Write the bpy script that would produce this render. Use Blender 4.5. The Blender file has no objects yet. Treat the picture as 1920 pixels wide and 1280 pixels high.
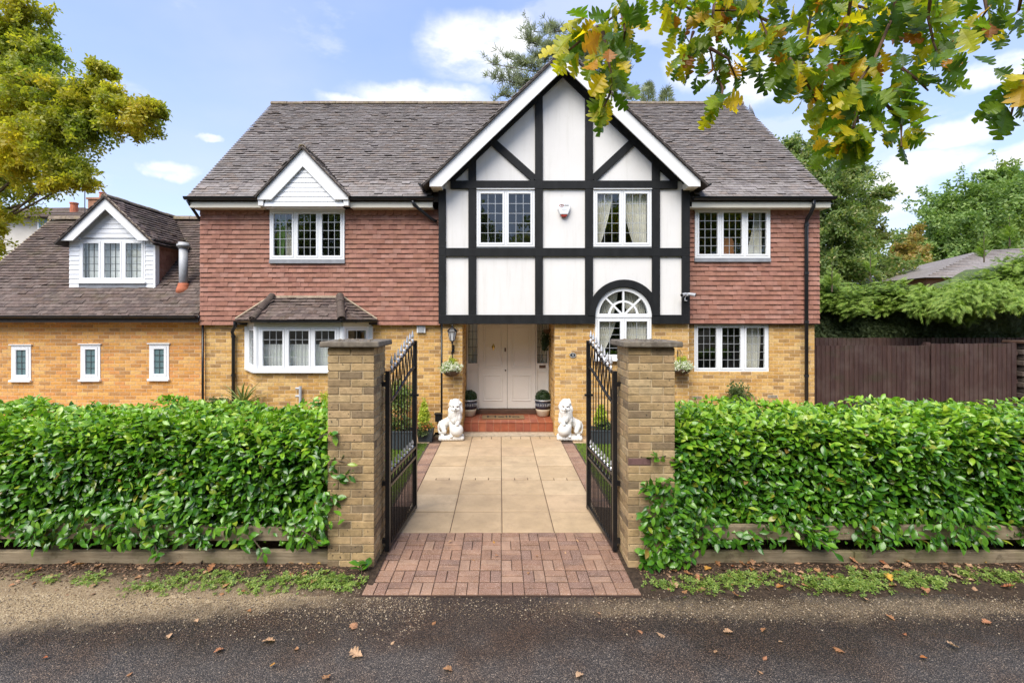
import bpy, math, random
import numpy as np
from mathutils import Matrix, Vector
R = math.radians
random.seed(7); rng = np.random.default_rng(7)
S = bpy.context.scene
COL = S.collection

# ------------------------------------------------------------------ camera
F, CX, CY, H = 886.0, 938.0, 599.0, 2.35        # focal length and principal point in photo pixels, eye height in metres
cam = bpy.data.cameras.new('camera'); camo = bpy.data.objects.new('camera', cam); COL.objects.link(camo)
camo.location = (0, 0, H); camo.rotation_euler = (R(90), 0, 0)
cam.sensor_fit = 'HORIZONTAL'; cam.sensor_width = 36.0; cam.lens = F / 1920 * 36
cam.shift_x = (960 - CX) / 1920; cam.shift_y = -(640 - CY) / 1920
cam.clip_start = 0.05; cam.clip_end = 3000
S.camera = camo
def PX(px, Y): return (px - CX) / F * Y
def PZ(py, Y): return H - (py - CY) / F * Y
def P3(px, py, Y): return Vector((PX(px, Y), Y, PZ(py, Y)))

# ------------------------------------------------------------------ exposure, sky, sun
S.view_settings.view_transform = 'Standard'; S.view_settings.look = 'None'
S.view_settings.exposure = 1.72; S.view_settings.gamma = 1.0
S.render.engine = 'CYCLES'
S.cycles.use_denoising = True
S.cycles.max_bounces = 8; S.cycles.diffuse_bounces = 3; S.cycles.glossy_bounces = 3
S.cycles.transmission_bounces = 4; S.cycles.transparent_max_bounces = 8
S.cycles.caustics_reflective = False; S.cycles.caustics_refractive = False
SUN_EL, SUN_AZ = 52.0, 206.0     # azimuth clockwise from +Y: the sun stands behind the camera, a little to its left
W = bpy.data.worlds.new('World'); S.world = W; W.use_nodes = True
def world_nodes():
    nt = W.node_tree; N = nt.nodes; L = nt.links
    N.clear()
    out = N.new('ShaderNodeOutputWorld'); bg = N.new('ShaderNodeBackground'); L.new(bg.outputs[0], out.inputs[0])
    bg.inputs['Strength'].default_value = 0.102
    sky = N.new('ShaderNodeTexSky'); sky.sky_type = 'NISHITA'; sky.sun_disc = False
    sky.sun_elevation = R(SUN_EL); sky.sun_rotation = R(SUN_AZ)
    sky.air_density = 1.0; sky.dust_density = 0.6; sky.ozone_density = 2.2; sky.altitude = 50
    tc = N.new('ShaderNodeTexCoord')
    sep = N.new('ShaderNodeSeparateXYZ'); L.new(tc.outputs['Generated'], sep.inputs[0])
    def M(op, a, b=None, c=None):
        n = N.new('ShaderNodeMath'); n.operation = op
        for i, v in enumerate((a, b, c)):
            if v is None: continue
            if isinstance(v, (int, float)): n.inputs[i].default_value = v
            else: L.new(v, n.inputs[i])
        return n.outputs[0]
    def mix(f, a, b):
        n = N.new('ShaderNodeMix'); n.data_type = 'RGBA'
        if isinstance(f, (int, float)): n.inputs[0].default_value = f
        else: L.new(f, n.inputs[0])
        for s, v in ((6, a), (7, b)):
            if isinstance(v, tuple): n.inputs[s].default_value = v
            else: L.new(v, n.inputs[s])
        return n.outputs[2]
    def ramp(v, a, b):
        n = N.new('ShaderNodeMapRange'); n.interpolation_type = 'SMOOTHSTEP'
        L.new(v, n.inputs[0]); n.inputs[1].default_value = a; n.inputs[2].default_value = b
        return n.outputs[0]
    # clouds: a flat layer seen in perspective (direction / height), thin veil plus cumulus heads
    zz = M('MAXIMUM', sep.outputs[2], 0.0); den = M('ADD', zz, 0.16)
    u = M('DIVIDE', sep.outputs[0], den); v = M('DIVIDE', sep.outputs[1], den)
    cmb = N.new('ShaderNodeCombineXYZ'); L.new(u, cmb.inputs[0]); L.new(v, cmb.inputs[1])
    def noise(scale, det, rough, vec, off):
        mp = N.new('ShaderNodeMapping'); mp.inputs['Location'].default_value = off; L.new(vec, mp.inputs[0])
        n = N.new('ShaderNodeTexNoise'); n.inputs['Scale'].default_value = scale; n.inputs['Detail'].default_value = det
        n.inputs['Roughness'].default_value = rough; L.new(mp.outputs[0], n.inputs['Vector']); return n.outputs['Fac']
    veil = ramp(noise(0.9, 5, 0.55, cmb.outputs[0], (3.1, 7.7, 0)), 0.36, 0.82)
    # cumulus: noise in direction space, stretched sideways, flat below
    mp = N.new('ShaderNodeMapping'); mp.inputs['Scale'].default_value = (1.0, 1.0, 2.3); L.new(tc.outputs['Generated'], mp.inputs[0])
    big = noise(2.4, 1.5, 0.4, mp.outputs[0], (0.35, 0.2, 1.31)); fine = noise(9.0, 6, 0.6, mp.outputs[0], (4.0, 1.0, 2.0))
    dens = M('ADD', M('MULTIPLY', big, 0.72), M('MULTIPLY', fine, 0.28))
    CL = [(0.0, 0.0, 0.0)]
    cum = ramp(dens, 0.535, 0.60)
    # a few cumulus heads of the day's sky, each at its own bearing and height
    heads = [(880, 92, 0.10, 0.050), (955, 66, 0.05, 0.03), (790, 186, 0.12, 0.026), (700, 200, 0.09, 0.015), (1330, 118, 0.06, 0.035), (1430, 150, 0.055, 0.035),
             (1800, 242, 0.055, 0.018), (1730, 305, 0.06, 0.018), (1900, 298, 0.035, 0.018), (1660, 358, 0.05, 0.03), (1860, 135, 0.05, 0.016), (320, 318, 0.028, 0.012), (375, 252, 0.02, 0.006)]
    d1 = noise(7.0, 5, 0.6, tc.outputs['Generated'], (1.0, 5.0, 9.0)); d2 = noise(7.0, 5, 0.6, tc.outputs['Generated'], (8.0, 2.0, 4.0))
    az = M('ARCTAN2', sep.outputs[0], sep.outputs[1]); el = M('ARCSINE', sep.outputs[2])
    az = M('ADD', az, M('MULTIPLY', M('SUBTRACT', d1, 0.5), 0.13)); el = M('ADD', el, M('MULTIPLY', M('SUBTRACT', d2, 0.5), 0.07))
    acc = None
    for (px, py, ra, re) in heads:
        dx, dz = (px - CX) / F, (CY - py) / F
        a0 = math.atan2(dx, 1.0); e0 = math.atan2(dz, math.hypot(dx, 1.0))
        da = M('DIVIDE', M('SUBTRACT', az, a0), ra); de = M('DIVIDE', M('SUBTRACT', el, e0), re)
        d = M('SUBTRACT', 1.0, M('ADD', M('MULTIPLY', da, da), M('MULTIPLY', de, de)))
        acc = d if acc is None else M('SMOOTH_MAX', acc, d, 0.12)
    head = M('MULTIPLY', ramp(acc, -1.1, 0.8), M('ADD', 0.25, M('MULTIPLY', ramp(fine, 0.30, 0.62), 0.85)))
    head = M('MINIMUM', head, 1.0)
    hz = ramp(sep.outputs[2], 0.75, 0.0)
    soft = mix(0.62, sky.outputs[0], mix(hz, (1.12, 1.62, 3.35, 1), (2.15, 2.42, 3.3, 1)))            # bright autumn haze, thicker towards the horizon
    c1 = mix(M('MULTIPLY', veil, 0.42), soft, (2.6, 2.75, 3.3, 1))
    c2 = mix(M('MULTIPLY', cum, 0.35), c1, (3.1, 3.2, 3.45, 1))
    c3 = mix(head, c2, (3.6, 3.62, 3.7, 1))
    L.new(c3, bg.inputs['Color'])
world_nodes()
sl = bpy.data.lights.new('sun', 'SUN'); sl.energy = 1.7; sl.angle = R(45); sl.color = (1.0, 0.94, 0.84)
so = bpy.data.objects.new('sun', sl); COL.objects.link(so)
sd = Vector((math.sin(R(SUN_AZ)) * math.cos(R(SUN_EL)), math.cos(R(SUN_AZ)) * math.cos(R(SUN_EL)), math.sin(R(SUN_EL))))
so.rotation_euler = sd.to_track_quat('Z', 'Y').to_euler(); so.location = sd * 40

# ------------------------------------------------------------------ materials
MATS = {}
class NT:
    def __init__(s, name):
        s.m = bpy.data.materials.new(name); s.m.use_nodes = True; s.nt = s.m.node_tree; s.N = s.nt.nodes; s.L = s.nt.links
        s.b = s.N['Principled BSDF']; s.out = s.N['Material Output']
        MATS[name] = s.m
    def n(s, t, **kw):
        x = s.N.new('ShaderNode' + t)
        for k, v in kw.items(): setattr(x, k, v)
        return x
    def put(s, sock, v):
        if isinstance(v, (int, float)): sock.default_value = v
        elif isinstance(v, tuple): sock.default_value = v if len(v) == 4 or len(sock.default_value) == 3 else (*v, 1)
        else: s.L.new(v, sock)
    def math(s, op, a, b=0.0, clamp=False):
        x = s.n('Math', operation=op, use_clamp=clamp); s.put(x.inputs[0], a); s.put(x.inputs[1], b); return x.outputs[0]
    def pos(s): return s.n('NewGeometry').outputs['Position']
    def noise(s, scale, detail=4, rough=0.55, vec=None, stretch=None):
        x = s.n('TexNoise'); x.inputs['Scale'].default_value = scale; x.inputs['Detail'].default_value = detail; x.inputs['Roughness'].default_value = rough
        v = vec or s.pos()
        if stretch:
            mp = s.n('Mapping'); mp.inputs['Scale'].default_value = stretch; s.L.new(v, mp.inputs[0]); v = mp.outputs[0]
        s.L.new(v, x.inputs['Vector']); return x.outputs['Fac']
    def ramp(s, fac, stops, interp='LINEAR'):
        x = s.n('ValToRGB'); cr = x.color_ramp; cr.interpolation = interp
        while len(cr.elements) < len(stops): cr.elements.new(0.5)
        for e, (p, c) in zip(cr.elements, stops): e.position = p; e.color = (*c, 1) if len(c) == 3 else c
        s.L.new(fac, x.inputs[0]); return x.outputs[0]
    def range(s, v, a, b, c=0.0, d=1.0):
        x = s.n('MapRange'); s.put(x.inputs[0], v)
        for i, q in enumerate((a, b, c, d)): x.inputs[i + 1].default_value = q
        return x.outputs[0]
    def mix(s, f, a, b, mode='MIX'):
        x = s.n('Mix', data_type='RGBA', blend_type=mode)
        s.put(x.inputs[0], f); s.put(x.inputs[6], a); s.put(x.inputs[7], b); return x.outputs[2]
    def rnd(s):
        o = s.n('ObjectInfo').outputs['Random']; i = s.n('NewGeometry').outputs['Random Per Island']
        return s.math('FRACT', s.math('ADD', o, i))
    def piece(s, cols):
        k = len(cols); return s.ramp(s.rnd(), [(i / k, c) for i, c in enumerate(cols)], 'CONSTANT')
    def bump(s, h, strength, dist=0.01):
        x = s.n('Bump'); x.inputs['Strength'].default_value = strength; x.inputs['Distance'].default_value = dist
        s.L.new(h, x.inputs['Height']); s.L.new(x.outputs[0], s.b.inputs['Normal']); return x
    def done(s, col, rough=0.8, spec=0.3, **kw):
        s.put(s.b.inputs['Base Color'], col); s.put(s.b.inputs['Roughness'], rough); s.b.inputs['Specular IOR Level'].default_value = spec
        for k, v in kw.items(): s.put(s.b.inputs[k], v)
        return s.m
def sh(c, k): return tuple(min(1, x * k) for x in c)

def m_piece(name, cols, rough=0.85, var=0.35, nscale=14, bump=0.35, bscale=90, spec=0.25, speck=None, stain=None):
    t = NT(name); c = t.piece(cols)
    nz = t.noise(nscale, 5, 0.6); c = t.mix(1.0, c, t.ramp(nz, [(0.25, (1 - var,) * 3), (0.75, (1 + var * 0.6,) * 3)]), 'MULTIPLY')
    if speck:
        f = t.range(t.noise(speck[0], 2, 0.5), speck[1], speck[1] + 0.06); c = t.mix(f, c, (*speck[2], 1))
    if stain:
        f = t.math('MULTIPLY', t.range(t.noise(stain[0], 5, 0.65), stain[1], stain[1] + 0.2), stain[3]); c = t.mix(f, c, (*stain[2], 1))
    t.bump(t.noise(bscale, 4, 0.6), bump, 0.006)
    return t.done(c, rough, spec)
def m_plain(name, col, rough=0.5, var=0.06, nscale=3, bump=0.0, bscale=120, spec=0.4, metal=0.0, dirt=None, stretch=None):
    t = NT(name); nz = t.noise(nscale, 5, 0.6, stretch=stretch)
    c = t.ramp(nz, [(0.3, sh(col, 1 - var)), (0.7, sh(col, 1 + var))])
    if dirt:
        f = t.math('MULTIPLY', t.range(t.noise(dirt[0], 6, 0.7), dirt[1], dirt[1] + 0.25), dirt[3]); c = t.mix(f, c, (*dirt[2], 1))
    if bump: t.bump(t.noise(bscale, 4, 0.6, stretch=stretch), bump, 0.005)
    return t.done(c, rough, spec, Metallic=metal)

m_piece('brick_yellow', [(0.61, 0.36, 0.115), (0.66, 0.41, 0.15), (0.54, 0.3, 0.09), (0.69, 0.455, 0.18), (0.63, 0.375, 0.12), (0.44, 0.255, 0.09), (0.64, 0.39, 0.13), (0.57, 0.325, 0.1), (0.37, 0.22, 0.09), (0.67, 0.425, 0.16)],
        var=0.3, nscale=22, bump=0.4, speck=(55, 0.66, (.13, .085, .05)), stain=(1.1, .55, (.62, .46, .27), .35))
m_piece('brick_orange', [(0.68, 0.34, 0.09), (0.72, 0.385, 0.115), (0.61, 0.29, 0.075), (0.74, 0.43, 0.145), (0.53, 0.255, 0.08), (0.69, 0.355, 0.105), (0.64, 0.31, 0.085), (0.72, 0.39, 0.135), (0.47, 0.24, 0.085), (0.66, 0.3, 0.095)],
        var=0.3, nscale=22, bump=0.4, speck=(55, 0.68, (.16, .09, .05)), stain=(1.1, .55, (.62, .44, .25), .3))
m_piece('brick_pillar', [(0.43, 0.3, 0.15), (0.48, 0.345, 0.18), (0.38, 0.26, 0.13), (0.51, 0.375, 0.205), (0.31, 0.215, 0.115), (0.46, 0.32, 0.16), (0.47, 0.33, 0.175), (0.39, 0.275, 0.14), (0.25, 0.18, 0.105), (0.44, 0.3, 0.16)],
        var=0.35, nscale=18, bump=0.7, bscale=70, speck=(38, 0.66, (.06, .048, .035)))
m_plain('mortar', (.68, .52, .33), .95, .12, 6, .5, 200)
m_plain('mortar_pillar', (.50, .39, .24), .95, .15, 6, .6, 160, dirt=(3, .55, (.28, .23, .14), .5))
m_piece('brick_purple', [(.17, .095, .085), (.20, .11, .095)], bump=.6, bscale=70)
m_piece('tile_red', [(0.335, 0.16, 0.112), (0.355, 0.17, 0.122), (0.315, 0.148, 0.102), (0.365, 0.18, 0.132), (0.33, 0.155, 0.112), (0.3, 0.138, 0.1), (0.345, 0.165, 0.116), (0.375, 0.195, 0.147), (0.335, 0.16, 0.117), (0.315, 0.145, 0.1)],
        var=0.3, nscale=9, bump=0.25, bscale=60, stain=(.9, .5, (.36, .19, .13), .5), rough=.75)
m_piece('tile_roof', [(0.235, 0.205, 0.185), (0.25, 0.22, 0.2), (0.22, 0.19, 0.17), (0.265, 0.235, 0.215), (0.235, 0.195, 0.17), (0.175, 0.15, 0.138), (0.25, 0.215, 0.198), (0.24, 0.195, 0.165), (0.26, 0.23, 0.212), (0.2, 0.175, 0.16)],
        var=0.4, nscale=16, bump=0.5, bscale=70, speck=(30, .68, (.34, .33, .30)), stain=(1.6, .52, (.33, .30, .29), .5), rough=.7, spec=.35)
m_piece('tile_roof_dark', [(0.132, 0.099, 0.083), (0.155, 0.112, 0.094), (0.113, 0.083, 0.073), (0.172, 0.129, 0.110), (0.124, 0.087, 0.069), (0.101, 0.076, 0.066), (0.144, 0.103, 0.088), (0.161, 0.123, 0.105)],
        var=0.45, nscale=14, bump=0.6, bscale=60, speck=(36, .70, (.36, .34, .30)), stain=(2.2, .53, (.10, .088, .045), .6), rough=.8)
m_plain('ridge_moss', (.21, .165, .125), .95, .4, 12, .8, 60, dirt=(7, .46, (.24, .20, .06), .5))
m_plain('hip_dark', (.085, .062, .05), .9, .4, 14, .8, 60, dirt=(9, .5, (.16, .13, .09), .6))
m_plain('verge_mortar', (.42, .34, .24), .95, .25, 14, .6, 60, dirt=(12, .52, (.13, .10, .07), .7))
m_plain('under_roof', (.06, .05, .045), .95, .2, 10)
m_plain('white_paint', (.80, .80, .79), .38, .03, 2, .05, 60, dirt=(2.5, .62, (.62, .60, .55), .25))
m_plain('upvc', (.82, .83, .84), .28, .02, 2, spec=.5)
m_plain('cream_paint', (.70, .66, .55), .5, .05, 2, dirt=(2, .55, (.50, .46, .36), .4))
def m_plaster():
    t = NT('plaster'); c = t.ramp(t.noise(1.3, 5, .6), [(.3, (.74, .72, .69)), (.7, (.79, .77, .74))])
    c = t.mix(t.math('MULTIPLY', t.range(t.noise(2.2, 6, .7, stretch=(3.5, 3.5, .3)), .52, .74), .5), c, (.62, .60, .55, 1))
    c = t.mix(t.math('MULTIPLY', t.range(t.noise(11, 5, .7), .62, .72), .3), c, (.55, .53, .49, 1))
    t.bump(t.noise(140, 4, .6), .4, .004); t.done(c, .9, .2)
m_plaster()
m_plain('black_timber', (.011, .0115, .012), .6, .4, 7, .9, 40, stretch=(1, 1, .25), spec=.25, dirt=(9, .60, (.05, .048, .045), .6))
m_plain('black_plastic', (.016, .017, .019), .28, .15, 5, dirt=(4, .6, (.05, .05, .05), .4))
m_plain('lead', (.26, .27, .29), .55, .2, 9, .2, 50, dirt=(6, .55, (.42, .43, .44), .5))
m_plain('came', (.55, .56, .57), .35, .1, 9, metal=.5)
m_plain('came_dark', (.10, .11, .11), .45, .1, 9, metal=.3)
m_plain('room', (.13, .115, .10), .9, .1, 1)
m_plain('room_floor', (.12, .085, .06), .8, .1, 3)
m_plain('door_paint', (.76, .71, .64), .4, .03, 1.2, dirt=(1.5, .55, (.68, .60, .53), .4))
m_plain('brass', (.62, .42, .12), .25, .1, 20, metal=1.0)
m_plain('brown_wood', (.10, .055, .035), .5, .3, 10, stretch=(1, 1, 1))
m_plain('dark_metal', (.012, .012, .014), .35, .2, 20)
m_plain('iron', (.011, .011, .012), .33, .3, 30, .15, 90)
m_plain('silver_paint', (.55, .55, .56), .35, .15, 40, metal=.6)
m_plain('glass_milk', (.55, .56, .56), .15, .1, 10)
m_plain('stone_cap', (.15, .125, .095), .95, .4, 12, .8, 50, dirt=(14, .52, (.30, .27, .22), .7))
m_plain('lion_stone', (.74, .72, .68), .75, .06, 8, .5, 55, dirt=(13, .53, (.40, .37, .30), .7))
m_plain('pot_navy', (.035, .04, .06), .3, .2, 8)
m_plain('pot_cream', (.50, .42, .30), .6, .15, 8)
m_plain('planter_grey', (.045, .055, .062), .6, .15, 10)
m_plain('galvanised', (.42, .43, .44), .4, .15, 8, metal=.4)
m_plain('terracotta', (.45, .14, .07), .8, .15, 8)
m_plain('wicker', (.10, .06, .035), .9, .4, 40, .8, 90)
m_plain('red_plastic', (.30, .03, .02), .3, .1, 8)
m_plain('grey_plastic', (.45, .46, .48), .4, .1, 8)
m_plain('doormat', (.22, .14, .07), 1.0, .3, 60, .8, 200)
m_plain('ink', (.015, .013, .012), .8, .1, 30)
m_plain('pale_ink', (.62, .63, .62), .6, .05, 30)
m_plain('red_ink', (.45, .10, .08), .6, .05, 30)
m_plain('bark', (.10, .075, .05), .95, .4, 9, 1.0, 30, stretch=(1, 1, .3))
m_plain('twig', (.12, .07, .045), .9, .3, 30)
m_plain('soil', (.06, .042, .03), 1.0, .4, 14, 1.0, 50)
m_plain('linen', (.78, .75, .66), .9, .08, 3, .2, 150)
m_plain('net_curtain', (.82, .83, .80), .9, .05, 3)
m_plain('green_curtain', (.22, .36, .13), .9, .15, 6)
m_plain('chair_back', (.50, .22, .09), .6, .1, 5)
m_plain('grey_render', (.62, .58, .52), .9, .08, 2)
m_plain('far_brick', (.40, .20, .12), .9, .25, 20, .4, 60)
m_plain('wire', (.08, .07, .07), .6, .1, 10)

def m_fence():
    t = NT('fence_stain'); c = t.piece([(.062, .034, .028), (.07, .039, .032), (.055, .03, .026), (.076, .043, .035), (.064, .036, .03)])
    g = t.noise(7, 6, .7, stretch=(6, 6, .4)); c = t.mix(1.0, c, t.ramp(g, [(.3, (.65,) * 3), (.7, (1.3,) * 3)]), 'MULTIPLY')
    c = t.mix(t.math('MULTIPLY', t.range(t.noise(2.1, 5, .6), .48, .72), .5), c, (.125, .095, .08, 1))
    c = t.mix(t.math('MULTIPLY', t.range(t.noise(1.3, 5, .6, stretch=(1, 1, 2.5)), .56, .7), .5), c, (.05, .048, .025, 1))
    c = t.mix(t.range(t.noise(16, 2, .5, stretch=(1, 1, .8)), .74, .80), c, (.02, .012, .01, 1))
    t.bump(g, .5, .005); t.done(c, .75, .25)
m_fence()
def m_rail():
    t = NT('rail_wood'); g = t.noise(5, 6, .7, stretch=(.6, 6, 7))
    c = t.ramp(g, [(.25, (.15, .115, .075)), (.5, (.26, .205, .135)), (.75, (.34, .28, .19))])
    c = t.mix(t.math('MULTIPLY', t.range(t.noise(2.4, 5, .6), .5, .7), .7), c, (.10, .11, .03, 1))
    c = t.mix(t.math('MULTIPLY', t.range(t.noise(9, 5, .7), .58, .7), .6), c, (.07, .052, .035, 1))
    t.bump(g, .7, .006); t.done(c, .85, .2)
m_rail()
def m_paver():
    t = NT('paver'); c = t.piece([(.27, .155, .098), (.30, .175, .113), (.25, .14, .088), (.31, .19, .125), (.23, .13, .088), (.28, .165, .108), (.21, .125, .09)])
    c = t.mix(1.0, c, t.ramp(t.noise(5, 5, .65), [(.3, (.72,) * 3), (.7, (1.2,) * 3)]), 'MULTIPLY')
    c = t.mix(t.range(t.noise(170, 2, .5), .56, .66), c, (.50, .36, .29, 1))
    c = t.mix(t.math('MULTIPLY', t.range(t.noise(2.7, 5, .7), .56, .72), .6), c, (.11, .075, .06, 1))
    t.bump(t.noise(170, 3, .6), .5, .004); t.done(c, .8, .3)
m_paver()
def m_slab():
    t = NT('slab'); c = t.piece([(.48, .35, .21), (.51, .38, .235), (.45, .325, .195), (.53, .395, .245), (.49, .355, .22)])
    c = t.mix(1.0, c, t.ramp(t.noise(3.2, 6, .65), [(.3, (.80,) * 3), (.7, (1.1,) * 3)]), 'MULTIPLY')
    c = t.mix(t.math('MULTIPLY', t.range(t.noise(26, 4, .7), .56, .66), .35), c, (.30, .20, .12, 1))
    c = t.mix(t.math('MULTIPLY', t.range(t.noise(2.0, 6, .7), .54, .74), .7), c, (.27, .19, .12, 1))
    t.bump(t.noise(60, 4, .6), .3, .004); t.done(c, t.range(t.noise(2.0, 4, .5), .3, .7, .5, .75), .35)
m_slab()
m_piece('quarry_tile', [(.33, .095, .045), (.36, .11, .053), (.30, .083, .04), (.34, .105, .055), (.28, .08, .045)], rough=.45, var=.25, nscale=10, bump=.15, stain=(3, .55, (.25, .08, .045), .5), spec=.4)
m_plain('grout', (.58, .36, .24), .9, .15, 8)
m_plain('sand_joint', (.05, .03, .022), 1.0, .4, 12, .6, 120)
m_plain('slab_joint', (.075, .046, .03), 1.0, .4, 12, .6, 120)

def m_asphalt():
    t = NT('asphalt'); p = t.pos(); sx = t.n('SeparateXYZ'); t.L.new(p, sx.inputs[0])
    n1 = t.noise(95, 3, .7); vor = t.n('TexVoronoi'); vor.inputs['Scale'].default_value = 125; t.L.new(p, vor.inputs['Vector'])
    sc_ = t.n('SeparateColor'); t.L.new(vor.outputs['Color'], sc_.inputs[0])
    base = t.ramp(sc_.outputs[0], [(0, (.055, .049, .045)), (.35, (.095, .084, .078)), (.65, (.135, .12, .112)), (.85, (.19, .17, .155)), (.96, (.27, .235, .20)), (1, (.38, .33, .28))])
    base = t.mix(1.0, base, t.ramp(n1, [(.3, (.66, .60, .53)), (.7, (1.45, 1.32, 1.18))]), 'MULTIPLY')
    base = t.mix(t.range(vor.outputs['Distance'], .35, .62), base, (.035, .031, .029, 1))
    # damp dark band along the road edge, drier towards the middle of the road
    yb = t.math('ADD', sx.outputs[1], t.math('MULTIPLY', t.math('SUBTRACT', t.noise(1.4, 5, .6), .5), 1.5))
    damp = t.math('MULTIPLY', t.range(yb, 3.15, 3.55), t.range(yb, 4.6, 4.0))
    base = t.mix(damp, base, t.mix(1.0, base, (.62, .53, .46, 1), 'MULTIPLY'))
    brown = t.math('MULTIPLY', t.range(t.noise(2.2, 5, .65), .46, .62), .5)
    base = t.mix(brown, base, t.mix(1.0, base, (1.25, .98, .78, 1), 'MULTIPLY'))
    # washed-down grit: a tongue of sand from the verge on one side, thin drifts elsewhere
    edge = t.math('ADD', sx.outputs[1], t.math('ADD', t.math('MULTIPLY', t.math('SUBTRACT', t.noise(2.6, 6, .75), .5), .5), t.math('MULTIPLY', t.math('SUBTRACT', t.noise(19, 5, .75), .5), .3)))
    lim = t.range(sx.outputs[0], -4.6, -1.2, 3.48, 3.98)
    grit = t.range(t.math('SUBTRACT', edge, lim), -.08, .20)
    grit = t.math('MULTIPLY', grit, t.range(sx.outputs[0], -.9, -1.6))
    g2 = t.math('MULTIPLY', t.range(edge, 3.72, 3.86), t.range(edge, 4.05, 3.9)); g2 = t.math('MULTIPLY', g2, t.range(sx.outputs[0], .3, 1.0))
    fine = t.range(t.noise(110, 3, .6), .34, .56)
    gcol = t.ramp(sc_.outputs[1], [(0, (.20, .135, .07)), (.4, (.36, .26, .145)), (.75, (.46, .345, .20)), (1, (.62, .50, .33))])
    g = t.math('MAXIMUM', t.math('MULTIPLY', grit, .95), t.math('MULTIPLY', t.math('MULTIPLY', g2, fine), .45))
    base = t.mix(g, base, gcol)
    h = t.math('ADD', t.math('MULTIPLY', n1, .5), vor.outputs['Distance'])
    t.bump(h, .9, .006)
    ro = t.math('ADD', t.range(damp, 0, 1, .62, .42), t.math('MULTIPLY', g, .3))
    t.done(base, ro, .4)
m_asphalt()
def m_verge():
    t = NT('verge_soil'); p = t.pos(); sx = t.n('SeparateXYZ'); t.L.new(p, sx.inputs[0])
    c = t.ramp(t.noise(28, 5, .7), [(.3, (.026, .018, .013)), (.55, (.065, .044, .029)), (.75, (.14, .095, .06))])
    edge = t.math('ADD', sx.outputs[1], t.math('MULTIPLY', t.math('SUBTRACT', t.noise(3.2, 6, .7), .5), .5))
    lim = t.range(sx.outputs[0], -4.6, -1.4, 4.40, 4.14)
    grit = t.math('MULTIPLY', t.range(t.math('SUBTRACT', lim, edge), -.1, .2), t.range(sx.outputs[0], -1.2, -1.9))
    gcol = t.ramp(t.noise(95, 3, .7), [(.25, (.15, .10, .055)), (.5, (.33, .24, .14)), (.72, (.53, .42, .28))])
    c = t.mix(t.math('MULTIPLY', grit, .85), c, gcol)
    t.bump(t.noise(60, 5, .7), 1.0, .015); t.done(c, .95, .2)
m_verge()
m_plain('earth', (.09, .075, .045), 1.0, .4, 3, .6, 30)

def m_leaf(name, stops, rough=.45, trans=.35, tint=None, tscale=.35, spec=.45, patch=None):
    t = NT(name); c = t.ramp(t.rnd(), stops)
    if tint:
        f = t.range(t.noise(tscale, 3, .5), tint[0], tint[0] + .2); c = t.mix(t.math('MULTIPLY', f, tint[2]), c, t.ramp(t.rnd(), tint[1]))
    if patch: c = t.mix(1.0, c, t.ramp(t.noise(patch, 4, .6), [(.3, (.7,) * 3), (.7, (1.25,) * 3)]), 'MULTIPLY')
    t.done(c, rough, spec)
    tr = t.n('BsdfTranslucent'); t.put(tr.inputs[0], t.mix(1.0, c, (1.5, 1.6, .7, 1), 'MULTIPLY'))
    mx = t.n('MixShader'); mx.inputs[0].default_value = trans
    t.L.new(t.b.outputs[0], mx.inputs[1]); t.L.new(tr.outputs[0], mx.inputs[2]); t.L.new(mx.outputs[0], t.out.inputs[0])
m_leaf('laurel_leaf', [(0, (.03, .11, .008)), (.35, (.055, .17, .011)), (.7, (.10, .25, .017)), (.95, (.16, .33, .028)), (.985, (.28, .33, .03)), (1, (.26, .15, .04))], rough=.26, trans=.2, spec=.55, patch=18)
m_leaf('laurel_young_lit', [(0, (.13, .29, .016)), (.4, (.20, .39, .022)), (.8, (.30, .48, .04)), (1, (.40, .50, .06))], rough=.26, trans=.25, spec=.55, patch=18)  # young top growth, with light from above painted into its paler green
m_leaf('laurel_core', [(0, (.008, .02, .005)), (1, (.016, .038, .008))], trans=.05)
m_leaf('oak_leaf', [(0, (.05, .11, .012)), (.3, (.10, .19, .014)), (.6, (.20, .30, .018)), (.74, (.46, .46, .02)), (.92, (.76, .56, .02)), (.97, (.50, .20, .025)), (1, (.26, .09, .02))], rough=.42, trans=.5, patch=22)
m_leaf('tree_leaf', [(0, (.15, .21, .03)), (.5, (.25, .31, .045)), (1, (.38, .41, .06))], trans=.5, tint=(.37, [(0, (.40, .38, .03)), (.6, (.60, .50, .05)), (1, (.62, .44, .06))], .85), tscale=.45)
m_leaf('sycamore_leaf', [(0, (.10, .16, .045)), (.5, (.18, .26, .07)), (.85, (.30, .36, .12)), (1, (.42, .38, .17))], trans=.42, tint=(.56, [(0, (.17, .15, .04)), (1, (.30, .24, .09))], .6), tscale=.45)
m_leaf('round_leaf', [(0, (.11, .19, .045)), (.5, (.18, .28, .065)), (1, (.30, .40, .11))], trans=.35, tint=(.55, [(0, (.24, .24, .05)), (1, (.36, .32, .06))], .6), tscale=.3)
m_leaf('yellow_leaf', [(0, (.22, .20, .05)), (.6, (.36, .30, .08)), (1, (.42, .24, .08))], trans=.4)
m_leaf('pine_needle', [(0, (.17, .20, .12)), (.6, (.26, .29, .18)), (1, (.38, .40, .26))], trans=.3, rough=.6)
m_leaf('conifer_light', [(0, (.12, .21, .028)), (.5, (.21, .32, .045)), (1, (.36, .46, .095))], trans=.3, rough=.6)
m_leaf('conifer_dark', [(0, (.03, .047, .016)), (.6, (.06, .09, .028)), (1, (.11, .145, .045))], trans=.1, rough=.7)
m_leaf('box_leaf', [(0, (.02, .045, .015)), (1, (.05, .09, .03))], trans=.15)
m_leaf('spike_leaf', [(0, (.10, .15, .035)), (.7, (.22, .27, .08)), (1, (.34, .36, .14))], trans=.2, rough=.4)
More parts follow.
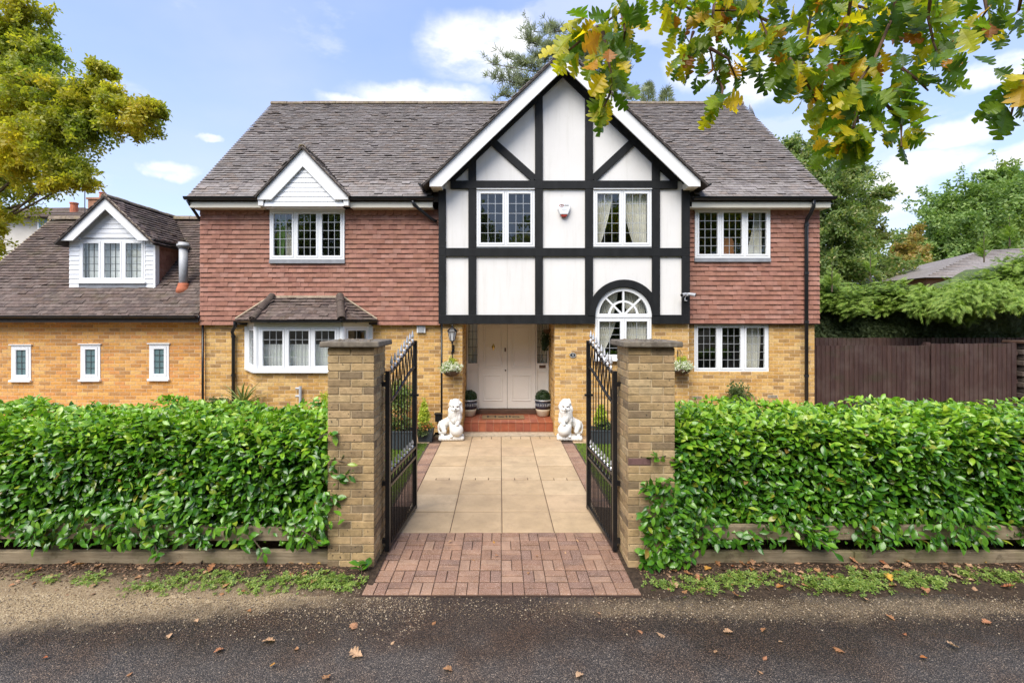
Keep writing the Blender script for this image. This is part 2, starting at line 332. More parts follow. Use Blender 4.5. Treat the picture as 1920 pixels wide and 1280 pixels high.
m_leaf('gold_leaf', [(0, (.24, .34, .03)), (.6, (.42, .50, .05)), (1, (.60, .58, .09))], trans=.3)
m_leaf('weed_leaf', [(0, (.11, .19, .03)), (.6, (.21, .31, .05)), (1, (.36, .42, .10))], trans=.3, rough=.5)
m_leaf('lawn_blade', [(0, (.10, .19, .015)), (.6, (.17, .28, .03)), (1, (.30, .38, .07))], trans=.25, rough=.6)
m_leaf('herb_leaf', [(0, (.06, .10, .03)), (.7, (.12, .17, .05)), (1, (.18, .20, .08))], trans=.25, rough=.6)
m_leaf('flower_white', [(0, (.70, .70, .58)), (.6, (.80, .80, .74)), (.7, (.16, .26, .05)), (1, (.28, .38, .10))], trans=.25)
m_leaf('flower_red', [(0, (.10, .17, .03)), (.6, (.22, .26, .05)), (.7, (.55, .30, .05)), (1, (.50, .10, .06))], trans=.25)
m_leaf('dead_leaf', [(0, (.30, .13, .05)), (.35, (.42, .22, .10)), (.6, (.52, .33, .19)), (.85, (.36, .10, .03)), (1, (.58, .34, .05))], trans=.15, rough=.7, patch=30)
m_leaf('litter', [(0, (.05, .03, .02)), (.5, (.12, .07, .04)), (.8, (.24, .14, .08)), (1, (.40, .25, .15))], trans=.05, rough=.8)
m_piece('pebble', [(.30, .22, .14), (.38, .29, .19), (.20, .145, .09), (.46, .37, .26), (.14, .115, .10), (.33, .25, .16)], var=.2, bump=.2)
def m_glass():
    t = NT('window_glass'); g = t.n('BsdfGlossy'); g.inputs['Roughness'].default_value = .015; g.inputs['Color'].default_value = (.9, .93, .95, 1)
    tr = t.n('BsdfTransparent'); tr.inputs[0].default_value = (.92, .94, .93, 1); fr = t.n('LayerWeight'); fr.inputs['Blend'].default_value = .5
    f = t.math('ADD', t.math('MULTIPLY', t.math('POWER', fr.outputs['Facing'], 4.0), .85), .085, True)     # both faces of a sealed double pane
    mx = t.n('MixShader'); t.L.new(f, mx.inputs[0]); t.L.new(tr.outputs[0], mx.inputs[1]); t.L.new(g.outputs[0], mx.inputs[2]); t.L.new(mx.outputs[0], t.out.inputs[0])
m_glass()
def m_frost():
    t = NT('frosted_glass'); t.done(t.ramp(t.noise(60, 3, .6), [(.3, (.10, .17, .18)), (.7, (.16, .25, .26))]), .18, .6)
    t.bump(t.noise(90, 3, .6), .25, .003)
m_frost()

# ------------------------------------------------------------------ geometry helpers
def link(o): COL.objects.link(o); return o
WORLD = {}                                            # world matrices of the parents made so far
def setparent(o, p):
    if p is None: WORLD[o.name] = o.matrix_basis.copy(); return o
    o.parent = p; o.matrix_parent_inverse = WORLD[p.name].inverted(); WORLD[o.name] = o.matrix_basis.copy()
    return o
def tag(o, label, cat, group=None):
    o['label'] = label; o['category'] = cat
    if group: o['group'] = group
    return o
def thing(name, label, cat, loc=(0, 0, 0), group=None):
    o = link(bpy.data.objects.new(name, None)); o.empty_display_size = .2
    o.matrix_basis = Matrix.Translation(loc); WORLD[o.name] = o.matrix_basis.copy()
    return tag(o, label, cat, group)
def struct(o, kind='structure'): o['kind'] = kind; return o
def fast_mesh(name, V, Fc, mat=None, smooth=False):
    V = np.asarray(V, np.float32).reshape(-1, 3); Fc = np.asarray(Fc, np.int32); k = Fc.shape[1]
    me = bpy.data.meshes.new(name); me.vertices.add(len(V)); me.vertices.foreach_set('co', V.ravel())
    me.loops.add(Fc.size); me.loops.foreach_set('vertex_index', Fc.ravel())
    me.polygons.add(len(Fc)); me.polygons.foreach_set('loop_start', np.arange(0, Fc.size, k, dtype=np.int32))
    me.polygons.foreach_set('use_smooth', np.full(len(Fc), bool(smooth)))
    me.update(calc_edges=True)
    if mat: me.materials.append(MATS[mat])
    return me
class MB:
    def __init__(s): s.v = []; s.f = []
    def add(s, V, Fc):
        b = len(s.v); s.v += [tuple(p) for p in V]; s.f += [tuple(i + b for i in f) for f in Fc]; return s
    def box(s, x0, x1, y0, y1, z0, z1):
        return s.add([(x0, y0, z0), (x1, y0, z0), (x1, y1, z0), (x0, y1, z0), (x0, y0, z1), (x1, y0, z1), (x1, y1, z1), (x0, y1, z1)], BOXF)
    def hexa(s, V): return s.add(V, BOXF)
    def prism(s, poly, fn, w0, w1):
        """poly: (u, v) outline; fn(u, v, w) -> point; extruded from w0 to w1."""
        n = len(poly); V = [fn(u, v, w0) for u, v in poly] + [fn(u, v, w1) for u, v in poly]
        return s.add(V, [tuple(range(n - 1, -1, -1)), tuple(range(n, 2 * n))] + [(i, (i + 1) % n, n + (i + 1) % n, n + i) for i in range(n)])
    def tube(s, pts, r, n=8, caps=True):
        pts = [Vector(p) for p in pts]; m = len(pts); rr = r if isinstance(r, (list, tuple)) else [r] * m
        V = []; up = Vector((0, 0, 1))
        for i, p in enumerate(pts):
            d = (pts[min(i + 1, m - 1)] - pts[max(i - 1, 0)]).normalized()
            a = d.cross(up if abs(d.z) < .95 else Vector((1, 0, 0))).normalized()
            if i and a.dot(pa) < 0: a = -a
            pa = a; b = d.cross(a)
            V += [p + (a * math.cos(2 * math.pi * k / n) + b * math.sin(2 * math.pi * k / n)) * rr[i] for k in range(n)]
        Fc = [(i * n + k, i * n + (k + 1) % n, (i + 1) * n + (k + 1) % n, (i + 1) * n + k) for i in range(m - 1) for k in range(n)]
        if caps: Fc += [tuple(range(n - 1, -1, -1)), tuple(range((m - 1) * n, m * n))]
        return s.add(V, Fc)
    def lathe(s, prof, c=(0, 0, 0), n=20, sx=1.0, sy=1.0):
        V = []; m = len(prof)
        for (r, z) in prof: V += [(c[0] + r * sx * math.cos(2 * math.pi * k / n), c[1] + r * sy * math.sin(2 * math.pi * k / n), c[2] + z) for k in range(n)]
        Fc = [(i * n + k, i * n + (k + 1) % n, (i + 1) * n + (k + 1) % n, (i + 1) * n + k) for i in range(m - 1) for k in range(n)]
        return s.add(V, Fc + [tuple(range(n - 1, -1, -1)), tuple(range((m - 1) * n, m * n))])
    def ball(s, c, r, n=10, sc=(1, 1, 1)):
        prof = [(max(1e-4, r * math.sin(math.pi * i / n)), -r * math.cos(math.pi * i / n)) for i in range(n + 1)]
        V = []; k = 2 * n
        for (q, z) in prof: V += [(c[0] + q * sc[0] * math.cos(2 * math.pi * j / k), c[1] + q * sc[1] * math.sin(2 * math.pi * j / k), c[2] + z * sc[2]) for j in range(k)]
        return s.add(V, [(i * k + j, i * k + (j + 1) % k, (i + 1) * k + (j + 1) % k, (i + 1) * k + j) for i in range(n) for j in range(k)])
    def build(s, name, mat, parent=None, smooth=False, bevel=0.0, M=None, seg=2):
        me = bpy.data.meshes.new(name); me.from_pydata(s.v, [], s.f); me.update()
        if mat: me.materials.append(MATS[mat])
        if smooth: me.shade_smooth() if hasattr(me, 'shade_smooth') else None
        o = link(bpy.data.objects.new(name, me))
        if M is not None: o.matrix_basis = M
        setparent(o, parent)
        if bevel:
            b = o.modifiers.new('edge', 'BEVEL'); b.width = bevel; b.segments = seg; b.limit_method = 'ANGLE'; b.angle_limit = R(40)
        return o
BOXF = [(0, 3, 2, 1), (4, 5, 6, 7), (0, 1, 5, 4), (1, 2, 6, 5), (2, 3, 7, 6), (3, 0, 4, 7)]
def box(name, mat, parent, x0, x1, y0, y1, z0, z1, bevel=0.0): return MB().box(x0, x1, y0, y1, z0, z1).build(name, mat, parent, bevel=bevel)

# unit pieces, stretched by their matrices -----------------------------------
UB = (np.array([(0, 0, 0), (1, 0, 0), (1, 1, 0), (0, 1, 0), (0, 0, 1), (1, 0, 1), (1, 1, 1), (0, 1, 1)], float), np.array(BOXF))
def chamfer_box(cx, cy, cz, jit=0.0):
    """unit box whose front (y=0) edges are taken off; cx, cz: fraction taken in x and z, cy depth"""
    o = [(0, 0), (1, 0), (1, 1), (0, 1)]; i = [(cx, cz), (1 - cx, cz), (1 - cx, 1 - cz), (cx, 1 - cz)]
    V = [(x, 1, z) for x, z in o] + [(x, cy, z) for x, z in o] + [(x + random.uniform(-jit, jit), random.uniform(0, cy * .5) if jit else 0, z + random.uniform(-jit, jit) * 2) for x, z in i]
    Fc = [(0, 1, 2, 3)] + [(a, a + 4, (a + 1) % 4 + 4, (a + 1) % 4) for a in range(4)] + [(a + 4, a + 8, (a + 1) % 4 + 8, (a + 1) % 4 + 4) for a in range(4)] + [(8, 11, 10, 9)]
    Fc = [f[::-1] for f in Fc]
    return np.array(V, float), np.array(Fc)
def mat4(loc, ax, ay, az):
    m = np.eye(4); m[:3, 0] = ax; m[:3, 1] = ay; m[:3, 2] = az; m[:3, 3] = loc; return m
def join(name, proto, Ms, mat, parent, smooth=False, kind='stuff'):
    V, Fc = proto; Ms = np.asarray(Ms); n = len(Ms); k = len(V)
    VV = np.einsum('nij,kj->nki', Ms[:, :3, :3], V) + Ms[:, None, :3, 3]
    FF = (Fc[None] + (np.arange(n) * k)[:, None, None]).reshape(-1, Fc.shape[1])
    o = link(bpy.data.objects.new(name, fast_mesh(name, VV, FF, mat, smooth))); setparent(o, parent)
    if kind: o['kind'] = kind
    return o
def lay(name, rest, protos, Ms, mat, parent, single=300, prio=None, smooth=False):
    """alike pieces: the ones that show largest as objects of their own, the others joined into one"""
    Ms = np.asarray(Ms); n = len(Ms)
    if not isinstance(protos, list): protos = [protos]
    if prio is None:
        p = Ms[:, :3, 3] + Ms[:, :3, 0] * .5 + Ms[:, :3, 2] * .5
        px = CX + F * p[:, 0] / p[:, 1]; py = CY - F * (p[:, 2] - H) / p[:, 1]
        vis = (px > 0) & (px < 1920) & (py > 0) & (py < 1280)
        prio = np.where(vis, 1.0 / p[:, 1] ** 2 * np.linalg.norm(Ms[:, :3, 0], axis=1), -1) + rng.random(n) * 1e-5
    else: prio = np.asarray(prio)
    order = np.argsort(-prio); one = [i for i in order[:single] if prio[i] > 0]; rem = sorted(set(range(n)) - set(one))
    meshes = [fast_mesh(name, V, Fc, mat, smooth) for V, Fc in protos]
    for q, i in enumerate(one):
        o = link(bpy.data.objects.new(name, meshes[q % len(meshes)])); o.matrix_basis = Matrix(Ms[i].tolist()); setparent(o, parent)
    if rem: join(rest, protos[0], Ms[rem], mat, parent, smooth)

def cut_rows(u0, u1, v0, v1, opens, pu, pv, joint, shift=.5, jit=0.0):
    """courses of pieces on a wall with openings; opens: (ua, ub, va, vb) or a function v -> (ua, ub) or None"""
    out = []; k = 0; v = v0
    while v < v1 - 1e-4:
        va, vb = v, min(v + pv - joint, v1); vm = (va + vb) / 2
        iv = [(u0, u1)]
        for op in opens:
            if callable(op): r = op(vm)
            else: r = (op[0], op[1]) if op[2] < vm < op[3] else None
            if r is None: continue
            iv = [q for a, b in iv for q in ((a, min(b, r[0])), (max(a, r[1]), b)) if q[1] - q[0] > .012]
        off = (shift * pu if k % 2 else 0) + (random.uniform(-jit, jit))
        for a, b in iv:
            i0 = math.floor((a - u0 - off) / pu)
            u = u0 + off + i0 * pu
            while u < b:
                p, q = max(u, a), min(u + pu - joint, b)
                if q - p > .02: out.append((p, q, va, vb))
                u += pu
        v += pv; k += 1
    return out
def slab_cells(mb, u0, u1, v0, v1, opens, fn):
    """solid wall core round rectangular openings; fn(ua, ub, va, vb) adds one block"""
    us = sorted({u0, u1, *[min(max(x, u0), u1) for o in opens for x in o[:2]]}); vs = sorted({v0, v1, *[min(max(x, v0), v1) for o in opens for x in o[2:]]})
    for a, b in zip(us, us[1:]):
        run = None
        for c, d in zip(vs, vs[1:]):
            um, vm = (a + b) / 2, (c + d) / 2
            hole = any(o[0] < um < o[1] and o[2] < vm < o[3] for o in opens)
            if hole:
                if run: fn(a, b, *run); run = None
            else: run = (run[0] if run else c, d)
        if run: fn(a, b, *run)

# leaf shapes ----------------------------------------------------------------
def leaf_proto(ws, fold=.12, droop=.18, wave=0.0):
    """leaf along +x of length 1, half widths ws at even stations, folded on the midrib, face up +z"""
    n = len(ws); V = []
    for i, w in enumerate(ws):
        t = i / (n - 1); z = -droop * t * t
        V += [(t, w, z + fold * w + wave * math.sin(9 * t)), (t, 0, z), (t, -w, z + fold * w - wave * math.sin(9 * t))]
    Fc = [f for i in range(n - 1) for f in ((3 * i, 3 * i + 1, 3 * i + 4, 3 * i + 3), (3 * i + 1, 3 * i + 2, 3 * i + 5, 3 * i + 4))]
    return np.array(V, float), np.array(Fc)[:, ::-1]
LAUREL = leaf_proto([.02, .12, .20, .235, .225, .14, .02], .30, .25)
def oak_proto(curl=.2, fold=.25, seed=0):
    r = random.Random(seed); n = 20; V = []
    for i in range(n):
        t = i / (n - 1); env = .05 + .38 * math.sin(math.pi * min(1, t * .93 + .02)) ** 1.2 * (.55 + .55 * t)
        k = i % 4; full = (.30, .86, 1.16, .80)[k]
        for s in (1, -1):
            w = env * full * r.uniform(.88, 1.12)
            if i < 2: w = .012 + .02 * i
            if i == n - 1: w = .05
            x = t + (-.01, .0, .05, .06)[k] * (1 if 1 < i < n - 1 else 0)
            V.append((x, s * w, -curl * t * t + fold * w * r.uniform(.5, 1.3)))
        V.insert(len(V) - 1, (t, 0, -curl * t * t))
    Fc = [f for i in range(n - 1) for f in ((3 * i, 3 * i + 1, 3 * i + 4, 3 * i + 3), (3 * i + 1, 3 * i + 2, 3 * i + 5, 3 * i + 4))]
    return np.array(V, float), np.array(Fc)[:, ::-1]
def tri_leaf(k=3):
    """a small spray of k folded leaves"""
    V = []; Fc = []
    for i in range(k):
        a = 2 * math.pi * i / k + .3; c, s = math.cos(a), math.sin(a); up = .25 if i % 2 else -.15; b = len(V)
        for (x, y, z) in ((.05, 0, 0), (.55, .26, up * .5 + .06), (1, 0, up), (.55, -.26, up * .5 + .06)): V.append((x * c - y * s, x * s + y * c, z))
        Fc.append((b, b + 1, b + 2, b + 3))
    return np.array(V, float), np.array(Fc)
SPRAY3, SPRAY4, SPRAY5 = tri_leaf(3), tri_leaf(4), tri_leaf(5)
def frond_proto(n=6):
    """flat feathery conifer spray along +x"""
    V = []; Fc = []
    def blade(a, b, w):
        a, b = np.array(a), np.array(b); d = b - a; p = np.array((-d[1], d[0], 0)); p = p / (np.linalg.norm(p) + 1e-9) * w; k = len(V)
        V.extend([a - p * .6, a + p * .6, b + p * .25, b - p * .25]); Fc.append((k, k + 1, k + 2, k + 3))
    blade((0, 0, 0), (1, 0, -.12), .05)
    for i in range(n):
        t = .12 + .75 * i / n; l = .42 * (1 - t * .75)
        for s in (1, -1): blade((t, 0, -.12 * t * t), (t + l * .8, s * l * .62, -.12 * t * t - .08), .05)
    return np.array(V, float), np.array(Fc)
FROND = frond_proto()
def unit(v): return v / np.maximum(np.linalg.norm(v, axis=-1, keepdims=True), 1e-9)
def leaf_mats(P, D, Nn, size, wid=1.0, roll=0.0):
    """matrices for leaves at P pointing along D with face normal near Nn"""
    D = unit(D); Y = unit(np.cross(Nn, D)); Z = np.cross(D, Y)
    if roll:
        a = rng.normal(0, roll, len(P))[:, None]; Y, Z = Y * np.cos(a) + Z * np.sin(a), Z * np.cos(a) - Y * np.sin(a)
    s = np.asarray(size).reshape(-1, 1) * np.ones((len(P), 1)); M = np.zeros((len(P), 4, 4)); M[:, 3, 3] = 1
    M[:, :3, 0] = D * s; M[:, :3, 1] = Y * s * wid; M[:, :3, 2] = Z * s; M[:, :3, 3] = P
    return M
def blob_points(n, c, r, shell=.55):
    d = unit(rng.normal(size=(n, 3))); q = (shell + (1 - shell) * rng.random((n, 1))) if shell else rng.random((n, 1)) ** (1 / 3)
    q = np.clip(q + rng.normal(0, .07, (n, 1)), 0, 1.2)
    return np.array(c) + d * q * np.array(r), d

# ================================================================== ground, road, paths
g = MB(); g.add([(-400, -400, -.06), (400, -400, -.06), (400, 900, -.06), (-400, 900, -.06)], [(0, 1, 2, 3)])
struct(g.build('ground', 'earth'))
def grid_sheet(name, mat, x0, x1, y0, y1, nx, ny, zf):
    xs, ys = np.linspace(x0, x1, nx + 1), np.linspace(y0, y1, ny + 1)
    V = [(x, y, zf(x, y)) for y in ys for x in xs]; w = nx + 1
    Fc = [(j * w + i, j * w + i + 1, (j + 1) * w + i + 1, (j + 1) * w + i) for j in range(ny) for i in range(nx)]
    o = link(bpy.data.objects.new(name, fast_mesh(name, V, Fc, mat, True))); setparent(o, None); return struct(o)
def wob(x, y, k=1.0): return math.sin(x * 2.1 * k + 1.3 * math.sin(y * 1.7)) * math.sin(y * 3.1 * k + x * .6)
grid_sheet('road', 'asphalt', -40, 40, -5.5, 4.14, 200, 40, lambda x, y: -.022 + .004 * wob(x, y))
def verge_z(x, y): return -.03 + .045 * min(1, max(0, (y - 4.0) / .3)) + .008 * wob(x, y, 3) + .006 * wob(x + 3, y, 7)
for s in (-1, 1):
    x0, x1 = (-30, -1.13) if s < 0 else (1.17, 30)
    grid_sheet('verge', 'verge_soil', x0, x1, 4.0, 5.9, 420, 24, verge_z)
    lx0, lx1 = (-30, -1.36) if s < 0 else (1.40, 30)
    grid_sheet('lawn', 'earth', lx0, lx1, 5.88, 9.0, 40, 10, lambda x, y: -.015)
    grid_sheet('front_path', 'slab', lx0, lx1, 9.0, 9.9, 40, 3, lambda x, y: -.004)
SLX = [-1.14, -.56, .02, .60, 1.18]
# block paved threshold between the gate pillars
b = MB().box(-1.19, 1.21, 4.04, 5.22, -.10, -.012); drive = struct(b.build('driveway', 'sand_joint'))
Ms = []
for j in range(6):
    for i in range(12):
        x, y = -1.19 + i * .2, 4.045 + j * .1975
        for k in range(2):
            t = .0055
            dz = random.uniform(-.0025, .0025); a, c = random.uniform(-.01, .01), random.uniform(-.012, .012)
            ty = .017
            if (i + j) % 2: q = (x + t / 2, y + k * .099 + ty / 2, .2 - t, .099 - ty)
            else: q = (x + k * .1 + t / 2, y + ty / 2, .1 - t, .1975 - ty)
            Ms.append(mat4((q[0], q[1], -.05), (q[2], 0, q[2] * a), (0, q[3], q[3] * c), (0, 0, .05 + dz)))
def paver_proto():
    c = .045; V = [(0, 0, 0), (1, 0, 0), (1, 1, 0), (0, 1, 0), (0, 0, .9), (1, 0, .9), (1, 1, .9), (0, 1, .9), (c * .6, c, 1), (1 - c * .6, c, 1), (1 - c * .6, 1 - c, 1), (c * .6, 1 - c, 1)]
    Fc = [(0, 1, 5, 4), (1, 2, 6, 5), (2, 3, 7, 6), (3, 0, 4, 7), (4, 5, 9, 8), (5, 6, 10, 9), (6, 7, 11, 10), (7, 4, 8, 11), (8, 9, 10, 11), (0, 3, 2, 1)]
    return np.array(V, float), np.array(Fc)
PAV = paver_proto()
lay('block_paver', 'block_pavers', PAV, Ms, 'paver', drive)
# garden path of square slabs, with one narrow course across it and paver edging
b = MB().box(-1.36, 1.40, 5.22, 9.52, -.10, -.012); path = struct(b.build('garden_path', 'slab_joint'))
ys = [5.225]
for k in range(8):
    ys.append(ys[-1] + .5725)
    if k == 2: ys.append(ys[-1] + .092)
Ms = []; Mb = []
for j, (ya, yb) in enumerate(zip(ys, ys[1:])):
    yb = min(yb, 9.50)
    if yb - ya < .02: continue
    narrow = yb - ya < .2
    for xa, xb in zip(SLX, SLX[1:]):
        parts = [(xa, xb)] if not narrow else [(xa + k * .193, xa + (k + 1) * .193) for k in range(3)]
        for (p, q) in parts:
            t = .009 if not narrow else .010; dz = random.uniform(-.003, .003)
            Ms.append(mat4((p + t / 2, ya + t / 2, -.05), (q - p - t, 0, random.uniform(-.002, .002)), (0, yb - ya - t, random.uniform(-.002, .002)), (0, 0, .05 + dz)))
lay('paving_slab', 'paving_slabs', (PAV[0] * 1, PAV[1]), Ms, 'slab', path)
for s in (0, 1):
    xa = -1.345 if s == 0 else 1.185
    for j in range(34):
        y = 5.24 + j * .125
        if y > 8.95: break
        Mb.append(mat4((xa, y, -.05), (.2, 0, random.uniform(-.003, .003)), (0, .119, 0), (0, 0, .05 + random.uniform(-.002, .002))))
lay('edging_paver', 'edging_pavers', PAV, Mb, 'paver', path)

# ================================================================== main house
house = thing('detached_house', 'two storey house with black and white gable, red hung tiles and yellow brick', 'house', (0.2, 11.5, 0))
YG, YP, YW, YT = 9.45, 9.55, 9.85, 9.765           # gable timbers, porch piers, wing brick, hung tiles
XL, XR = -6.16, 6.55
TILE_Z = 2.24

def brick_panel(parent, mat, mortar, u0, u1, v0, v1, opens, fn, core_opens=None, single=300, depth=.1, name='brick_wall', shift0=0.0, prio_min=.45):
    """brick skin: core of mortar plus bricks standing 4 mm proud; fn(u, d, v) -> point, d measured inwards"""
    mb = MB()
    co = core_opens if core_opens is not None else [o for o in opens if not callable(o)]
    def block(a, b_, c, d): mb.hexa([fn(a, .005, c), fn(b_, .005, c), fn(b_, depth, c), fn(a, depth, c), fn(a, .005, d), fn(b_, .005, d), fn(b_, depth, d), fn(a, depth, d)])
    slab_cells(mb, u0, u1, v0, v1, co, block)
    w = mb.build(name, mortar, parent)
    Ms = []; pr = []
    for (a, b_, c, d) in cut_rows(u0 - .11, u1, v0, v1, opens, .225, .075, .010):
        if b_ <= u0 + .02: continue
        a = max(a, u0); o = np.array(fn(a, random.uniform(-.0015, .0015), c)); e = random.uniform(-.0015, .0015)
        Ms.append(mat4(o, np.array(fn(b_, e, c)) - o, np.array(fn(a, .02, c)) - o, np.array(fn(a, 0, d)) - o))
        p = o; py = CY - F * (p[2] - H) / p[1]; px = CX + F * p[0] / p[1]
        pr.append((b_ - a) / p[1] + random.random() * .004 if (p[2] > prio_min and -10 < px < 1920) else -1)
    lay('brick', 'bricks', chamfer_box(.012, .15, .04), Ms, mat, w, single, pr)
    return w
flat = lambda Y: (lambda u, d, v: (u, Y + d, v))

# openings (x0, x1, z0, z1)
W_UL = (-4.74, -3.205, 3.58, 4.605)
W_UR = (PX(1303, 9.72), PX(1444, 9.72), PZ(484, 9.72), PZ(391, 9.72))
W_LR = (PX(1301, 9.87), PX(1441, 9.87), PZ(697, 9.87), PZ(607, 9.87))
W_GL = (-.475, .69, PZ(463, 9.5), PZ(356, 9.5))
W_GR = (1.865, 3.035, PZ(463, 9.5), PZ(356, 9.5))
ARC_X, ARC_R, ARC_Z, ARC_B = 2.475, .565, 2.43, 1.56
BAYX0, BAYX1 = -5.25, -2.70

# ground floor brick
brick_panel(house, 'brick_yellow', 'mortar', XL, BAYX0 + .02, 0, TILE_Z + .04, [], flat(YW), single=50)
brick_panel(house, 'brick_yellow', 'mortar', BAYX1 - .02, -1.15, 0, TILE_Z + .04, [], flat(YW), single=60)
brick_panel(house, 'brick_yellow', 'mortar', 3.78, XR, 0, TILE_Z + .04, [W_LR], flat(YW), single=150)
brick_panel(house, 'brick_yellow', 'mortar', -1.165, -.765, 0, 2.28, [], flat(YP), single=40)
brick_panel(house, 'brick_yellow', 'mortar', 1.10, 3.815, 0, 2.28, [(ARC_X - ARC_R, ARC_X + ARC_R, ARC_B, 9)], flat(YP), single=130)
brick_panel(house, 'brick_yellow', 'mortar', YP + .002, 10.7, 0, 2.28, [], lambda u, d, v: (1.10 + d, u, v), single=0, prio_min=.2)
brick_panel(house, 'brick_yellow', 'mortar', YP + .002, 10.7, 0, 2.28, [], lambda u, d, v: (-.765 - d, u, v), single=0, prio_min=.2)
# bay: angled brick base
BF0, BF1, BYF = -4.78, -3.10, 9.25
bay_pts = [(BAYX0, YW), (BF0, BYF), (BF1, BYF), (BAYX1, YW)]
for (p, q) in zip(bay_pts, bay_pts[1:]):
    p, q = np.array(p), np.array(q); L_ = np.linalg.norm(q - p); d = (q - p) / L_; nn = np.array((-d[1], d[0]))
    brick_panel(house, 'brick_yellow', 'mortar', 0, L_, 0, 1.31, [], (lambda p, d, nn: lambda u, dd, v: (p[0] + d[0] * u + nn[0] * dd, p[1] + d[1] * u + nn[1] * dd, v))(p, d, nn), single=50 if abs(d[1]) < .1 else 6)
# upper floor core and hidden walls
mb = MB()
for (a, b_, ops) in ((-6.14, -1.2, [W_UL]), (3.78, 6.53, [W_UR])):
    slab_cells(mb, a, b_, TILE_Z, 4.66, ops, lambda p, q, c, d: mb.box(p, q, YT + .06, YT + .16, c, d))
mb.box(XL + .02, XL + .12, YW + .12, 16.2, 0, 4.66); mb.box(XR - .12, XR - .02, YW + .12, 16.2, 0, 4.66)
mb.box(XL + .12, XR - .12, 16.1, 16.2, 0, 4.66)
for s, x in ((0, XL + .02), (1, XR - .02)):
    mb.prism([(9.98, 4.662), (13.0, 8.05), (16.1, 4.662)], (lambda x: lambda u, v, w: (x + w, u, v))(x), 0, .1 if s == 0 else -.1)
mb.build('wall_core', 'under_roof', house)

# hung tiles -----------------------------------------------------------------
def tile_matrix(o, ax, down, out, w, l, th=.012, kick=.02, lift=0.0):
    """tile hanging from o: width along ax, length along down, face towards out, its tail kicked out"""
    ax, down, out = map(np.array, (ax, down, out)); d2 = down + out * (kick + lift) / l; d2 = d2 / np.linalg.norm(d2)
    return mat4(o, ax * w, -out * th, d2 * l)
def hung(parent, u0, u1, v0, v1, opens, fn, single, scallop=None):
    Ms = []; gauge, pu = .0985, .166
    rows = cut_rows(u0 - .083, u1, v0, v1, opens, pu, gauge, 0, .5)
    for (a, b_, c, d) in rows:
        if b_ <= u0 + .02: continue
        a = max(a, u0); j = .0015; ki = random.uniform(-.0015, .002)
        jz = random.uniform(0, .0015); lo, ro = np.array(fn(a + j, -.032 - ki, c - jz)), np.array(fn(b_ - j, -.032 - ki + random.uniform(-.001, .001), c - jz - random.uniform(-.0005, .0005)))
        lt = np.array(fn(a + j, -.004, d + .012)); ld = np.array(fn(a + j, -.010 - ki, c - jz)) - lo
        Ms.append(mat4(lo, ro - lo, ld / np.linalg.norm(ld) * .0125, lt - lo))
    lay('hung_tile', 'hung_tiles', UB, Ms, 'tile_red', parent, single)
wt = MB().box(-6.185, -1.24, YT + .02, YT + .055, TILE_Z - .01, 4.64)
def hole_wall(a, b_, op):
    m_ = MB(); slab_cells(m_, a, b_, TILE_Z + .006, 4.655, [op], lambda p, q, c, d: m_.box(p, q, YT + .006, YT + .058, c, d)); return m_
bay_roof_hole = lambda v: ((-5.43 + (v - 2.30) / .51 * .74, -2.55 - (v - 2.30) / .51 * .74) if 2.2 < v < 2.80 else None)
tl = hole_wall(-6.185, -1.24, W_UL).build('tile_hung_wall', 'under_roof', house)
hung(tl, -6.195, -1.24, TILE_Z, 4.62, [(W_UL[0], W_UL[1], W_UL[2] - .06, 9), bay_roof_hole], flat(YT), 190)
tr_ = hole_wall(3.80, 6.58, W_UR).build('tile_hung_wall', 'under_roof', house)
hung(tr_, 3.80, 6.59, TILE_Z + .03, 4.62, [(W_UR[0], W_UR[1], W_UR[2] - .06, 9)], flat(YT), 110)
def scallops(parent, u0, u1, z):
    n = 9; pts = [(0, 1), (0, .45)] + [(.5 - .5 * math.cos(math.pi * k / n), .45 - .45 * math.sin(math.pi * k / n)) for k in range(1, n)] + [(1, .45), (1, 1)]
    mb = MB().prism(pts, lambda u, v, w: (u, w, v), 0, 1); proto = bpy.data.meshes.new('scalloped_tile'); proto.from_pydata(mb.v, [], mb.f); proto.materials.append(MATS['tile_red'])
    u = u0
    while u < u1 - .1:
        o = link(bpy.data.objects.new('scalloped_tile', proto)); o.matrix_basis = Matrix(mat4((u, YT - .040, z), (.160, 0, 0), (0, .014, 0), (0, .012, .135)).tolist()); setparent(o, parent); u += .165
scallops(tl, W_UL[1] + .02, -1.30, 4.49); scallops(tr_, W_UR[1] + .02, 6.55, 4.49); scallops(tl, -6.18, W_UL[0] - .02, 4.51)

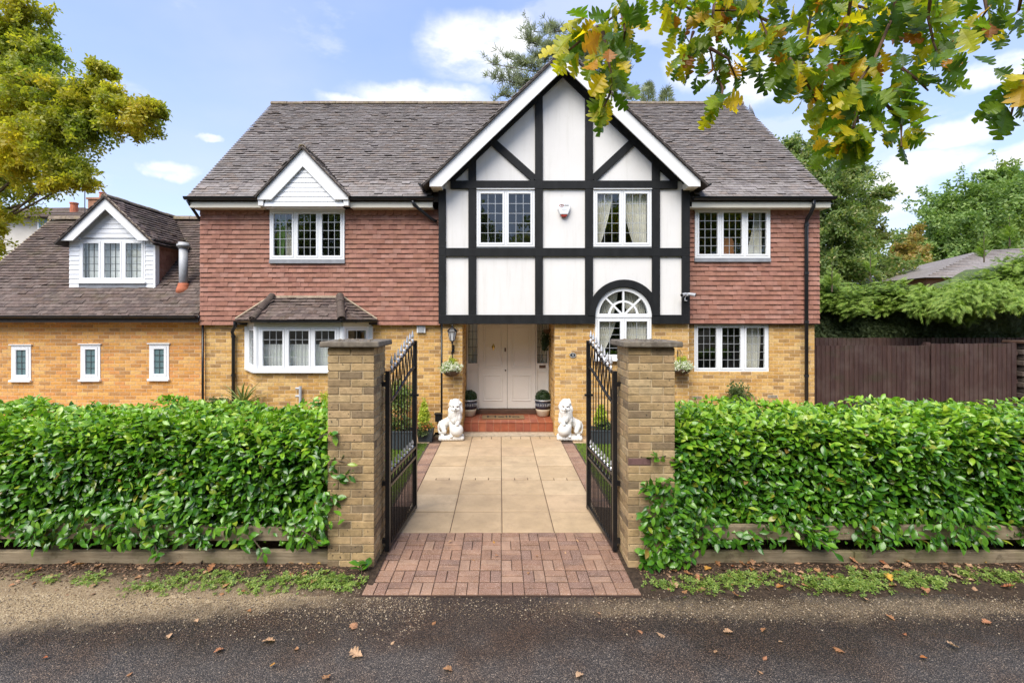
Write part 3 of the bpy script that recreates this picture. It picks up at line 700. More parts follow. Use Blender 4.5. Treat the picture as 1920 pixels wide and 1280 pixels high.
# roof -----------------------------------------------------------------------
RX0, RX1, EY, EZ, RY, RZ = -6.28, 6.67, 9.50, 4.84, 13.0, 8.30
_m = MB()
for (xa, xb_, ya) in ((RX0 + .02, -4.72, EY), (-4.72, -3.13, 9.98), (-3.13, -1.22, EY), (-1.22, 3.78, 10.3), (3.78, RX1 - .02, EY)):
    zy = lambda y: EZ + (y - EY) * (RZ - EZ) / (RY - EY)
    _m.prism([(ya, zy(ya) - .05), (RY, RZ - .05), (2 * RY - EY, EZ - .05), (2 * RY - EY, EZ - .13), (RY, RZ - .13), (ya, zy(ya) - .13)], lambda u, v, w: (w, u, v), xa, xb_)
roof = _m.build('roof', 'under_roof', house)
def roof_tiles(o, ax, up, out, width, length, keep, gauge=.1, pu=.166, thick=.012, lift=.028):
    """plain tiles laid up a slope from the eaves point o; keep(point) says whether one is wanted"""
    o, ax, up, out = map(np.array, (o, ax, up, out)); Ms = []
    rows = int(length / gauge)
    for j in range(rows + 1):
        off = -.083 if j % 2 else 0; u = off
        jog = random.uniform(-.0025, .0025)
        while u < width - .01:
            a, b_ = max(u, 0), min(u + pu, width); u += pu
            if b_ - a < .03: continue
            s0 = j * gauge - .01 + jog; l = min(gauge * 1.35, length - s0)
            if l < .02: continue
            p = o + ax * (a + .0015) + up * s0
            r = keep(p + ax * (b_ - a) / 2 + up * .05)
            if not r: continue
            hi = lift + abs(random.gauss(0, .003)); tw = random.gauss(0, .003)
            if random.random() < .05: hi += .012
            jg = random.gauss(0, .003); lo = p + out * hi + up * jg; ro = p + ax * (b_ - a - .003) + out * (hi + tw) + up * (jg + random.gauss(0, .0015)); lt = p + up * l + out * .001
            Ms.append(mat4(lo, ro - lo, -out * thick, lt - lo))
    return Ms
sl_ = math.hypot(RY - EY, RZ - EZ); up_ = ((0), (RY - EY) / sl_, (RZ - EZ) / sl_); out_ = (0, -(RZ - EZ) / sl_, (RY - EY) / sl_)
GX, GZ, GS, GHW = 1.255, 7.62, .96, 2.75           # front gable ridge
CXg, CZg, CS, CHW = -3.925, 5.80, 1.05, .93        # small gablet over the window
def in_gable(p): return p[2] < GZ - GS * abs(p[0] - GX) - .12 or p[2] < CZg - CS * abs(p[0] - CXg) - .08
Ms = roof_tiles((RX0, EY - .03, EZ - .05), (1, 0, 0), up_, out_, RX1 - RX0, sl_, lambda p: not in_gable(p))
lay('roof_tile', 'roof_tiles', UB, Ms, 'tile_roof', roof, 200)
# ridge
mb = []
def half_round(o, d, r, l, name, mat, parent, up=(0, 0, 1)):
    d = np.array(d, float); d /= np.linalg.norm(d); s = np.cross(d, up); s /= np.linalg.norm(s); n_ = np.cross(s, d); V = []; k = 8
    for t in (0, l):
        for rr in (r, r - .02):
            V += [np.array(o) + d * t + (s * math.cos(math.pi * i / k) + n_ * math.sin(math.pi * i / k)) * rr for i in range(k + 1)]
    m = k + 1; Fc = []
    for i in range(k): Fc += [(i, i + 1, 2 * m + i + 1, 2 * m + i), (m + i + 1, m + i, 3 * m + i, 3 * m + i + 1), (i + 1, i, m + i, m + i + 1), (2 * m + i, 2 * m + i + 1, 3 * m + i + 1, 3 * m + i)]
    return MB().add(V, Fc).build(name, mat, parent, smooth=False)
def ridge_run(a, b_, r, seg, parent, mat, name='ridge_tile'):
    a, b_ = np.array(a, float), np.array(b_, float); L_ = np.linalg.norm(b_ - a); n = max(1, round(L_ / seg)); d = (b_ - a) / L_
    for i in range(n): half_round(a + d * (L_ * i / n) + np.array((0, 0, random.uniform(-.006, .006))), d, r + random.uniform(-.004, .004), L_ / n - .008, name, mat, parent)
ridge_run((RX0, RY, RZ - .055), (RX1, RY, RZ - .055), .10, .45, roof, 'ridge_moss')
# cross gable roof and gablet roof
def gable_roof(cx, cz, sl, hw, y0, name, tmat, tile_single, main, yback=None, moss='ridge_moss', parent=house):
    """ridge along y at (cx, cz), slope sl, half width hw, from y0 back to where it dies into the main slope main(z) -> y"""
    L_ = math.hypot(1, sl); mb = MB(); Ms = []
    for s in (-1, 1):
        yr = main(cz) if yback is None else yback; ye = main(cz - sl * hw) if yback is None else yback
        p = [(cx, y0, cz - .03), (cx, yr, cz - .03), (cx + s * hw, ye, cz - sl * hw - .03), (cx + s * hw, y0, cz - sl * hw - .03)]
        mb.add(p + [(a, b_, c - .035) for a, b_, c in p], [(0, 1, 2, 3), (7, 6, 5, 4), (3, 2, 6, 7), (0, 3, 7, 4), (1, 5, 6, 2)])
    rf = mb.build(name, 'under_roof', parent)
    for s in (-1, 1):
        o = (cx + s * hw, y0, cz - sl * hw - .03); up = (-s / L_, 0, sl / L_); out = (s * sl / L_, 0, 1 / L_)
        keep = lambda p: p[1] < (main(p[2]) if yback is None else yback) + .06
        yr = main(cz) if yback is None else yback
        M_ = roof_tiles(o, (0, 1, 0), up, out, yr - y0, hw * L_, keep)
        Ms += M_
    lay('roof_tile', 'roof_tiles', UB, Ms, tmat, rf, tile_single, None)
    ridge_run((cx, y0 + .01, cz - .05), (cx, (main(cz) if yback is None else yback), cz - .05), .075, .33, rf, moss)
    return rf
tanm = (RZ - EZ) / (RY - EY)
main_y = lambda z: EY + (z - EZ) / tanm
gable_roof(GX, GZ, GS, GHW, 9.10, 'gable_roof', 'tile_roof', 60, main_y)
gable_roof(CXg, CZg, CS, CHW, 9.34, 'gablet_roof', 'tile_roof', 40, main_y)
def bargeboard(name, cx, cz, sl, hw, vth, y0, y1, foot, parent, mat='white_paint', zfoot=None, hw_end=None):
    """pair of boards under the verge; foot: length of the level boxed end"""
    for s in (-1, 1):
        zf = cz - sl * hw; zb = zfoot if zfoot is not None else zf - .13
        xi = (cz - vth - zb) / sl                       # where the lower edge reaches the foot level
        poly = [(0, cz), (s * hw, zf), (s * hw, zb), (s * xi, zb), (0, cz - vth)]
        MB().prism(poly, lambda u, v, w: (cx + u, w, v), y0, y1).build(name, mat, parent, bevel=.004)
def verge(cx, cz, sl, hw, y0, y1, parent):
    for s in (-1, 1):
        poly = [(0, cz + .035), (s * hw, cz + .035 - sl * hw), (s * hw, cz - sl * hw), (0, cz)]
        MB().prism(poly, lambda u, v, w: (cx + u, w, v), y0, y1).build('verge_bedding', 'verge_mortar', parent)
bargeboard('bargeboard', GX, 7.555, .96, 2.625, .335, 9.15, 9.18, .3, house, zfoot=4.925)
verge(GX, 7.557, .96, 2.66, 9.12, 9.165, house)
for s in (-1, 1):        # soffit and boxed foot of the gable
    MB().prism([(0, 7.53), (s * 2.60, 7.53 - .96 * 2.60), (s * 2.60, 7.50 - .96 * 2.60), (0, 7.50)], lambda u, v, w: (GX + u, w, v), 9.182, 9.60).build('soffit', 'white_paint', house)
    x0, x1 = sorted((GX + s * 2.615, GX + s * 2.40)); box('eaves_box', 'cream_paint', house, x0, x1, 9.182, 9.60, 4.93, 5.05, .004)
bargeboard('bargeboard', CXg, 5.75, 1.05, .905, .36, 9.385, 9.41, .2, house, zfoot=4.73)
for s in (-1, 1): x0, x1 = sorted((CXg + s * .80, CXg + s * .90)); box('eaves_box', 'white_paint', house, x0, x1, 9.412, 9.53, 4.62, 4.80)
verge(CXg, 5.755, 1.05, .93, 9.36, 9.395, house)
# gablet cladding boards
def boards(name, cx, z0, z1, halfw, y, h, mat, parent, amp=.012):
    z = z0
    while z < z1 - .01:
        zt = min(z + h, z1); wa, wb = halfw(z), halfw(zt)
        if wa > .015:
            V = [(cx - wa, y - amp, z), (cx + wa, y - amp, z), (cx + wa, y + .03, z), (cx - wa, y + .03, z), (cx - wb, y, zt), (cx + wb, y, zt), (cx + wb, y + .03, zt), (cx - wb, y + .03, zt)]
            MB().hexa(V).build(name, mat, parent)
        z += h
boards('cladding_board', CXg, 4.615, 5.50, lambda z: min(.80, max(.005, (5.52 - z) / 1.05)), 9.45, .095, 'upvc', house)
box('head_trim', 'upvc', house, W_UL[0] - .03, W_UL[1] + .03, 9.46, 9.74, 4.606, 4.6145)
box('lead_flashing', 'lead', house, W_UL[0] - .01, W_UL[1] + .01, 9.70, 9.765, W_UL[2] - .075, W_UL[2] - .006)
box('lead_flashing', 'lead', house, W_UR[0] - .01, W_UR[1] + .01, 9.70, 9.765, W_UR[2] - .075, W_UR[2] - .006)
# eaves: fascia, soffit, gutters
def gutter(name, pts, r, parent, mat='black_plastic'):
    a, b_ = np.array(pts[0], float), np.array(pts[1], float); d = (b_ - a) / np.linalg.norm(b_ - a); s = np.cross(d, (0, 0, 1)); k = 8; V = []
    for t in (a, b_):
        for rr in (r, r - .008): V += [t + s * math.cos(math.pi * i / k) * rr + np.array((0, 0, -math.sin(math.pi * i / k) * rr)) for i in range(k + 1)]
    m = k + 1; Fc = []
    for i in range(k): Fc += [(i, i + 1, 2 * m + i + 1, 2 * m + i), (m + i + 1, m + i, 3 * m + i, 3 * m + i + 1), (i + 1, i, m + i, m + i + 1), (2 * m + i, 2 * m + i + 1, 3 * m + i + 1, 3 * m + i)]
    Fc += [(0, m, 3 * m, 2 * m), (k, 2 * m + k, 3 * m + k, m + k)]
    Fc += [tuple(range(k + 1)), tuple(range(2 * m + k, 2 * m - 1, -1))]
    o = MB().add(V, Fc).build(name, mat, parent)
    L_ = np.linalg.norm(b_ - a)
    for i in range(max(1, int(L_ / .9))):
        c = a + d * (.3 + .9 * i); t = MB(); q = [c + d * w + s * math.cos(math.pi * i2 / k) * (r + .006) + np.array((0, 0, -math.sin(math.pi * i2 / k) * (r + .006))) for w in (0, .03) for i2 in range(k + 1)]
        t.add(q, [(i2, i2 + 1, m + i2 + 1, m + i2) for i2 in range(k)]).build('gutter_bracket', mat, o)
    return o
for (a, b_) in ((RX0, -4.80), (-3.04, -1.36)): 
    box('fascia', 'cream_paint', house, a + .02, b_, EY + .005, EY + .03, 4.60, 4.80, .003); box('soffit', 'cream_paint', house, a + .02, b_, EY + .032, YT + .05, 4.605, 4.63)
    gutter('gutter', [(a - .03, EY - .055, 4.80), (b_ + .03, EY - .055, 4.80)], .062, house)
box('fascia', 'cream_paint', house, 3.86, RX1 - .02, EY + .005, EY + .03, 4.60, 4.80, .003); box('soffit', 'cream_paint', house, 3.80, RX1 - .02, EY + .032, YT + .05, 4.605, 4.63)
gutter('gutter', [(3.86, EY - .055, 4.80), (RX1 + .03, EY - .055, 4.80)], .062, house)
for s in (-1, 1): gutter('gutter', [(GX + s * 2.80, 9.16, 4.99), (GX + s * 2.80, 9.62, 4.99)], .05, house)
def pipe(name, pts, r, parent, mat='black_plastic', clips=None):
    o = MB().tube(pts, r, 10).build(name, mat, parent, smooth=False)
    for p in o.data.polygons: p.use_smooth = len(p.vertices) == 4
    for z in clips or []:
        x, y = pts[-1][0], pts[-1][1]; MB().lathe([(r + .009, -.025), (r + .009, .025)], (x, y, z), 12).build('pipe_clip', mat, o)
    return o
XD = PX(1511, 9.70)
pipe('downpipe', [(XD, 9.45, 4.75), (XD, 9.46, 4.62), (XD, 9.55, 4.5), (XD, 9.67, 4.4), (XD, 9.68, 4.3), (XD, 9.68, .02)], .036, house, clips=(4.28, 3.3, 2.3, 1.2))
pipe('downpipe', [(PX(383, 9.85), 9.80, 2.25), (PX(383, 9.85), 9.80, .02)], .024, house)
pipe('downpipe', [(PX(828, 9.80), 9.81, 2.25), (PX(828, 9.80), 9.81, .02)], .022, house)
xb = PX(438, 9.80)
pipe('downpipe', [(-5.40, 9.62, 2.30), (-5.42, 9.66, 2.22), (xb, 9.75, 2.10), (xb, 9.79, 2.02), (xb, 9.79, .02)], .034, house, clips=(2.0, 1.2))
pipe('downpipe', [(-1.75, 9.45, 4.74), (-1.74, 9.47, 4.66), (-1.40, 9.68, 4.40), (-1.30, 9.70, 4.36)], .033, house)
pipe('downpipe', [(-6.27, 9.47, 4.74), (-6.24, 9.55, 4.62), (-6.21, 9.66, 4.5), (-6.22, 9.80, 4.40)], .03, house)

# gable: plaster and black timbers -------------------------------------------
GPX0, GPX1 = -1.20, 3.76
mb = MB()
arch_cell = (1.80, 3.10, 2.0, 3.66)
slab_cells(mb, GPX0, GPX1, 2.30, 5.03, [W_GL, W_GR, arch_cell], lambda p, q, c, d: mb.box(p, q, YG + .05, YG + .13, c, d))
mb.prism([(GX - 2.46, 5.0302), (GX + 2.46, 5.0302), (GX, 7.44)], lambda u, v, w: (u, w, v), YG + .05, YG + .13)
ra = ARC_R + .035
arc = [(ARC_X + ra * math.cos(math.pi * (1 - k / 24)), ARC_Z + ra * math.sin(math.pi * (1 - k / 24))) for k in range(25)]
for k in range(24):
    (xa, za), (xb_, zb_) = arc[k], arc[k + 1]
    mb.hexa([(xa, YG + .05, za), (xb_, YG + .05, zb_), (xb_, YG + .13, zb_), (xa, YG + .13, za), (xa, YG + .05, 3.66), (xb_, YG + .05, 3.66), (xb_, YG + .13, 3.66), (xa, YG + .13, 3.66)])
mb.box(1.80, ARC_X - ra, YG + .05, YG + .13, 2.30, 3.66); mb.box(ARC_X + ra, 3.10, YG + .05, YG + .13, 2.30, 3.66)
mb.build('plaster_wall', 'plaster', house)
box('jetty_board', 'brown_wood', house, -1.20, ARC_X - ARC_R - .02, YG + .06, YP + .30, 2.285, 2.299); box('jetty_board', 'brown_wood', house, ARC_X + ARC_R + .02, 3.79, YG + .06, YP + .30, 2.285, 2.299)
def timber(x0, x1, z0, z1, y=YG): return box('timber', 'black_timber', house, x0, x1, y, YG + .055, z0, z1, .006)
posts = [(-1.237, -1.09), (-.64, -.482), (.697, .853), (1.70, 1.858), (3.042, 3.20), (3.64, 3.797)]
B1, B2, B3 = (2.26, 2.445), (3.612, 3.782), (4.965, 5.13)
for i, (a, b_) in enumerate(posts):
    timber(a, b_, B2[1] + .001, B3[0] - .001, YG + .004)
    timber(a, b_, B1[1] + .001, B2[0] - .001, YG + .004)
for (a, b_) in ((-1.237, ARC_X - ARC_R - .012), (ARC_X + ARC_R + .012, 3.797)): timber(a, b_, *B1)
timber(-1.09, 3.64, *B2); timber(-1.0, 3.55, *B3)
for (a, b_) in (posts[0], posts[-1]): timber(a, b_, B2[0], B2[1], YG + .004)
zr = lambda x, off: 7.45 - off - .96 * abs(x - GX)          # lines parallel to the rafters
for s in (-1, 1):
    MB().prism([(0, 7.45), (s * 2.42, 7.45 - .96 * 2.42), (s * 2.17, 7.45 - .96 * 2.42), (0, 7.45 - .24)], lambda u, v, w: (GX + u, w, v), YG + .002, YG + .056).build('timber', 'black_timber', house, bevel=.006)
for (a, b_) in posts[1:5]:
    MB().prism([(a, B3[1] + .001), (b_, B3[1] + .001), (b_, zr(b_, .20)), (a, zr(a, .20))], lambda u, v, w: (u, w, v), YG + .006, YG + .055).build('timber', 'black_timber', house, bevel=.006)
for s in (-1, 1):        # braces
    xa, xb_ = (GX - .56, GX - 1.42) if s < 0 else (GX + .60, GX + 1.42)
    za, zb_ = 5.16, zr(xb_, .16)
    d = np.array((xb_ - xa, zb_ - za)); d /= np.linalg.norm(d); n_ = np.array((-d[1], d[0])) * .075
    p0, p1 = np.array((xa, za)), np.array((xb_, zb_))
    MB().prism([tuple(p0 - n_), tuple(p1 - n_), tuple(p1 + n_), tuple(p0 + n_)], lambda u, v, w: (u, w, v), YG + .010, YG + .055).build('timber', 'black_timber', house, bevel=.006)
# curved head timber over the arched window
ro_, ri_ = ARC_R + .155, ARC_R + .01
poly = [(ARC_X + ro_ * math.cos(math.pi * k / 24), ARC_Z + ro_ * math.sin(math.pi * k / 24)) for k in range(25)]
poly_i = [(ARC_X + ri_ * math.cos(math.pi * k / 24), ARC_Z + ri_ * math.sin(math.pi * k / 24)) for k in range(25)]
V = [(x, YG - .012, z) for x, z in poly] + [(x, YG - .012, z) for x, z in poly_i] + [(x, YG + .06, z) for x, z in poly] + [(x, YG + .06, z) for x, z in poly_i]; n = 25
Fc = []
for k in range(24): Fc += [(k, n + k, n + k + 1, k + 1), (k, k + 1, 2 * n + k + 1, 2 * n + k), (n + k + 1, n + k, 3 * n + k, 3 * n + k + 1)]
Fc += [(0, 2 * n, 3 * n, n), (24, n + 24, 3 * n + 24, 2 * n + 24)]
MB().add(V, Fc).build('arch_timber', 'black_timber', house)

# windows --------------------------------------------------------------------
def bars(mb, fn, rects, d0, d1):
    for (a, b_, c, d) in rects: mb.hexa([fn(a, d0, c), fn(b_, d0, c), fn(b_, d1, c), fn(a, d1, c), fn(a, d0, d), fn(b_, d0, d), fn(b_, d1, d), fn(a, d1, d)])
def window(parent, w, h, fn, lights, cols, rows, fr=.042, ca=.038, came='came', glass='window_glass', sill=True, room=1.6, mull=.042, came_w=.0045, sash=True, widen=.45):
    """casement window in a plane: fn(u, d, v), u 0..w, v 0..h, d inwards from the frame face"""
    mb = MB(); lw = (w - 2 * fr - (lights - 1) * mull) / lights
    rects = [(0, w, 0, fr), (0, w, h - fr, h), (0, fr, fr, h - fr), (w - fr, w, fr, h - fr)] + [(fr + (i + 1) * lw + i * mull, fr + (i + 1) * (lw + mull), fr, h - fr) for i in range(lights - 1)]
    bars(mb, fn, rects, 0, .07); win = mb.build('window', 'upvc', parent, bevel=.003)
    for i in range(lights):
        a, b_ = fr + i * (lw + mull) + .003, fr + i * (lw + mull) + lw - .003; c, d = fr + .003, h - fr - .003
        e = ca if sash else .02
        mb = MB(); bars(mb, fn, [(a, b_, c, c + e), (a, b_, d - e, d), (a, a + e, c + e, d - e), (b_ - e, b_, c + e, d - e)], -.006, .05); mb.build('casement', 'upvc', win, bevel=.004)
        a, b_, c, d = a + e, b_ - e, c + e, d - e; pw, ph = (b_ - a) / cols, (d - c) / rows
        me = fast_mesh('pane', [(0, 0, 0), (pw, 0, 0), (pw, 0, ph), (0, 0, ph)], [(0, 1, 2, 3)], glass)
        o0 = np.array(fn(0, 0, 0)); ex = np.array(fn(1, 0, 0)) - o0; ey = np.array(fn(0, 1, 0)) - o0; ez = np.array(fn(0, 0, 1)) - o0
        for q in range(cols):
            for r in range(rows):
                tx, tz = random.gauss(0, .006), random.gauss(0, .006)
                o = link(bpy.data.objects.new('pane', me)); o.matrix_basis = Matrix(mat4(fn(a + q * pw, .022, c + r * ph), ex + ey * tx, ey, ez + ey * tz).tolist()); setparent(o, win)
        mb = MB(); cw = came_w
        bars(mb, fn, [(a + q * pw - cw, a + q * pw + cw, c, d) for q in range(1, cols)], .013, .028)
        bars(mb, fn, [(a, b_, c + r * ph - cw, c + r * ph + cw) for r in range(1, rows)], .012, .027)
        mb.build('lead_came', came, win)
    if sill: 
        mb = MB(); bars(mb, fn, [(-.02, w + .02, -.045, -.001)], -.045, .07); mb.build('sill', 'upvc', win, bevel=.006)
    if room:
        mb = MB(); f0, f1 = .075, room
        c8 = [fn(-.02, f0, -.02), fn(w + .02, f0, -.02), fn(w + widen, f1, -widen * 1.1), fn(-widen, f1, -widen * 1.1), fn(-.02, f0, h + .02), fn(w + .02, f0, h + .02), fn(w + widen, f1, h + widen * .5), fn(-widen, f1, h + widen * .5)]
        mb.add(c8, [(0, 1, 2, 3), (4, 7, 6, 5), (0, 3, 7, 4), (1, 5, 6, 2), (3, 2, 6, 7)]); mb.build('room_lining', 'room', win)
    return win
def wflat(op, Y): return (op[1] - op[0], op[3] - op[2], lambda u, d, v: (op[0] + u, Y + d, op[2] + v))
window(house, *wflat(W_UL, 9.71), 3, 3, 5, sill=False)
window(house, *wflat(W_UR, 9.71), 3, 3, 5, sill=False)
window(house, *wflat(W_LR, 9.865), 3, 3, 5, sill=False)
window(house, *wflat(W_GL, 9.475), 2, 3, 5, sill=False)
window(house, *wflat(W_GR, 9.475), 2, 3, 5, sill=False)
for op in (W_GL, W_GR): box('window_head', 'upvc', house, op[0] - .0, op[1] + .0, 9.44, 9.50, op[3] + .001, op[3] + .014)
# arched window
opA = (ARC_X - ARC_R, ARC_X + ARC_R, ARC_B, ARC_Z - .035)
window(house, *wflat(opA, 9.50), 2, 2, 5, sill=True)
aw = MB(); rr = ARC_R; n = 24
def ring(mb, r0, r1, y0, y1, a0=0, a1=math.pi, n=24):
    A = [a0 + (a1 - a0) * k / n for k in range(n + 1)]; V = []
    for y in (y0, y1):
        for r in (r0, r1): V += [(ARC_X + r * math.cos(t), y, ARC_Z + r * math.sin(t)) for t in A]
    m = n + 1; Fc = []
    for k in range(n): Fc += [(k, k + 1, m + k + 1, m + k), (2 * m + k + 1, 2 * m + k, 3 * m + k, 3 * m + k + 1), (k + 1, k, 2 * m + k, 2 * m + k + 1), (m + k, m + k + 1, 3 * m + k + 1, 3 * m + k)]
    Fc += [(0, m, 3 * m, 2 * m), (n, 2 * m + n, 3 * m + n, m + n)]
    mb.add(V, Fc)
ring(aw, rr - .075, rr, 9.49, 9.57); aw.box(ARC_X - rr, ARC_X + rr, 9.486, 9.574, ARC_Z - .034, ARC_Z + .04)
fan = aw.build('fan_window', 'upvc', house)
gb = MB(); ring(gb, .265, .305, 9.497, 9.54)
gb.build('glazing_bar', 'upvc', fan)
for t in (R(45), R(90), R(135)):
    c, s = math.cos(t), math.sin(t); q = .018
    V = [(ARC_X + c * r + w * -s, y, ARC_Z + s * r + w * c) for y in (9.494, 9.545) for r, w in ((.04, -q), (rr - .07, -q), (rr - .07, q), (.04, q))]
    MB().add(V, [(0, 1, 2, 3), (7, 6, 5, 4), (0, 4, 5, 1), (1, 5, 6, 2), (2, 6, 7, 3), (3, 7, 4, 0)]).build('glazing_bar', 'upvc', fan)
for a0 in range(4):
    for (r0, r1) in ((.04, .27), (.30, rr - .07)):
        A = [math.pi / 4 * a0 + math.pi / 4 * k / 6 for k in range(7)]; tx = random.gauss(0, .004)
        V = [(ARC_X + r * math.cos(t), 9.52 + tx * (r - .3), ARC_Z + r * math.sin(t)) for r in (r0, r1) for t in A]
        MB().add(V, [(k, 7 + k, 8 + k, k + 1) for k in range(6)]).build('pane', 'window_glass', fan)
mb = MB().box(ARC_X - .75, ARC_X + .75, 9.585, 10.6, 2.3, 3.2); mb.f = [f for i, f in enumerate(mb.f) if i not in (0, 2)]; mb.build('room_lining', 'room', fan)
# bay window
for (p, q) in zip(bay_pts, bay_pts[1:]):
    p, q = np.array(p), np.array(q); L_ = np.linalg.norm(q - p); d = (q - p) / L_; nn = np.array((-d[1], d[0])); front = abs(d[1]) < .1
    e0 = .055
    fn = (lambda p, d, nn: lambda u, dd, v: (p[0] + d[0] * (u + e0) + nn[0] * (dd - .012), p[1] + d[1] * (u + e0) + nn[1] * (dd - .012), 1.36 + v))(p, d, nn)
    window(house, L_ - 2 * e0, .85, fn, 3 if front else 1, 3 if front else 2, 4, came='came', room=None, sill=False, fr=.04)
    mb = MB(); a, b_ = p - d * .03 - nn * .075, q + d * .03 - nn * .075; c, e = q + nn * .06, p + nn * .06
    mb.hexa([(*a, 1.312), (*b_, 1.312), (*c, 1.312), (*e, 1.312), (*a, 1.356), (*b_, 1.356), (*c, 1.356), (*e, 1.356)]); mb.build('bay_sill', 'upvc', house, bevel=.004)
    mb = MB(); a, b_ = p - nn * .03, q - nn * .03
    mb.hexa([(*a, 2.212), (*b_, 2.212), (*c, 2.212), (*e, 2.212), (*a, 2.30), (*b_, 2.30), (*c, 2.30), (*e, 2.30)]); mb.build('bay_fascia', 'cream_paint', house)
for (x, y) in bay_pts[1:3]: MB().lathe([(.062, 1.357), (.062, 2.21)], (x, y + .035, 0), 10).build('bay_post', 'upvc', house)
for (x, y) in (bay_pts[0], bay_pts[3]): box('bay_post', 'upvc', house, x - .05, x + .05, y - .06, y + .03, 1.357, 2.21)
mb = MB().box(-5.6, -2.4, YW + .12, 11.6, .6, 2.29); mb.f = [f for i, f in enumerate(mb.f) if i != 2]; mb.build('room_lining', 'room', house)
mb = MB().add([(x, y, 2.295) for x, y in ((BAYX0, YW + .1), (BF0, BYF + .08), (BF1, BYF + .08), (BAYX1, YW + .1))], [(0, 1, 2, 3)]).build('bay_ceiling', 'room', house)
# bay roof
bt0, bt1, bz1, bz0 = -4.67, -3.29, 2.81, 2.335
be = [(-5.43, 9.70), (-4.76, 9.10), (-3.05, 9.10), (-2.53, 9.70)]; top = [(bt0, 9.70), (bt0, 9.70), (bt1, 9.70), (bt1, 9.70)]
mb = MB().add([(*p, bz0) for p in be] + [(bt0, 9.72, bz1), (bt1, 9.72, bz1)], [(0, 1, 4), (1, 2, 5, 4), (2, 3, 5), (3, 2, 1, 0)]); br = mb.build('bay_roof', 'under_roof', house)
Ms = []
for k in range(3):
    p, q = np.array((*be[k], bz0)), np.array((*be[k + 1], bz0)); ax = (q - p); wl = np.linalg.norm(ax); ax /= wl
    tp = np.array(((bt0, bt0, bt1)[k], 9.72, bz1)) if k != 1 else np.array((bt0, 9.72, bz1))
    nrm = np.cross(ax, tp - p); nrm /= np.linalg.norm(nrm); up = np.cross(nrm, ax)
    if up[2] < 0: up = -up; nrm = -nrm
    if nrm[2] < 0: nrm = -nrm
    hgt = (tp - p) @ up
    tl0 = np.array((bt0, 9.72, bz1)) if k < 2 else np.array((bt1, 9.72, bz1)); tl1 = np.array((bt1, 9.72, bz1)) if k > 0 else np.array((bt0, 9.72, bz1))
    u0, u1 = (tl0 - p) @ ax, (tl1 - p) @ ax
    def keep(pt, p=p, ax=ax, up=up, hgt=hgt, u0=u0, u1=u1, wl=wl):
        v = (pt - p) @ up; u = (pt - p) @ ax; t = v / hgt
        return t < 1.0 and u0 * t - .05 < u < wl + (u1 - wl) * t + .05
    Ms += roof_tiles(p, ax, up, nrm, wl, hgt, keep, pu=.166)
lay('roof_tile', 'roof_tiles', UB, Ms, 'tile_roof_dark', br, 60)
for k, tx in ((1, bt0), (2, bt1)):
    a, b_ = np.array((be[k][0], be[k][1] - .02, bz0 + .02)), np.array((tx, 9.70, bz1 + .03)); ridge_run(a, b_, .075, .24, br, 'hip_dark', 'hip_tile')
MB().tube([(be[0][0], 9.69, bz0 + .03), (bt0, 9.71, bz1 + .05)], .022, 6).build('lead_flashing', 'verge_mortar', br); MB().tube([(be[3][0], 9.69, bz0 + .03), (bt1, 9.71, bz1 + .05)], .018, 6).build('lead_flashing', 'verge_mortar', br)
box('lead_flashing', 'verge_mortar', br, bt0, bt1, 9.69, 9.74, bz1 - .01, bz1 + .03)
for (p, q) in zip(be, be[1:]): gutter('gutter', [(p[0], p[1] - .03, bz0 - .002), (q[0], q[1] - .03, bz0 - .002)], .042, house)

# porch ----------------------------------------------------------------------
porch = struct(MB().box(-.763, 1.098, 9.83, 10.92, -.05, .212).build('porch_step', 'grout'))
Ms = []
x = -.763; nx = 12; tw = 1.861 / nx
for i in range(nx):
    for j in range(7):
        y = 9.805 + j * .151
        if j == 0: Ms.append(mat4((x + i * tw + .004, y, .205), (tw - .008, 0, 0), (0, .143, 0), (0, 0, .017 + random.uniform(0, .001))))
        else: Ms.append(mat4((x + i * tw + .004, y + .004, .205), (tw - .008, 0, 0), (0, .143, 0), (0, 0, .015 + random.uniform(0, .002))))
    Ms.append(mat4((x + i * tw + .004, 9.815, .03), (tw - .008, 0, 0), (0, .02, 0), (0, 0, .165)))
lay('quarry_tile', 'quarry_tiles', PAV, Ms, 'quarry_tile', porch, 300, np.ones(len(Ms)))
struct(MB().box(-.95, 1.25, 9.52, 9.83, -.09, .012).build('mortar_strip', 'verge_mortar'))
DY = 10.75
fr_ = MB(); 
for (a, b_) in ((-.764, -.735), (-.52, -.49), (.805, .835), (1.07, 1.099)): fr_.box(a, b_, DY - .03, DY + .07, .325, 2.30)
fr_.box(-.735, -.52, DY - .03, DY + .07, .325, .40); fr_.box(.835, 1.07, DY - .03, DY + .07, .325, .40)
door_frame = fr_.build('door_frame', 'door_paint', house, bevel=.004)
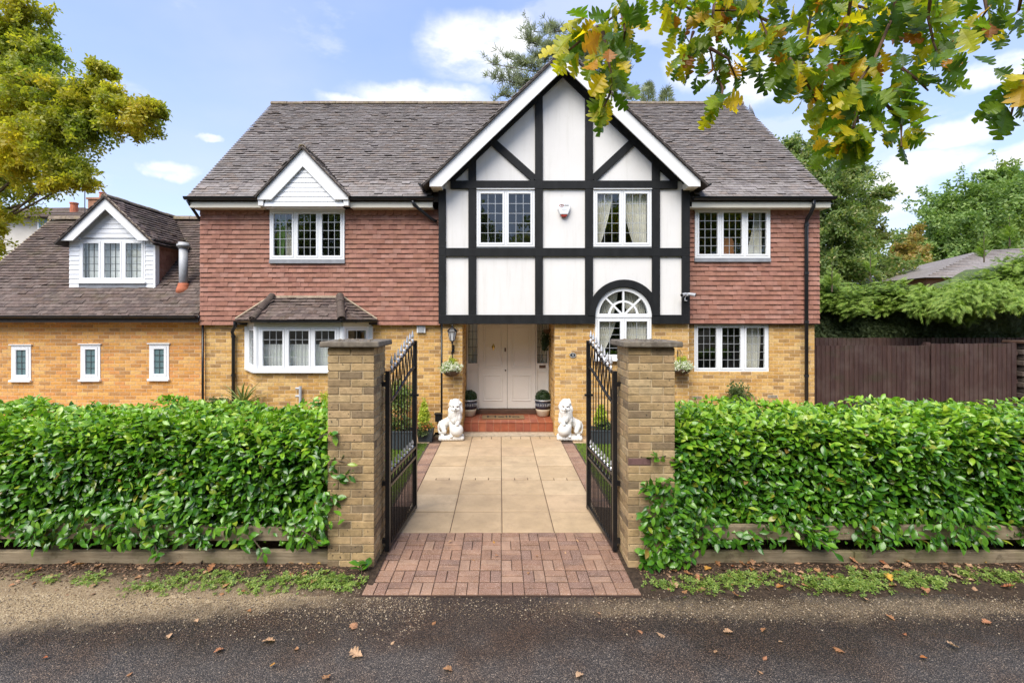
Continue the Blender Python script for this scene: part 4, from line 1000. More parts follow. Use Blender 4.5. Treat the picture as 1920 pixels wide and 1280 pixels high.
for (a, b_) in ((-.735, -.52), (.835, 1.07)):
    box('lower_panel', 'door_paint', door_frame, a, b_, DY, DY + .03, .40, 1.22); box('moulding', 'door_paint', door_frame, a + .02, b_ - .02, DY - .012, DY - .001, 1.16, 1.18)
    box('rail', 'door_paint', door_frame, a, b_, DY - .015, DY + .05, 1.221, 1.36)
    n_c, n_r = 2, 5; pw, ph = (b_ - a) / n_c, .9 / n_r
    me = fast_mesh('pane', [(0, 0, 0), (pw, 0, 0), (pw, 0, ph), (0, 0, ph)], [(0, 1, 2, 3)], 'window_glass')
    for q in range(n_c):
        for r in range(n_r):
            o = link(bpy.data.objects.new('pane', me)); t1, t2 = random.gauss(0, .006), random.gauss(0, .006)
            o.matrix_basis = Matrix(mat4((a + q * pw, DY + .02, 1.36 + r * ph), (1, t1, 0), (0, 1, 0), (0, t2, 1)).tolist()); setparent(o, door_frame)
    mb = MB(); bars(mb, lambda u, d, v: (u, DY + d, v), [(a + pw - .005, a + pw + .005, 1.36, 2.26)], .01, .018); bars(mb, lambda u, d, v: (u, DY + d, v), [(a, b_, 1.36 + r * ph - .005, 1.36 + r * ph + .005) for r in range(1, n_r)], .009, .017); mb.build('lead_came', 'came_dark', door_frame)
box('letter_plate', 'brown_wood', door_frame, .885, 1.03, DY - .022, DY - .0155, 1.25, 1.315, .002)
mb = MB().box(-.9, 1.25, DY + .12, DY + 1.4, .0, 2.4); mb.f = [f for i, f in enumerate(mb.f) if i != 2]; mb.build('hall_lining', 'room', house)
box('porch_ceiling', 'white_paint', house, -.766, 1.101, YP + .31, DY + .1, 2.302, 2.33)
box('threshold', 'brown_wood', house, -.70, 1.06, DY - .09, DY + .06, .2225, .322, .006)
for (a, b_, hinge) in ((-.486, .157, 0), (.163, .801, 1)):
    dr = thing_part = box('door', 'door_paint', house, a, b_, DY + .0, DY + .045, .335, 2.30, .003)
    for (c, d) in ((.50, 1.09), (1.24, 2.22)):
        e, f_ = a + .10, b_ - .10
        mb = MB(); bars(mb, lambda u, dd, v: (u, DY + dd, v), [(e, f_, c, c + .025), (e, f_, d - .025, d), (e, e + .025, c + .025, d - .025), (f_ - .025, f_, c + .025, d - .025)], -.012, -.0005); mb.build('moulding', 'door_paint', dr, bevel=.005)
        box('panel', 'door_paint', dr, e + .055, f_ - .055, DY - .008, DY - .0005, c + .055, d - .055, .005)
    if hinge == 0:
        kx, kz = PX(925, DY), PZ(651, DY)
        MB().lathe([(.003, -.075), (.012, -.06), (.018, -.035), (.034, -.005), (.036, .02), (.020, .045), (.010, .055), (.014, .07), (.003, .085)], (kx, DY - .012, kz), 14, 1, .5).build('knocker', 'brass', dr, smooth=True)
        box('lock', 'brown_wood', dr, .095, .13, DY - .012, DY - .0005, PZ(659, DY), PZ(652, DY), .003); MB().ball((.12, DY - .025, PZ(694, DY)), .016, 6).build('door_knob', 'dark_metal', dr)
# small fittings on the walls
v0 = thing('wall_vent', 'small white louvred vent under the hung tiles beside the bay window', 'vent', (PX(790, 9.84), 9.85, PZ(617, 9.84)))
box('vent_frame', 'upvc', v0, PX(782, 9.84), PX(798, 9.84), 9.80, 9.849, PZ(624, 9.84), PZ(610.5, 9.84), .004)
for k in range(5): z = PZ(623, 9.84) + k * .026; box('louvre', 'grey_plastic', v0, PX(784, 9.84), PX(796, 9.84), 9.79, 9.80, z, z + .016)

# ================================================================== garage wing
garage = thing('garage_wing', 'low orange brick wing with dark tiled roof and white dormer', 'building', (-9, 11.5, 0))
GY, GEY, GEZ, GRY, GRZ, GX0, GX1 = 9.95, 9.70, 2.44, 12.21, 4.955, -11.6, -6.20
gw = [(PX(a, 9.93), PX(b_, 9.93), PZ(c, 9.93), PZ(d, 9.93)) for a, b_, c, d in ((20, 57, 712, 647), (150, 187, 711, 646), (279, 316, 710, 645))]
brick_panel(garage, 'brick_orange', 'mortar', -11.5, -6.165, 0, 2.36, gw, flat(GY), single=300)
for op in gw:
    w_ = window(garage, *wflat(op, GY - .012), 1, 2, 4, fr=.05, sash=True, ca=.05, came='came_dark', glass='frosted_glass', room=None, sill=True)
    box('window_head', 'upvc', w_, op[0] - .03, op[1] + .03, GY - .04, GY - .001, op[3] + .001, op[3] + .02)
mb = MB(); mb.box(-11.5, -11.4, GY + .12, 14.5, 0, 2.36); mb.box(-11.4, -6.3, 14.4, 14.5, 0, 2.36); mb.prism([(GEY + .4, 2.362), (GRY, GRZ - .2), (2 * GRY - GEY - .4, 2.362)], lambda u, v, w: (w, u, v), -11.5, -11.4); mb.build('wall_core', 'far_brick', garage)
groof = MB().prism([(GEY, GEZ - .05), (GRY, GRZ - .05), (2 * GRY - GEY, GEZ - .05), (2 * GRY - GEY, GEZ - .15), (GRY, GRZ - .15), (GEY, GEZ - .15)], lambda u, v, w: (w, u, v), GX0 + .02, GX1).build('roof', 'under_roof', garage)
L_ = math.hypot(GRY - GEY, GRZ - GEZ); gup, gout = (0, (GRY - GEY) / L_, (GRZ - GEZ) / L_), (0, -(GRZ - GEZ) / L_, (GRY - GEY) / L_)
DX0, DX1, DYF, DEZ, DCX, DCZ, DSL, DHW = -9.39, -7.55, 10.30, 4.10, -8.465, 4.99, .955, 1.03
gtan = (GRZ - GEZ) / (GRY - GEY); gy = lambda z: GEY + (z - GEZ) / gtan
keep = lambda p: not (DX0 + .1 < p[0] < DX1 - .05 and p[1] > DYF + .05 and p[2] < DCZ - DSL * abs(p[0] - DCX) - .06)
Ms = roof_tiles((GX0, GEY - .03, GEZ - .05), (1, 0, 0), gup, gout, GX1 - GX0, L_, keep)
lay('roof_tile', 'roof_tiles', UB, Ms, 'tile_roof_dark', groof, 250)
ridge_run((GX0, GRY, GRZ - .03), (GX1 + .05, GRY, GRZ - .03), .10, .45, groof, 'ridge_moss')
MB().prism([(GEY, GEZ + .0), (GRY, GRZ), (GRY, GRZ - .05), (GEY, GEZ - .05)], lambda u, v, w: (w, u, v), GX0 - .01, GX0 + .02).build('verge_bedding', 'verge_mortar', groof)
box('fascia', 'cream_paint', garage, GX0 + .05, -6.20, GEY + .005, GEY + .03, 2.315, 2.43, .003); box('soffit', 'cream_paint', garage, GX0 + .05, -6.20, GEY + .032, GY + .02, 2.318, 2.34)
gutter('gutter', [(GX0, GEY - .05, 2.435), (-6.21, GEY - .05, 2.435)], .055, garage)
# dormer
dorm = MB(); dop = (PX(149, DYF), PX(273, DYF), PZ(528, DYF), PZ(449, DYF))
slab_cells(dorm, DX0, DX1, 3.02, DEZ + .02, [dop], lambda p, q, c, d: dorm.box(p, q, DYF + .03, DYF + .10, c, d))
dorm.prism([(DX0, DEZ + .021), (DX1, DEZ + .021), (DCX, DCZ - .1)], lambda u, v, w: (u, w, v), DYF + .03, DYF + .1)
for s, x in ((0, DX0), (1, DX1 - .06)): dorm.prism([(DYF + .101, gy(3.2) * 0 + 3.0), (gy(DEZ) + .1, DEZ - .05), (gy(DEZ) + .1, DEZ + .02), (DYF + .101, DEZ + .02)], (lambda x: lambda u, v, w: (x + w, u, v))(x), 0, .06)
dormer = dorm.build('dormer', 'upvc', garage)
window(dormer, *wflat(dop, DYF - .01), 3, 3, 5, came='came_dark', sill=True, room=.6, widen=0)
for (a, b_) in ((DX0, dop[0] - .004), (dop[1] + .004, DX1)):
    z = 3.04
    while z < DEZ - .02:
        MB().hexa([(a, DYF - .012, z), (b_, DYF - .012, z), (b_, DYF + .03, z), (a, DYF + .03, z), (a, DYF, z + .095), (b_, DYF, z + .095), (b_, DYF + .03, z + .095), (a, DYF + .03, z + .095)]).build('cladding_board', 'upvc', dormer); z += .1
boards('cladding_board', DCX, DEZ + .03, 4.68, lambda z: min(.86, max(.005, (4.72 - z) / DSL)), DYF - .002, .10, 'upvc', dormer)
box('lead_flashing', 'lead', dormer, dop[0], dop[1], DYF - .02, DYF + .028, 3.03, dop[2] - .05)
box('corner_board', 'upvc', dormer, DX1 - .001, DX1 + .045, DYF - .02, DYF + .10, 3.03, DEZ)
grf = gable_roof(DCX, DCZ + .03, DSL, DHW + .03, 10.08, 'dormer_roof', 'tile_roof_dark', 60, gy, parent=dormer and garage)
bargeboard('bargeboard', DCX, DCZ, DSL, DHW - .06, .28, 10.12, 10.145, .2, garage, zfoot=4.04)
verge(DCX, DCZ + .002, DSL, DHW, 10.095, 10.13, garage)
box('fascia', 'white_paint', garage, DCX + DHW - .07, DCX + DHW - .04, 10.15, gy(4.05), 3.98, 4.08)
gutter('gutter', [(DCX + DHW - .0, 10.10, 4.07), (DCX + DHW - .0, gy(4.07), 4.07)], .05, garage)
ck = MB().prism([(DYF + .10, 3.05), (gy(DEZ), DEZ), (DYF + .10, DEZ)], lambda u, v, w: (DX1 + w, u, v), 0, .01).build('tile_hung_cheek', 'under_roof', dormer)
Ms = []
for (a, b_, c, d) in cut_rows(DYF + .1, gy(DEZ), 3.0, DEZ, [], .166, .0985, 0, .5):
    zr_ = GEZ + (a - GEY) * gtan
    if d < zr_ - .05: continue
    lo = np.array((DX1 + .035, a, c)); Ms.append(mat4(lo, np.array((0, b_ - a - .002, 0)), np.array((-.013, 0, 0)), np.array((-.02, 0, d - c + .01))))
lay('hung_tile', 'hung_tiles', UB, Ms, 'tile_red', ck, 60)
# soil vent pipe through the roof
fx, fy = PX(344, 10.32), 10.32
fl = thing('vent_pipe', 'thick grey vent pipe standing on garage roof beside dormer', 'pipe', (fx, fy, 3.0))
MB().lathe([(.085, 3.02), (.085, 3.92)], (fx, fy, 0), 18).build('pipe', 'grey_plastic', fl, smooth=False); MB().lathe([(.105, 3.90), (.105, 3.935), (.13, 3.94), (.13, 3.985), (.10, 3.99), (.10, 4.03)], (fx, fy, 0), 18).build('cowl', 'grey_plastic', fl)
MB().lathe([(.16, 2.92), (.13, 3.03), (.105, 3.10), (.10, 3.14)], (fx, fy, 0), 18).build('collar', 'terracotta', fl)
for o in fl.children: 
    for p in o.data.polygons: p.use_smooth = len(p.vertices) == 4

# ================================================================== neighbouring houses
nb = thing('neighbour_house', 'distant house with brown tiled roof, chimneys and white windows behind garage', 'house', (-21, 24, 0))
nY = 22.0
def npt(px, py, Y=nY): return tuple(P3(px, py, Y))
a = P3(52, 398, nY); b_ = P3(165, 402, nY)
box('wall', 'grey_render', nb, a.x - 4, b_.x + 1.2, nY + .5, nY + 7, 0, PZ(399, nY))
rp = [(a.x - 4.5, nY, PZ(397, nY)), (b_.x + 1.6, nY, PZ(404, nY)), (b_.x + 1.6, nY + 7.5, PZ(404, nY)), (a.x - 4.5, nY + 7.5, PZ(397, nY))]
r0, r1 = P3(40, 383, nY + 2.5), P3(112, 379.5, nY + 2.5)
rm = MB().add([*rp, (r0.x - 3, nY + 3.7, r0.z), (r1.x, nY + 3.7, r1.z), *[(x, y, z - .12) for x, y, z in rp]], [(0, 1, 5, 4), (1, 2, 5), (2, 3, 4, 5), (3, 0, 4), (9, 8, 7, 6), (0, 6, 7, 1), (1, 7, 8, 2), (2, 8, 9, 3), (3, 9, 6, 0)]).build('roof', 'tile_roof_dark', nb)
rs = MB()
for k in range(1, 7):
    t = k / 7; p = np.array(rp[0]) * (1 - t) + np.array((r0.x - 3, nY + 3.7, r0.z)) * t; q = np.array(rp[1]) * (1 - t) + np.array((r1.x, nY + 3.7, r1.z)) * t
    MB().tube([p + (0, -.02, .02), q + (0, -.02, .02)], .045, 5).build('tile_course', 'tile_roof_dark', rm)
for (x0, x1, y0, y1) in ((72, 96, 433, 403), (98, 122, 416, 404)):
    p, q = P3(x0, y0, nY + .45), P3(x1, y1, nY + .45); wn = box('window', 'upvc', nb, p.x, q.x, nY + .40, nY + .51, p.z, q.z)
    box('pane', 'frosted_glass', wn, p.x + .08, q.x - .08, nY + .385, nY + .399, p.z + .08, q.z - .08)
for (x0, x1, y0, y1, Yc) in ((165, 190, 420, 374, 21.0),):
    p, q = P3(x0, y0, Yc), P3(x1, y1, Yc); ch = box('chimney', 'far_brick', nb, p.x, q.x, Yc, Yc + .6, p.z, q.z); box('chimney_cap', 'far_brick', ch, p.x - .05, q.x + .05, Yc - .05, Yc + .65, q.z, q.z + .08)
    MB().lathe([(.13, 0), (.11, .25), (.14, .27), (.14, .30)], ((p.x + q.x) / 2 + .1, Yc + .3, q.z + .08), 12).build('chimney_pot', 'terracotta', ch)
p = P3(139, 388, 23); MB().lathe([(.17, -.3), (.15, .12), (.18, .14), (.18, .2)], tuple(p), 12).build('chimney_pot', 'terracotta', nb)
p, q = P3(159, 400, 20.8), P3(157, 352, 20.8)
ae = thing('aerial', 'thin metal aerial mast rising behind garage dormer', 'aerial', (p.x, 20.8, p.z - .3)); MB().tube([(p.x, 20.8, p.z - .8), (p.x, 20.8, q.z)], .018, 6).build('mast', 'wire', ae); MB().tube([(p.x - .35, 20.8, q.z - .12), (p.x + .1, 20.8, q.z - .04)], .012, 5).build('boom', 'wire', ae)
n2 = thing('neighbour_bungalow', 'pale tiled neighbouring roof showing above the conifer hedge', 'house', (17, 22, 0))
Yb = 18.0
e0, e1 = P3(1735, 520, Yb), P3(2050, 520, Yb); t0, t1 = P3(1838, 470, Yb + 2.6), P3(2150, 452, Yb + 2.6)
MB().add([(e0.x, Yb, e0.z), (e1.x, Yb, e1.z), (t1.x, Yb + 2.6, t1.z), (t0.x, Yb + 2.6, t0.z), (e0.x, Yb + 5.2, e0.z), (e1.x, Yb + 5.2, e1.z)], [(0, 1, 2, 3), (0, 3, 4), (3, 2, 5, 4), (1, 5, 2)]).build('roof', 'tile_roof', n2)
rf2 = [o for o in n2.children if o.name.startswith('roof')][0]
for k in range(1, 17):
    t = k / 17; p = np.array((e0.x, Yb, e0.z)) * (1 - t) + np.array((t0.x, Yb + 2.6, t0.z)) * t; q = np.array((e1.x, Yb, e1.z)) * (1 - t) + np.array((t1.x, Yb + 2.6, t1.z)) * t
    MB().tube([p + (0, -.01, .012), q + (0, -.01, .012)], .028, 5).build('tile_course', 'tile_roof', rf2)
box('wall', 'far_brick', n2, e0.x + .4, e1.x, Yb + .4, Yb + 4.8, 0, e0.z)

# satellite dish behind the ridge
p = P3(1406, 212, 13.4); sd_ = thing('satellite_dish', 'round satellite dish peeping over the roof ridge end', 'dish', tuple(p))
MB().lathe([(.01, 0), (.12, .012), (.2, .04), (.26, .08), (.255, .085), (.19, .05), (.01, .02)], (0, 0, 0), 20).build('reflector', 'grey_plastic', sd_, smooth=True, M=Matrix.Translation(p) @ Matrix.Rotation(R(70), 4, 'Y') @ Matrix.Rotation(R(30), 4, 'X'))
MB().tube([(p.x + .05, 13.4, p.z), (p.x + .02, 13.4, p.z - .5)], .02, 6).build('bracket', 'grey_plastic', sd_)

# ================================================================== gate pillars
def pillar(x0, x1, y0, y1, label):
    t = thing('gate_pillar', label, 'pillar', ((x0 + x1) / 2, (y0 + y1) / 2, 0), 'brick gate pillars')
    core = MB().box(x0 + .006, x1 - .006, y0 + .006, y1 - .006, -.05, 2.086).build('mortar_core', 'mortar_pillar', t)
    protos = [chamfer_box(.018, .10, .05, .008) for _ in range(5)]
    w = x1 - x0; Ms = {0: [], 1: []}; pitch = (2.086 - .0) / 28
    for k in range(28):
        z = k * pitch + .005
        for face in range(4):
            # pinwheel of courses: stretcher + stretcher one course, header stretcher header the next
            tot = w; lens = ([.212, .212] if (k + face) % 2 else [.1, .212, .1]); gap = (tot - sum(lens)) / (len(lens) - 1); u = 0
            for l in lens:
                e = random.uniform(-.003, .0015)
                def f(a, d, zz):
                    if face == 0: return np.array((x0 + a, y0 + d, zz))
                    if face == 1: return np.array((x1 - d, y0 + a, zz))
                    if face == 2: return np.array((x1 - a, y1 - d, zz))
                    return np.array((x0 + d, y1 - a, zz))
                uu = max(u, .012 if face % 2 else 0); ll = min(u + l, w - (.012 if face % 2 else 0)) - uu
                o = f(uu, e - .002, z + random.uniform(-.001, .001)); M_ = mat4(o, f(uu + ll, e - .002 + random.uniform(-.002, .002), z) - f(uu, e - .002, z), f(uu, e + .028, z) - f(uu, e - .002, z), np.array((0, 0, pitch - .011)))
                Ms[1 if (k in (13,) and random.random() < .5 and face == 0) else 0].append(M_)
                u += l + gap
    lay('brick', 'bricks', protos, Ms[0], 'brick_pillar', core, 300)
    if Ms[1]: lay('brick', 'bricks', protos, Ms[1], 'brick_purple', core, 300)
    e = .062; cx0, cx1, cy0, cy1 = x0 - e, x1 + e, y0 - e, y1 + e
    n = 10; mb = MB(); V = []
    for zz, ins in ((2.09, 0), (2.145, .004)):
        V += [(cx0 + ins, cy0 + ins, zz), (cx1 - ins, cy0 + ins, zz), (cx1 - ins, cy1 - ins, zz), (cx0 + ins, cy1 - ins, zz)]
    cp = MB().add(V, BOXF).build('cap', 'stone_cap', t, bevel=.012, seg=2)
    for k in range(26):   # moss and crumbs on the cap
        q = (random.uniform(cx0 + .05, cx1 - .05), random.uniform(cy0 + .03, cy1 - .05)); r_ = random.uniform(.008, .022)
        MB().ball((q[0], q[1], 2.147), r_, 3, (1, 1, .4)).build('moss_tuft', 'ridge_moss' if k % 2 else 'stone_cap', cp)
    return t
pillar(-1.632, -1.195, 4.47, 4.905, 'square brick gate pillar with stone cap carrying the gate nearer the bay window')
pillar(1.212, 1.650, 4.47, 4.905, 'square brick gate pillar with stone cap in front of the arched window')

# ================================================================== iron gates
def gate(hx, fx, label, s):
    hy, fy = 4.775, 5.85; L_ = math.hypot(fx - hx, fy - hy); t = thing('iron_gate', label, 'gate', (hx, hy, 0), 'pair of open iron gates')
    d = Vector((fx - hx, fy - hy, 0)).normalized(); nrm = Vector((-d.y, d.x, 0))
    def q(u, z, w=0.0): return Vector((hx, hy, 0)) + d * u + nrm * w + Vector((0, 0, z))
    def bar(name, u0, z0, u1, z1, hw, parent=t, depth=None):
        a, b_ = q(u0, z0), q(u1, z1); ax = (b_ - a).normalized(); up = ax.cross(nrm).normalized() * hw; dn = nrm * (depth or hw)
        return MB().add([a - up - dn, a + up - dn, a + up + dn, a - up + dn, b_ - up - dn, b_ + up - dn, b_ + up + dn, b_ - up + dn], BOXF).build(name, 'iron', parent)
    top = lambda u: 1.80 + .27 * (3 * (u / L_) ** 2 - 2 * (u / L_) ** 3) * .75 + .27 * .25 * u / L_
    low = lambda u: top(u) - .30
    bar('stile', 0, .02, 0, 1.83, .022); bar('stile', L_, .02, L_, 2.09, .022)
    bar('bottom_rail', 0, .05, L_, .05, .018); bar('mid_rail', 0, .66, L_, .66, .014, depth=.018); bar('mid_rail', 0, .78, L_, .78, .014, depth=.018)
    for fn, nm in ((top, 'top_rail'), (low, 'lower_top_rail')):
        mb = MB(); n = 14
        for k in range(n):
            u0, u1 = L_ * k / n, L_ * (k + 1) / n; a, b_ = q(u0, fn(u0)), q(u1, fn(u1)); up = Vector((0, 0, .012)); dn = nrm * .012
            mb.add([a - up - dn, a + up - dn, a + up + dn, a - up + dn, b_ - up - dn, b_ + up - dn, b_ + up + dn, b_ - up + dn], [(0, 3, 2, 1)] * (k == 0) + [(4, 5, 6, 7)] * (k == n - 1) + [(0, 1, 5, 4), (1, 2, 6, 5), (2, 3, 7, 6), (3, 0, 4, 7)])
        mb.build(nm, 'iron', t)
    nb_ = 8; sp = L_ / (nb_ + 1)
    spear = lambda c, sc: [(.006 * sc, 0), (.016 * sc, .008 * sc), (.007 * sc, .016 * sc), (.019 * sc, .028 * sc), (.009 * sc, .045 * sc), (.007 * sc, .055 * sc), (.019 * sc, .075 * sc), (.012 * sc, .11 * sc), (.001, .155 * sc)]
    for k in range(1, nb_ + 1):
        u = k * sp; MB().tube([q(u, .05), q(u, low(u))], .0065, 6).build('bar', 'iron', t)
        if k <= nb_:
            for e in (-1, 1): bar('lattice_bar', u, low(u), min(L_, max(0, u + e * sp * .5)), top(min(L_, max(0, u + e * sp * .5))), .005)
        MB().lathe(spear(0, 1.0), tuple(q(u, top(u) + .012)), 8).build('finial', 'silver_paint', t)
        MB().lathe(spear(0, .8), tuple(q(u, .792)), 8).build('finial', 'silver_paint', t)
        rg = MB(); m = 10
        rg.tube([q(u + sp * .5 + .036 * math.cos(2 * math.pi * i / m), .72 + .045 * math.sin(2 * math.pi * i / m)) for i in range(m + 1)], .006, 5, False); rg.build('ring', 'iron', t)
        MB().tube([q(u - sp * .5, .05), q(u - sp * .5, .65)], .0055, 6).build('dog_bar', 'iron', t)
        MB().ball(tuple(q(u, low(u))), .016, 4).build('boss', 'iron', t); MB().ball(tuple(q(u, top(u))), .015, 4).build('boss', 'silver_paint' if k % 2 else 'iron', t)
    MB().tube([q(L_ - sp * .5, .05), q(L_ - sp * .5, .65)], .0055, 6).build('dog_bar', 'iron', t)
    for z in (.12, .70, 1.70):
        a = q(0, z); MB().box(min(a.x, a.x - s * .075), max(a.x, a.x - s * .075), a.y - .02, a.y + .02, z - .022, z + .022).build('hinge', 'iron', t)
    bar('latch', L_, 1.42, L_ - .03, 1.42, .012, depth=.05); bar('drop_bolt', L_ - .04, .02, L_ - .04, .5, .009, depth=.009)
gate(-1.135, -1.055, 'black iron gate with spear finials hinged on the pillar nearer the bay window', 1)
gate(1.155, 1.09, 'black iron gate with spear finials hinged on the pillar before the arched window', -1)

# ================================================================== low rails in front of the laurel hedges
def rails(x0, x1, seg, side):
    t = thing('timber_rail_fence', f'low two rail timber fence under the laurel hedge {side}', 'fence', ((x0 + x1) / 2, 4.6, 0), 'low rail fences')
    for (z0, z1) in ((.0, .128), (.24, .37)):
        x = x0
        while x < x1 - .1:
            e = min(x + seg, x1); dz = random.uniform(-.01, .01)
            o = box('rail', 'rail_wood', t, x, e - .008, 4.535 + random.uniform(-.01, .01), 4.595, z0 + dz, z1 + dz, .006); x += seg
    x = x0 + .12
    while x < x1: box('post', 'rail_wood', t, x, x + .09, 4.60, 4.69, -.05, .42, .005); x += 1.25
rails(-7.0, -1.64, 1.85, 'running towards the garage side'); rails(1.66, 7.0, 1.75, 'running towards the brown fence side')

# ================================================================== brown close-board fence
def closeboard(x0, x1, y, z, label, y1=None, pitch=.1, posts_=True, capz=0, rail=True):
    t = thing('board_fence', label, 'fence', ((x0 + x1) / 2, y, 0), 'brown close-board fences'); y1 = y if y1 is None else y1
    n = int((x1 - x0) / pitch); me = None
    for k in range(n):
        x = x0 + k * pitch; yy = y + (y1 - y) * k / n; th = random.uniform(-.004, .004); zz = z + random.uniform(-.008, .006)
        V = [(x - .006, yy - .022 + th, 0.02), (x + pitch, yy - .006 + th, 0.02), (x + pitch, yy, .02), (x - .006, yy, .02), (x - .006, yy - .022 + th, zz), (x + pitch, yy - .006 + th, zz), (x + pitch, yy, zz), (x - .006, yy, zz)]
        MB().hexa(V).build('board', 'fence_stain', t)
    for zr_ in (.3, 1.0, 1.6): MB().hexa([(x0, y + .002, zr_), (x1, y1 + .002, zr_), (x1, y1 + .06, zr_), (x0, y + .06, zr_), (x0, y + .002, zr_ + .08), (x1, y1 + .002, zr_ + .08), (x1, y1 + .06, zr_ + .08), (x0, y + .06, zr_ + .08)]).build('arris_rail', 'fence_stain', t)
    for x, yy in ((x0, y), (x1, y1)): box('post', 'fence_stain', t, x - .045, x + .045, yy + .0605, yy + .15, 0, z + .02)
    return t
closeboard(6.60, 9.10, 10.02, 1.80, 'brown close-board fence panel joined to the house corner')
closeboard(9.115, 10.95, 10.0, 1.845, 'slightly taller brown close-board panel at the far end of the fence')
closeboard(7.3, 14.2, 12.75, 1.86, 'rear brown fence whose top edge shows behind the front panels', pitch=.12)
st = thing('stone_pier', 'dark rough pier standing at the end of the brown fence', 'pier', (11.35, 10.1, 0))
for k in range(16):
    for j in range(2):
        a = 11.0 + j * .36 + (.05 if k % 2 else 0); box('stone', 'hip_dark', st, a, a + .33, 9.93 + random.uniform(-.02, .02), 10.3, k * .115, k * .115 + .105, .012)
box('cap', 'brown_wood', st, 10.98, 11.8, 9.9, 10.35, 1.845, 1.90, .01)

# ================================================================== porch things
# lion statues
def lion(sx, loc, label, rot):
    t = thing('lion_statue', label, 'statue', loc, 'pair of white stone lions')
    mb = MB()
    def ell(c, r, n=8, sc=(1, 1, 1)): mb.ball((c[0] * sx, c[1], c[2]), r, n, sc)
    def limb(pts, rs):
        k = 5
        for (p, q), (a, b_) in zip(zip(pts, pts[1:]), zip(rs, rs[1:])):
            for i in range(k + 1):
                u = i / k; ell([p[j] * (1 - u) + q[j] * u for j in range(3)], a * (1 - u) + b_ * u, 6)
    # torso: haunch at one end, deep chest under the head; front is -y
    limb([(-.145, .05, .30), (-.06, .03, .345), (.03, -.01, .40), (.07, -.03, .45)], [.088, .088, .108, .112])
    ell((-.155, .045, .275), .098, 8, (.9, .95, 1.15))
    # hind legs
    limb([(-.165, .0, .25), (-.135, -.04, .17), (-.185, -.0, .125), (-.175, -.03, .085)], [.062, .046, .034, .034]); limb([(-.15, .10, .24), (-.12, .09, .16), (-.16, .10, .09)], [.06, .042, .034])
    ell((-.165, -.06, .085), .034, 6, (1.0, 1.5, .7)); ell((-.14, .08, .085), .034, 6, (1.1, 1.3, .7))
    # front legs: one on the plinth, one resting on the ball
    limb([(.01, -.04, .40), (.0, -.075, .28), (.005, -.085, .17), (.0, -.09, .09)], [.062, .044, .036, .036]); ell((.0, -.12, .085), .036, 6, (1.0, 1.4, .75))
    limb([(.11, -.05, .43), (.125, -.11, .36), (.115, -.155, .335)], [.058, .044, .036]); ell((.112, -.175, .328), .034, 6, (1.1, 1.2, .75))
    # ball
    ell((.105, -.10, .205), .128, 12)
    # neck, mane, head
    limb([(.06, -.03, .46), (.075, -.05, .56)], [.13, .125])
    for k in range(46):
        a = random.uniform(0, 2 * math.pi); h = random.uniform(.36, .74); rr_ = .105 * (1 if h < .66 else 1 - (h - .66) * 4)
        if math.sin(a) < -.55 and h > .50: continue
        ell((.078 + rr_ * 1.05 * math.cos(a), -.035 + rr_ * .95 * math.sin(a), h), random.uniform(.028, .042), 5, (1, 1, 1.9))
    for k in range(9): ell((.03 + .012 * k, -.135 - .012 * math.sin(k / 8 * math.pi), .45 - .02 * (k % 3)), .022, 5, (.75, .9, 2.4))
    ell((.08, -.07, .645), .098, 9, (.92, 1.0, 1.15)); ell((.08, -.03, .735), .08, 8, (1.1, 1, .9))
    ell((.08, -.145, .612), .05, 8, (1.05, 1.15, .8)); ell((.08, -.19, .632), .02, 6, (1.3, 1, .8)); ell((.08, -.15, .57), .034, 6, (1.1, 1.1, .75)); ell((.08, -.15, .67), .026, 6, (.8, 1.2, 1.7))
    for e in (-1, 1): ell((.08 + e * .043, -.145, .69), .03, 6, (1.2, .8, .5)); ell((.08 + e * .085, -.05, .725), .03, 6); ell((.08 + e * .05, -.14, .615), .034, 6)
    # tail
    limb([(-.225, .07, .33), (-.255, .06, .26), (-.25, .05, .18), (-.225, .03, .13)], [.022, .019, .018, .026])
    # plinth with rounded edge
    for k in range(9):
        for j in range(3): mb.ball(((-.205 + .41 * k / 8) * sx, -.10 + .11 * j, .045), .048, 5)
    mb.box(-.21, .21, -.11, .13, .0, .085)
    o = mb.build('body', 'lion_stone', t, M=Matrix.Translation(loc) @ Matrix.Rotation(rot, 4, 'Z'))
    r_ = o.modifiers.new('skin', 'REMESH'); r_.mode = 'VOXEL'; r_.voxel_size = .0085; r_.use_smooth_shade = True
    s_ = o.modifiers.new('soft', 'SMOOTH'); s_.factor = .5; s_.iterations = 2
    T = Matrix.Translation(loc) @ Matrix.Rotation(rot, 4, 'Z')
    for e in (-1, 1): MB().ball(((.08 + e * .036) * sx, -.158, .665), .0125, 5, (1.2, 1, .8)).build('eye', 'hip_dark', t, M=T)
    MB().ball((.08 * sx, -.182, .585), .014, 5, (2.2, 1, .5)).build('mouth', 'hip_dark', t, M=T)
    MB().ball((.08 * sx, -.210, .634), .011, 5, (1.5, .7, .8)).build('nose', 'hip_dark', t, M=T)
lion(1, (PX(846, 9.25), 9.27, 0), 'white stone lion with paw on ball beside the lantern pier', R(6)); lion(-1, (PX(1068, 9.25), 9.27, 0), 'white stone lion with paw on ball beside the house number', R(-6))

def clump(name, mat, parent, pts, size, proto=SPRAY3, up=.4, M=None, kind='stuff'):
    pts = np.asarray(pts); n = len(pts); D = unit(rng.normal(size=(n, 3)) + np.array((0, 0, up))); Nn = unit(rng.normal(size=(n, 3)))
    sz = size * rng.uniform(.7, 1.3, n); o = join(name, proto, leaf_mats(pts, D, Nn, sz), mat, parent, kind=kind); return o
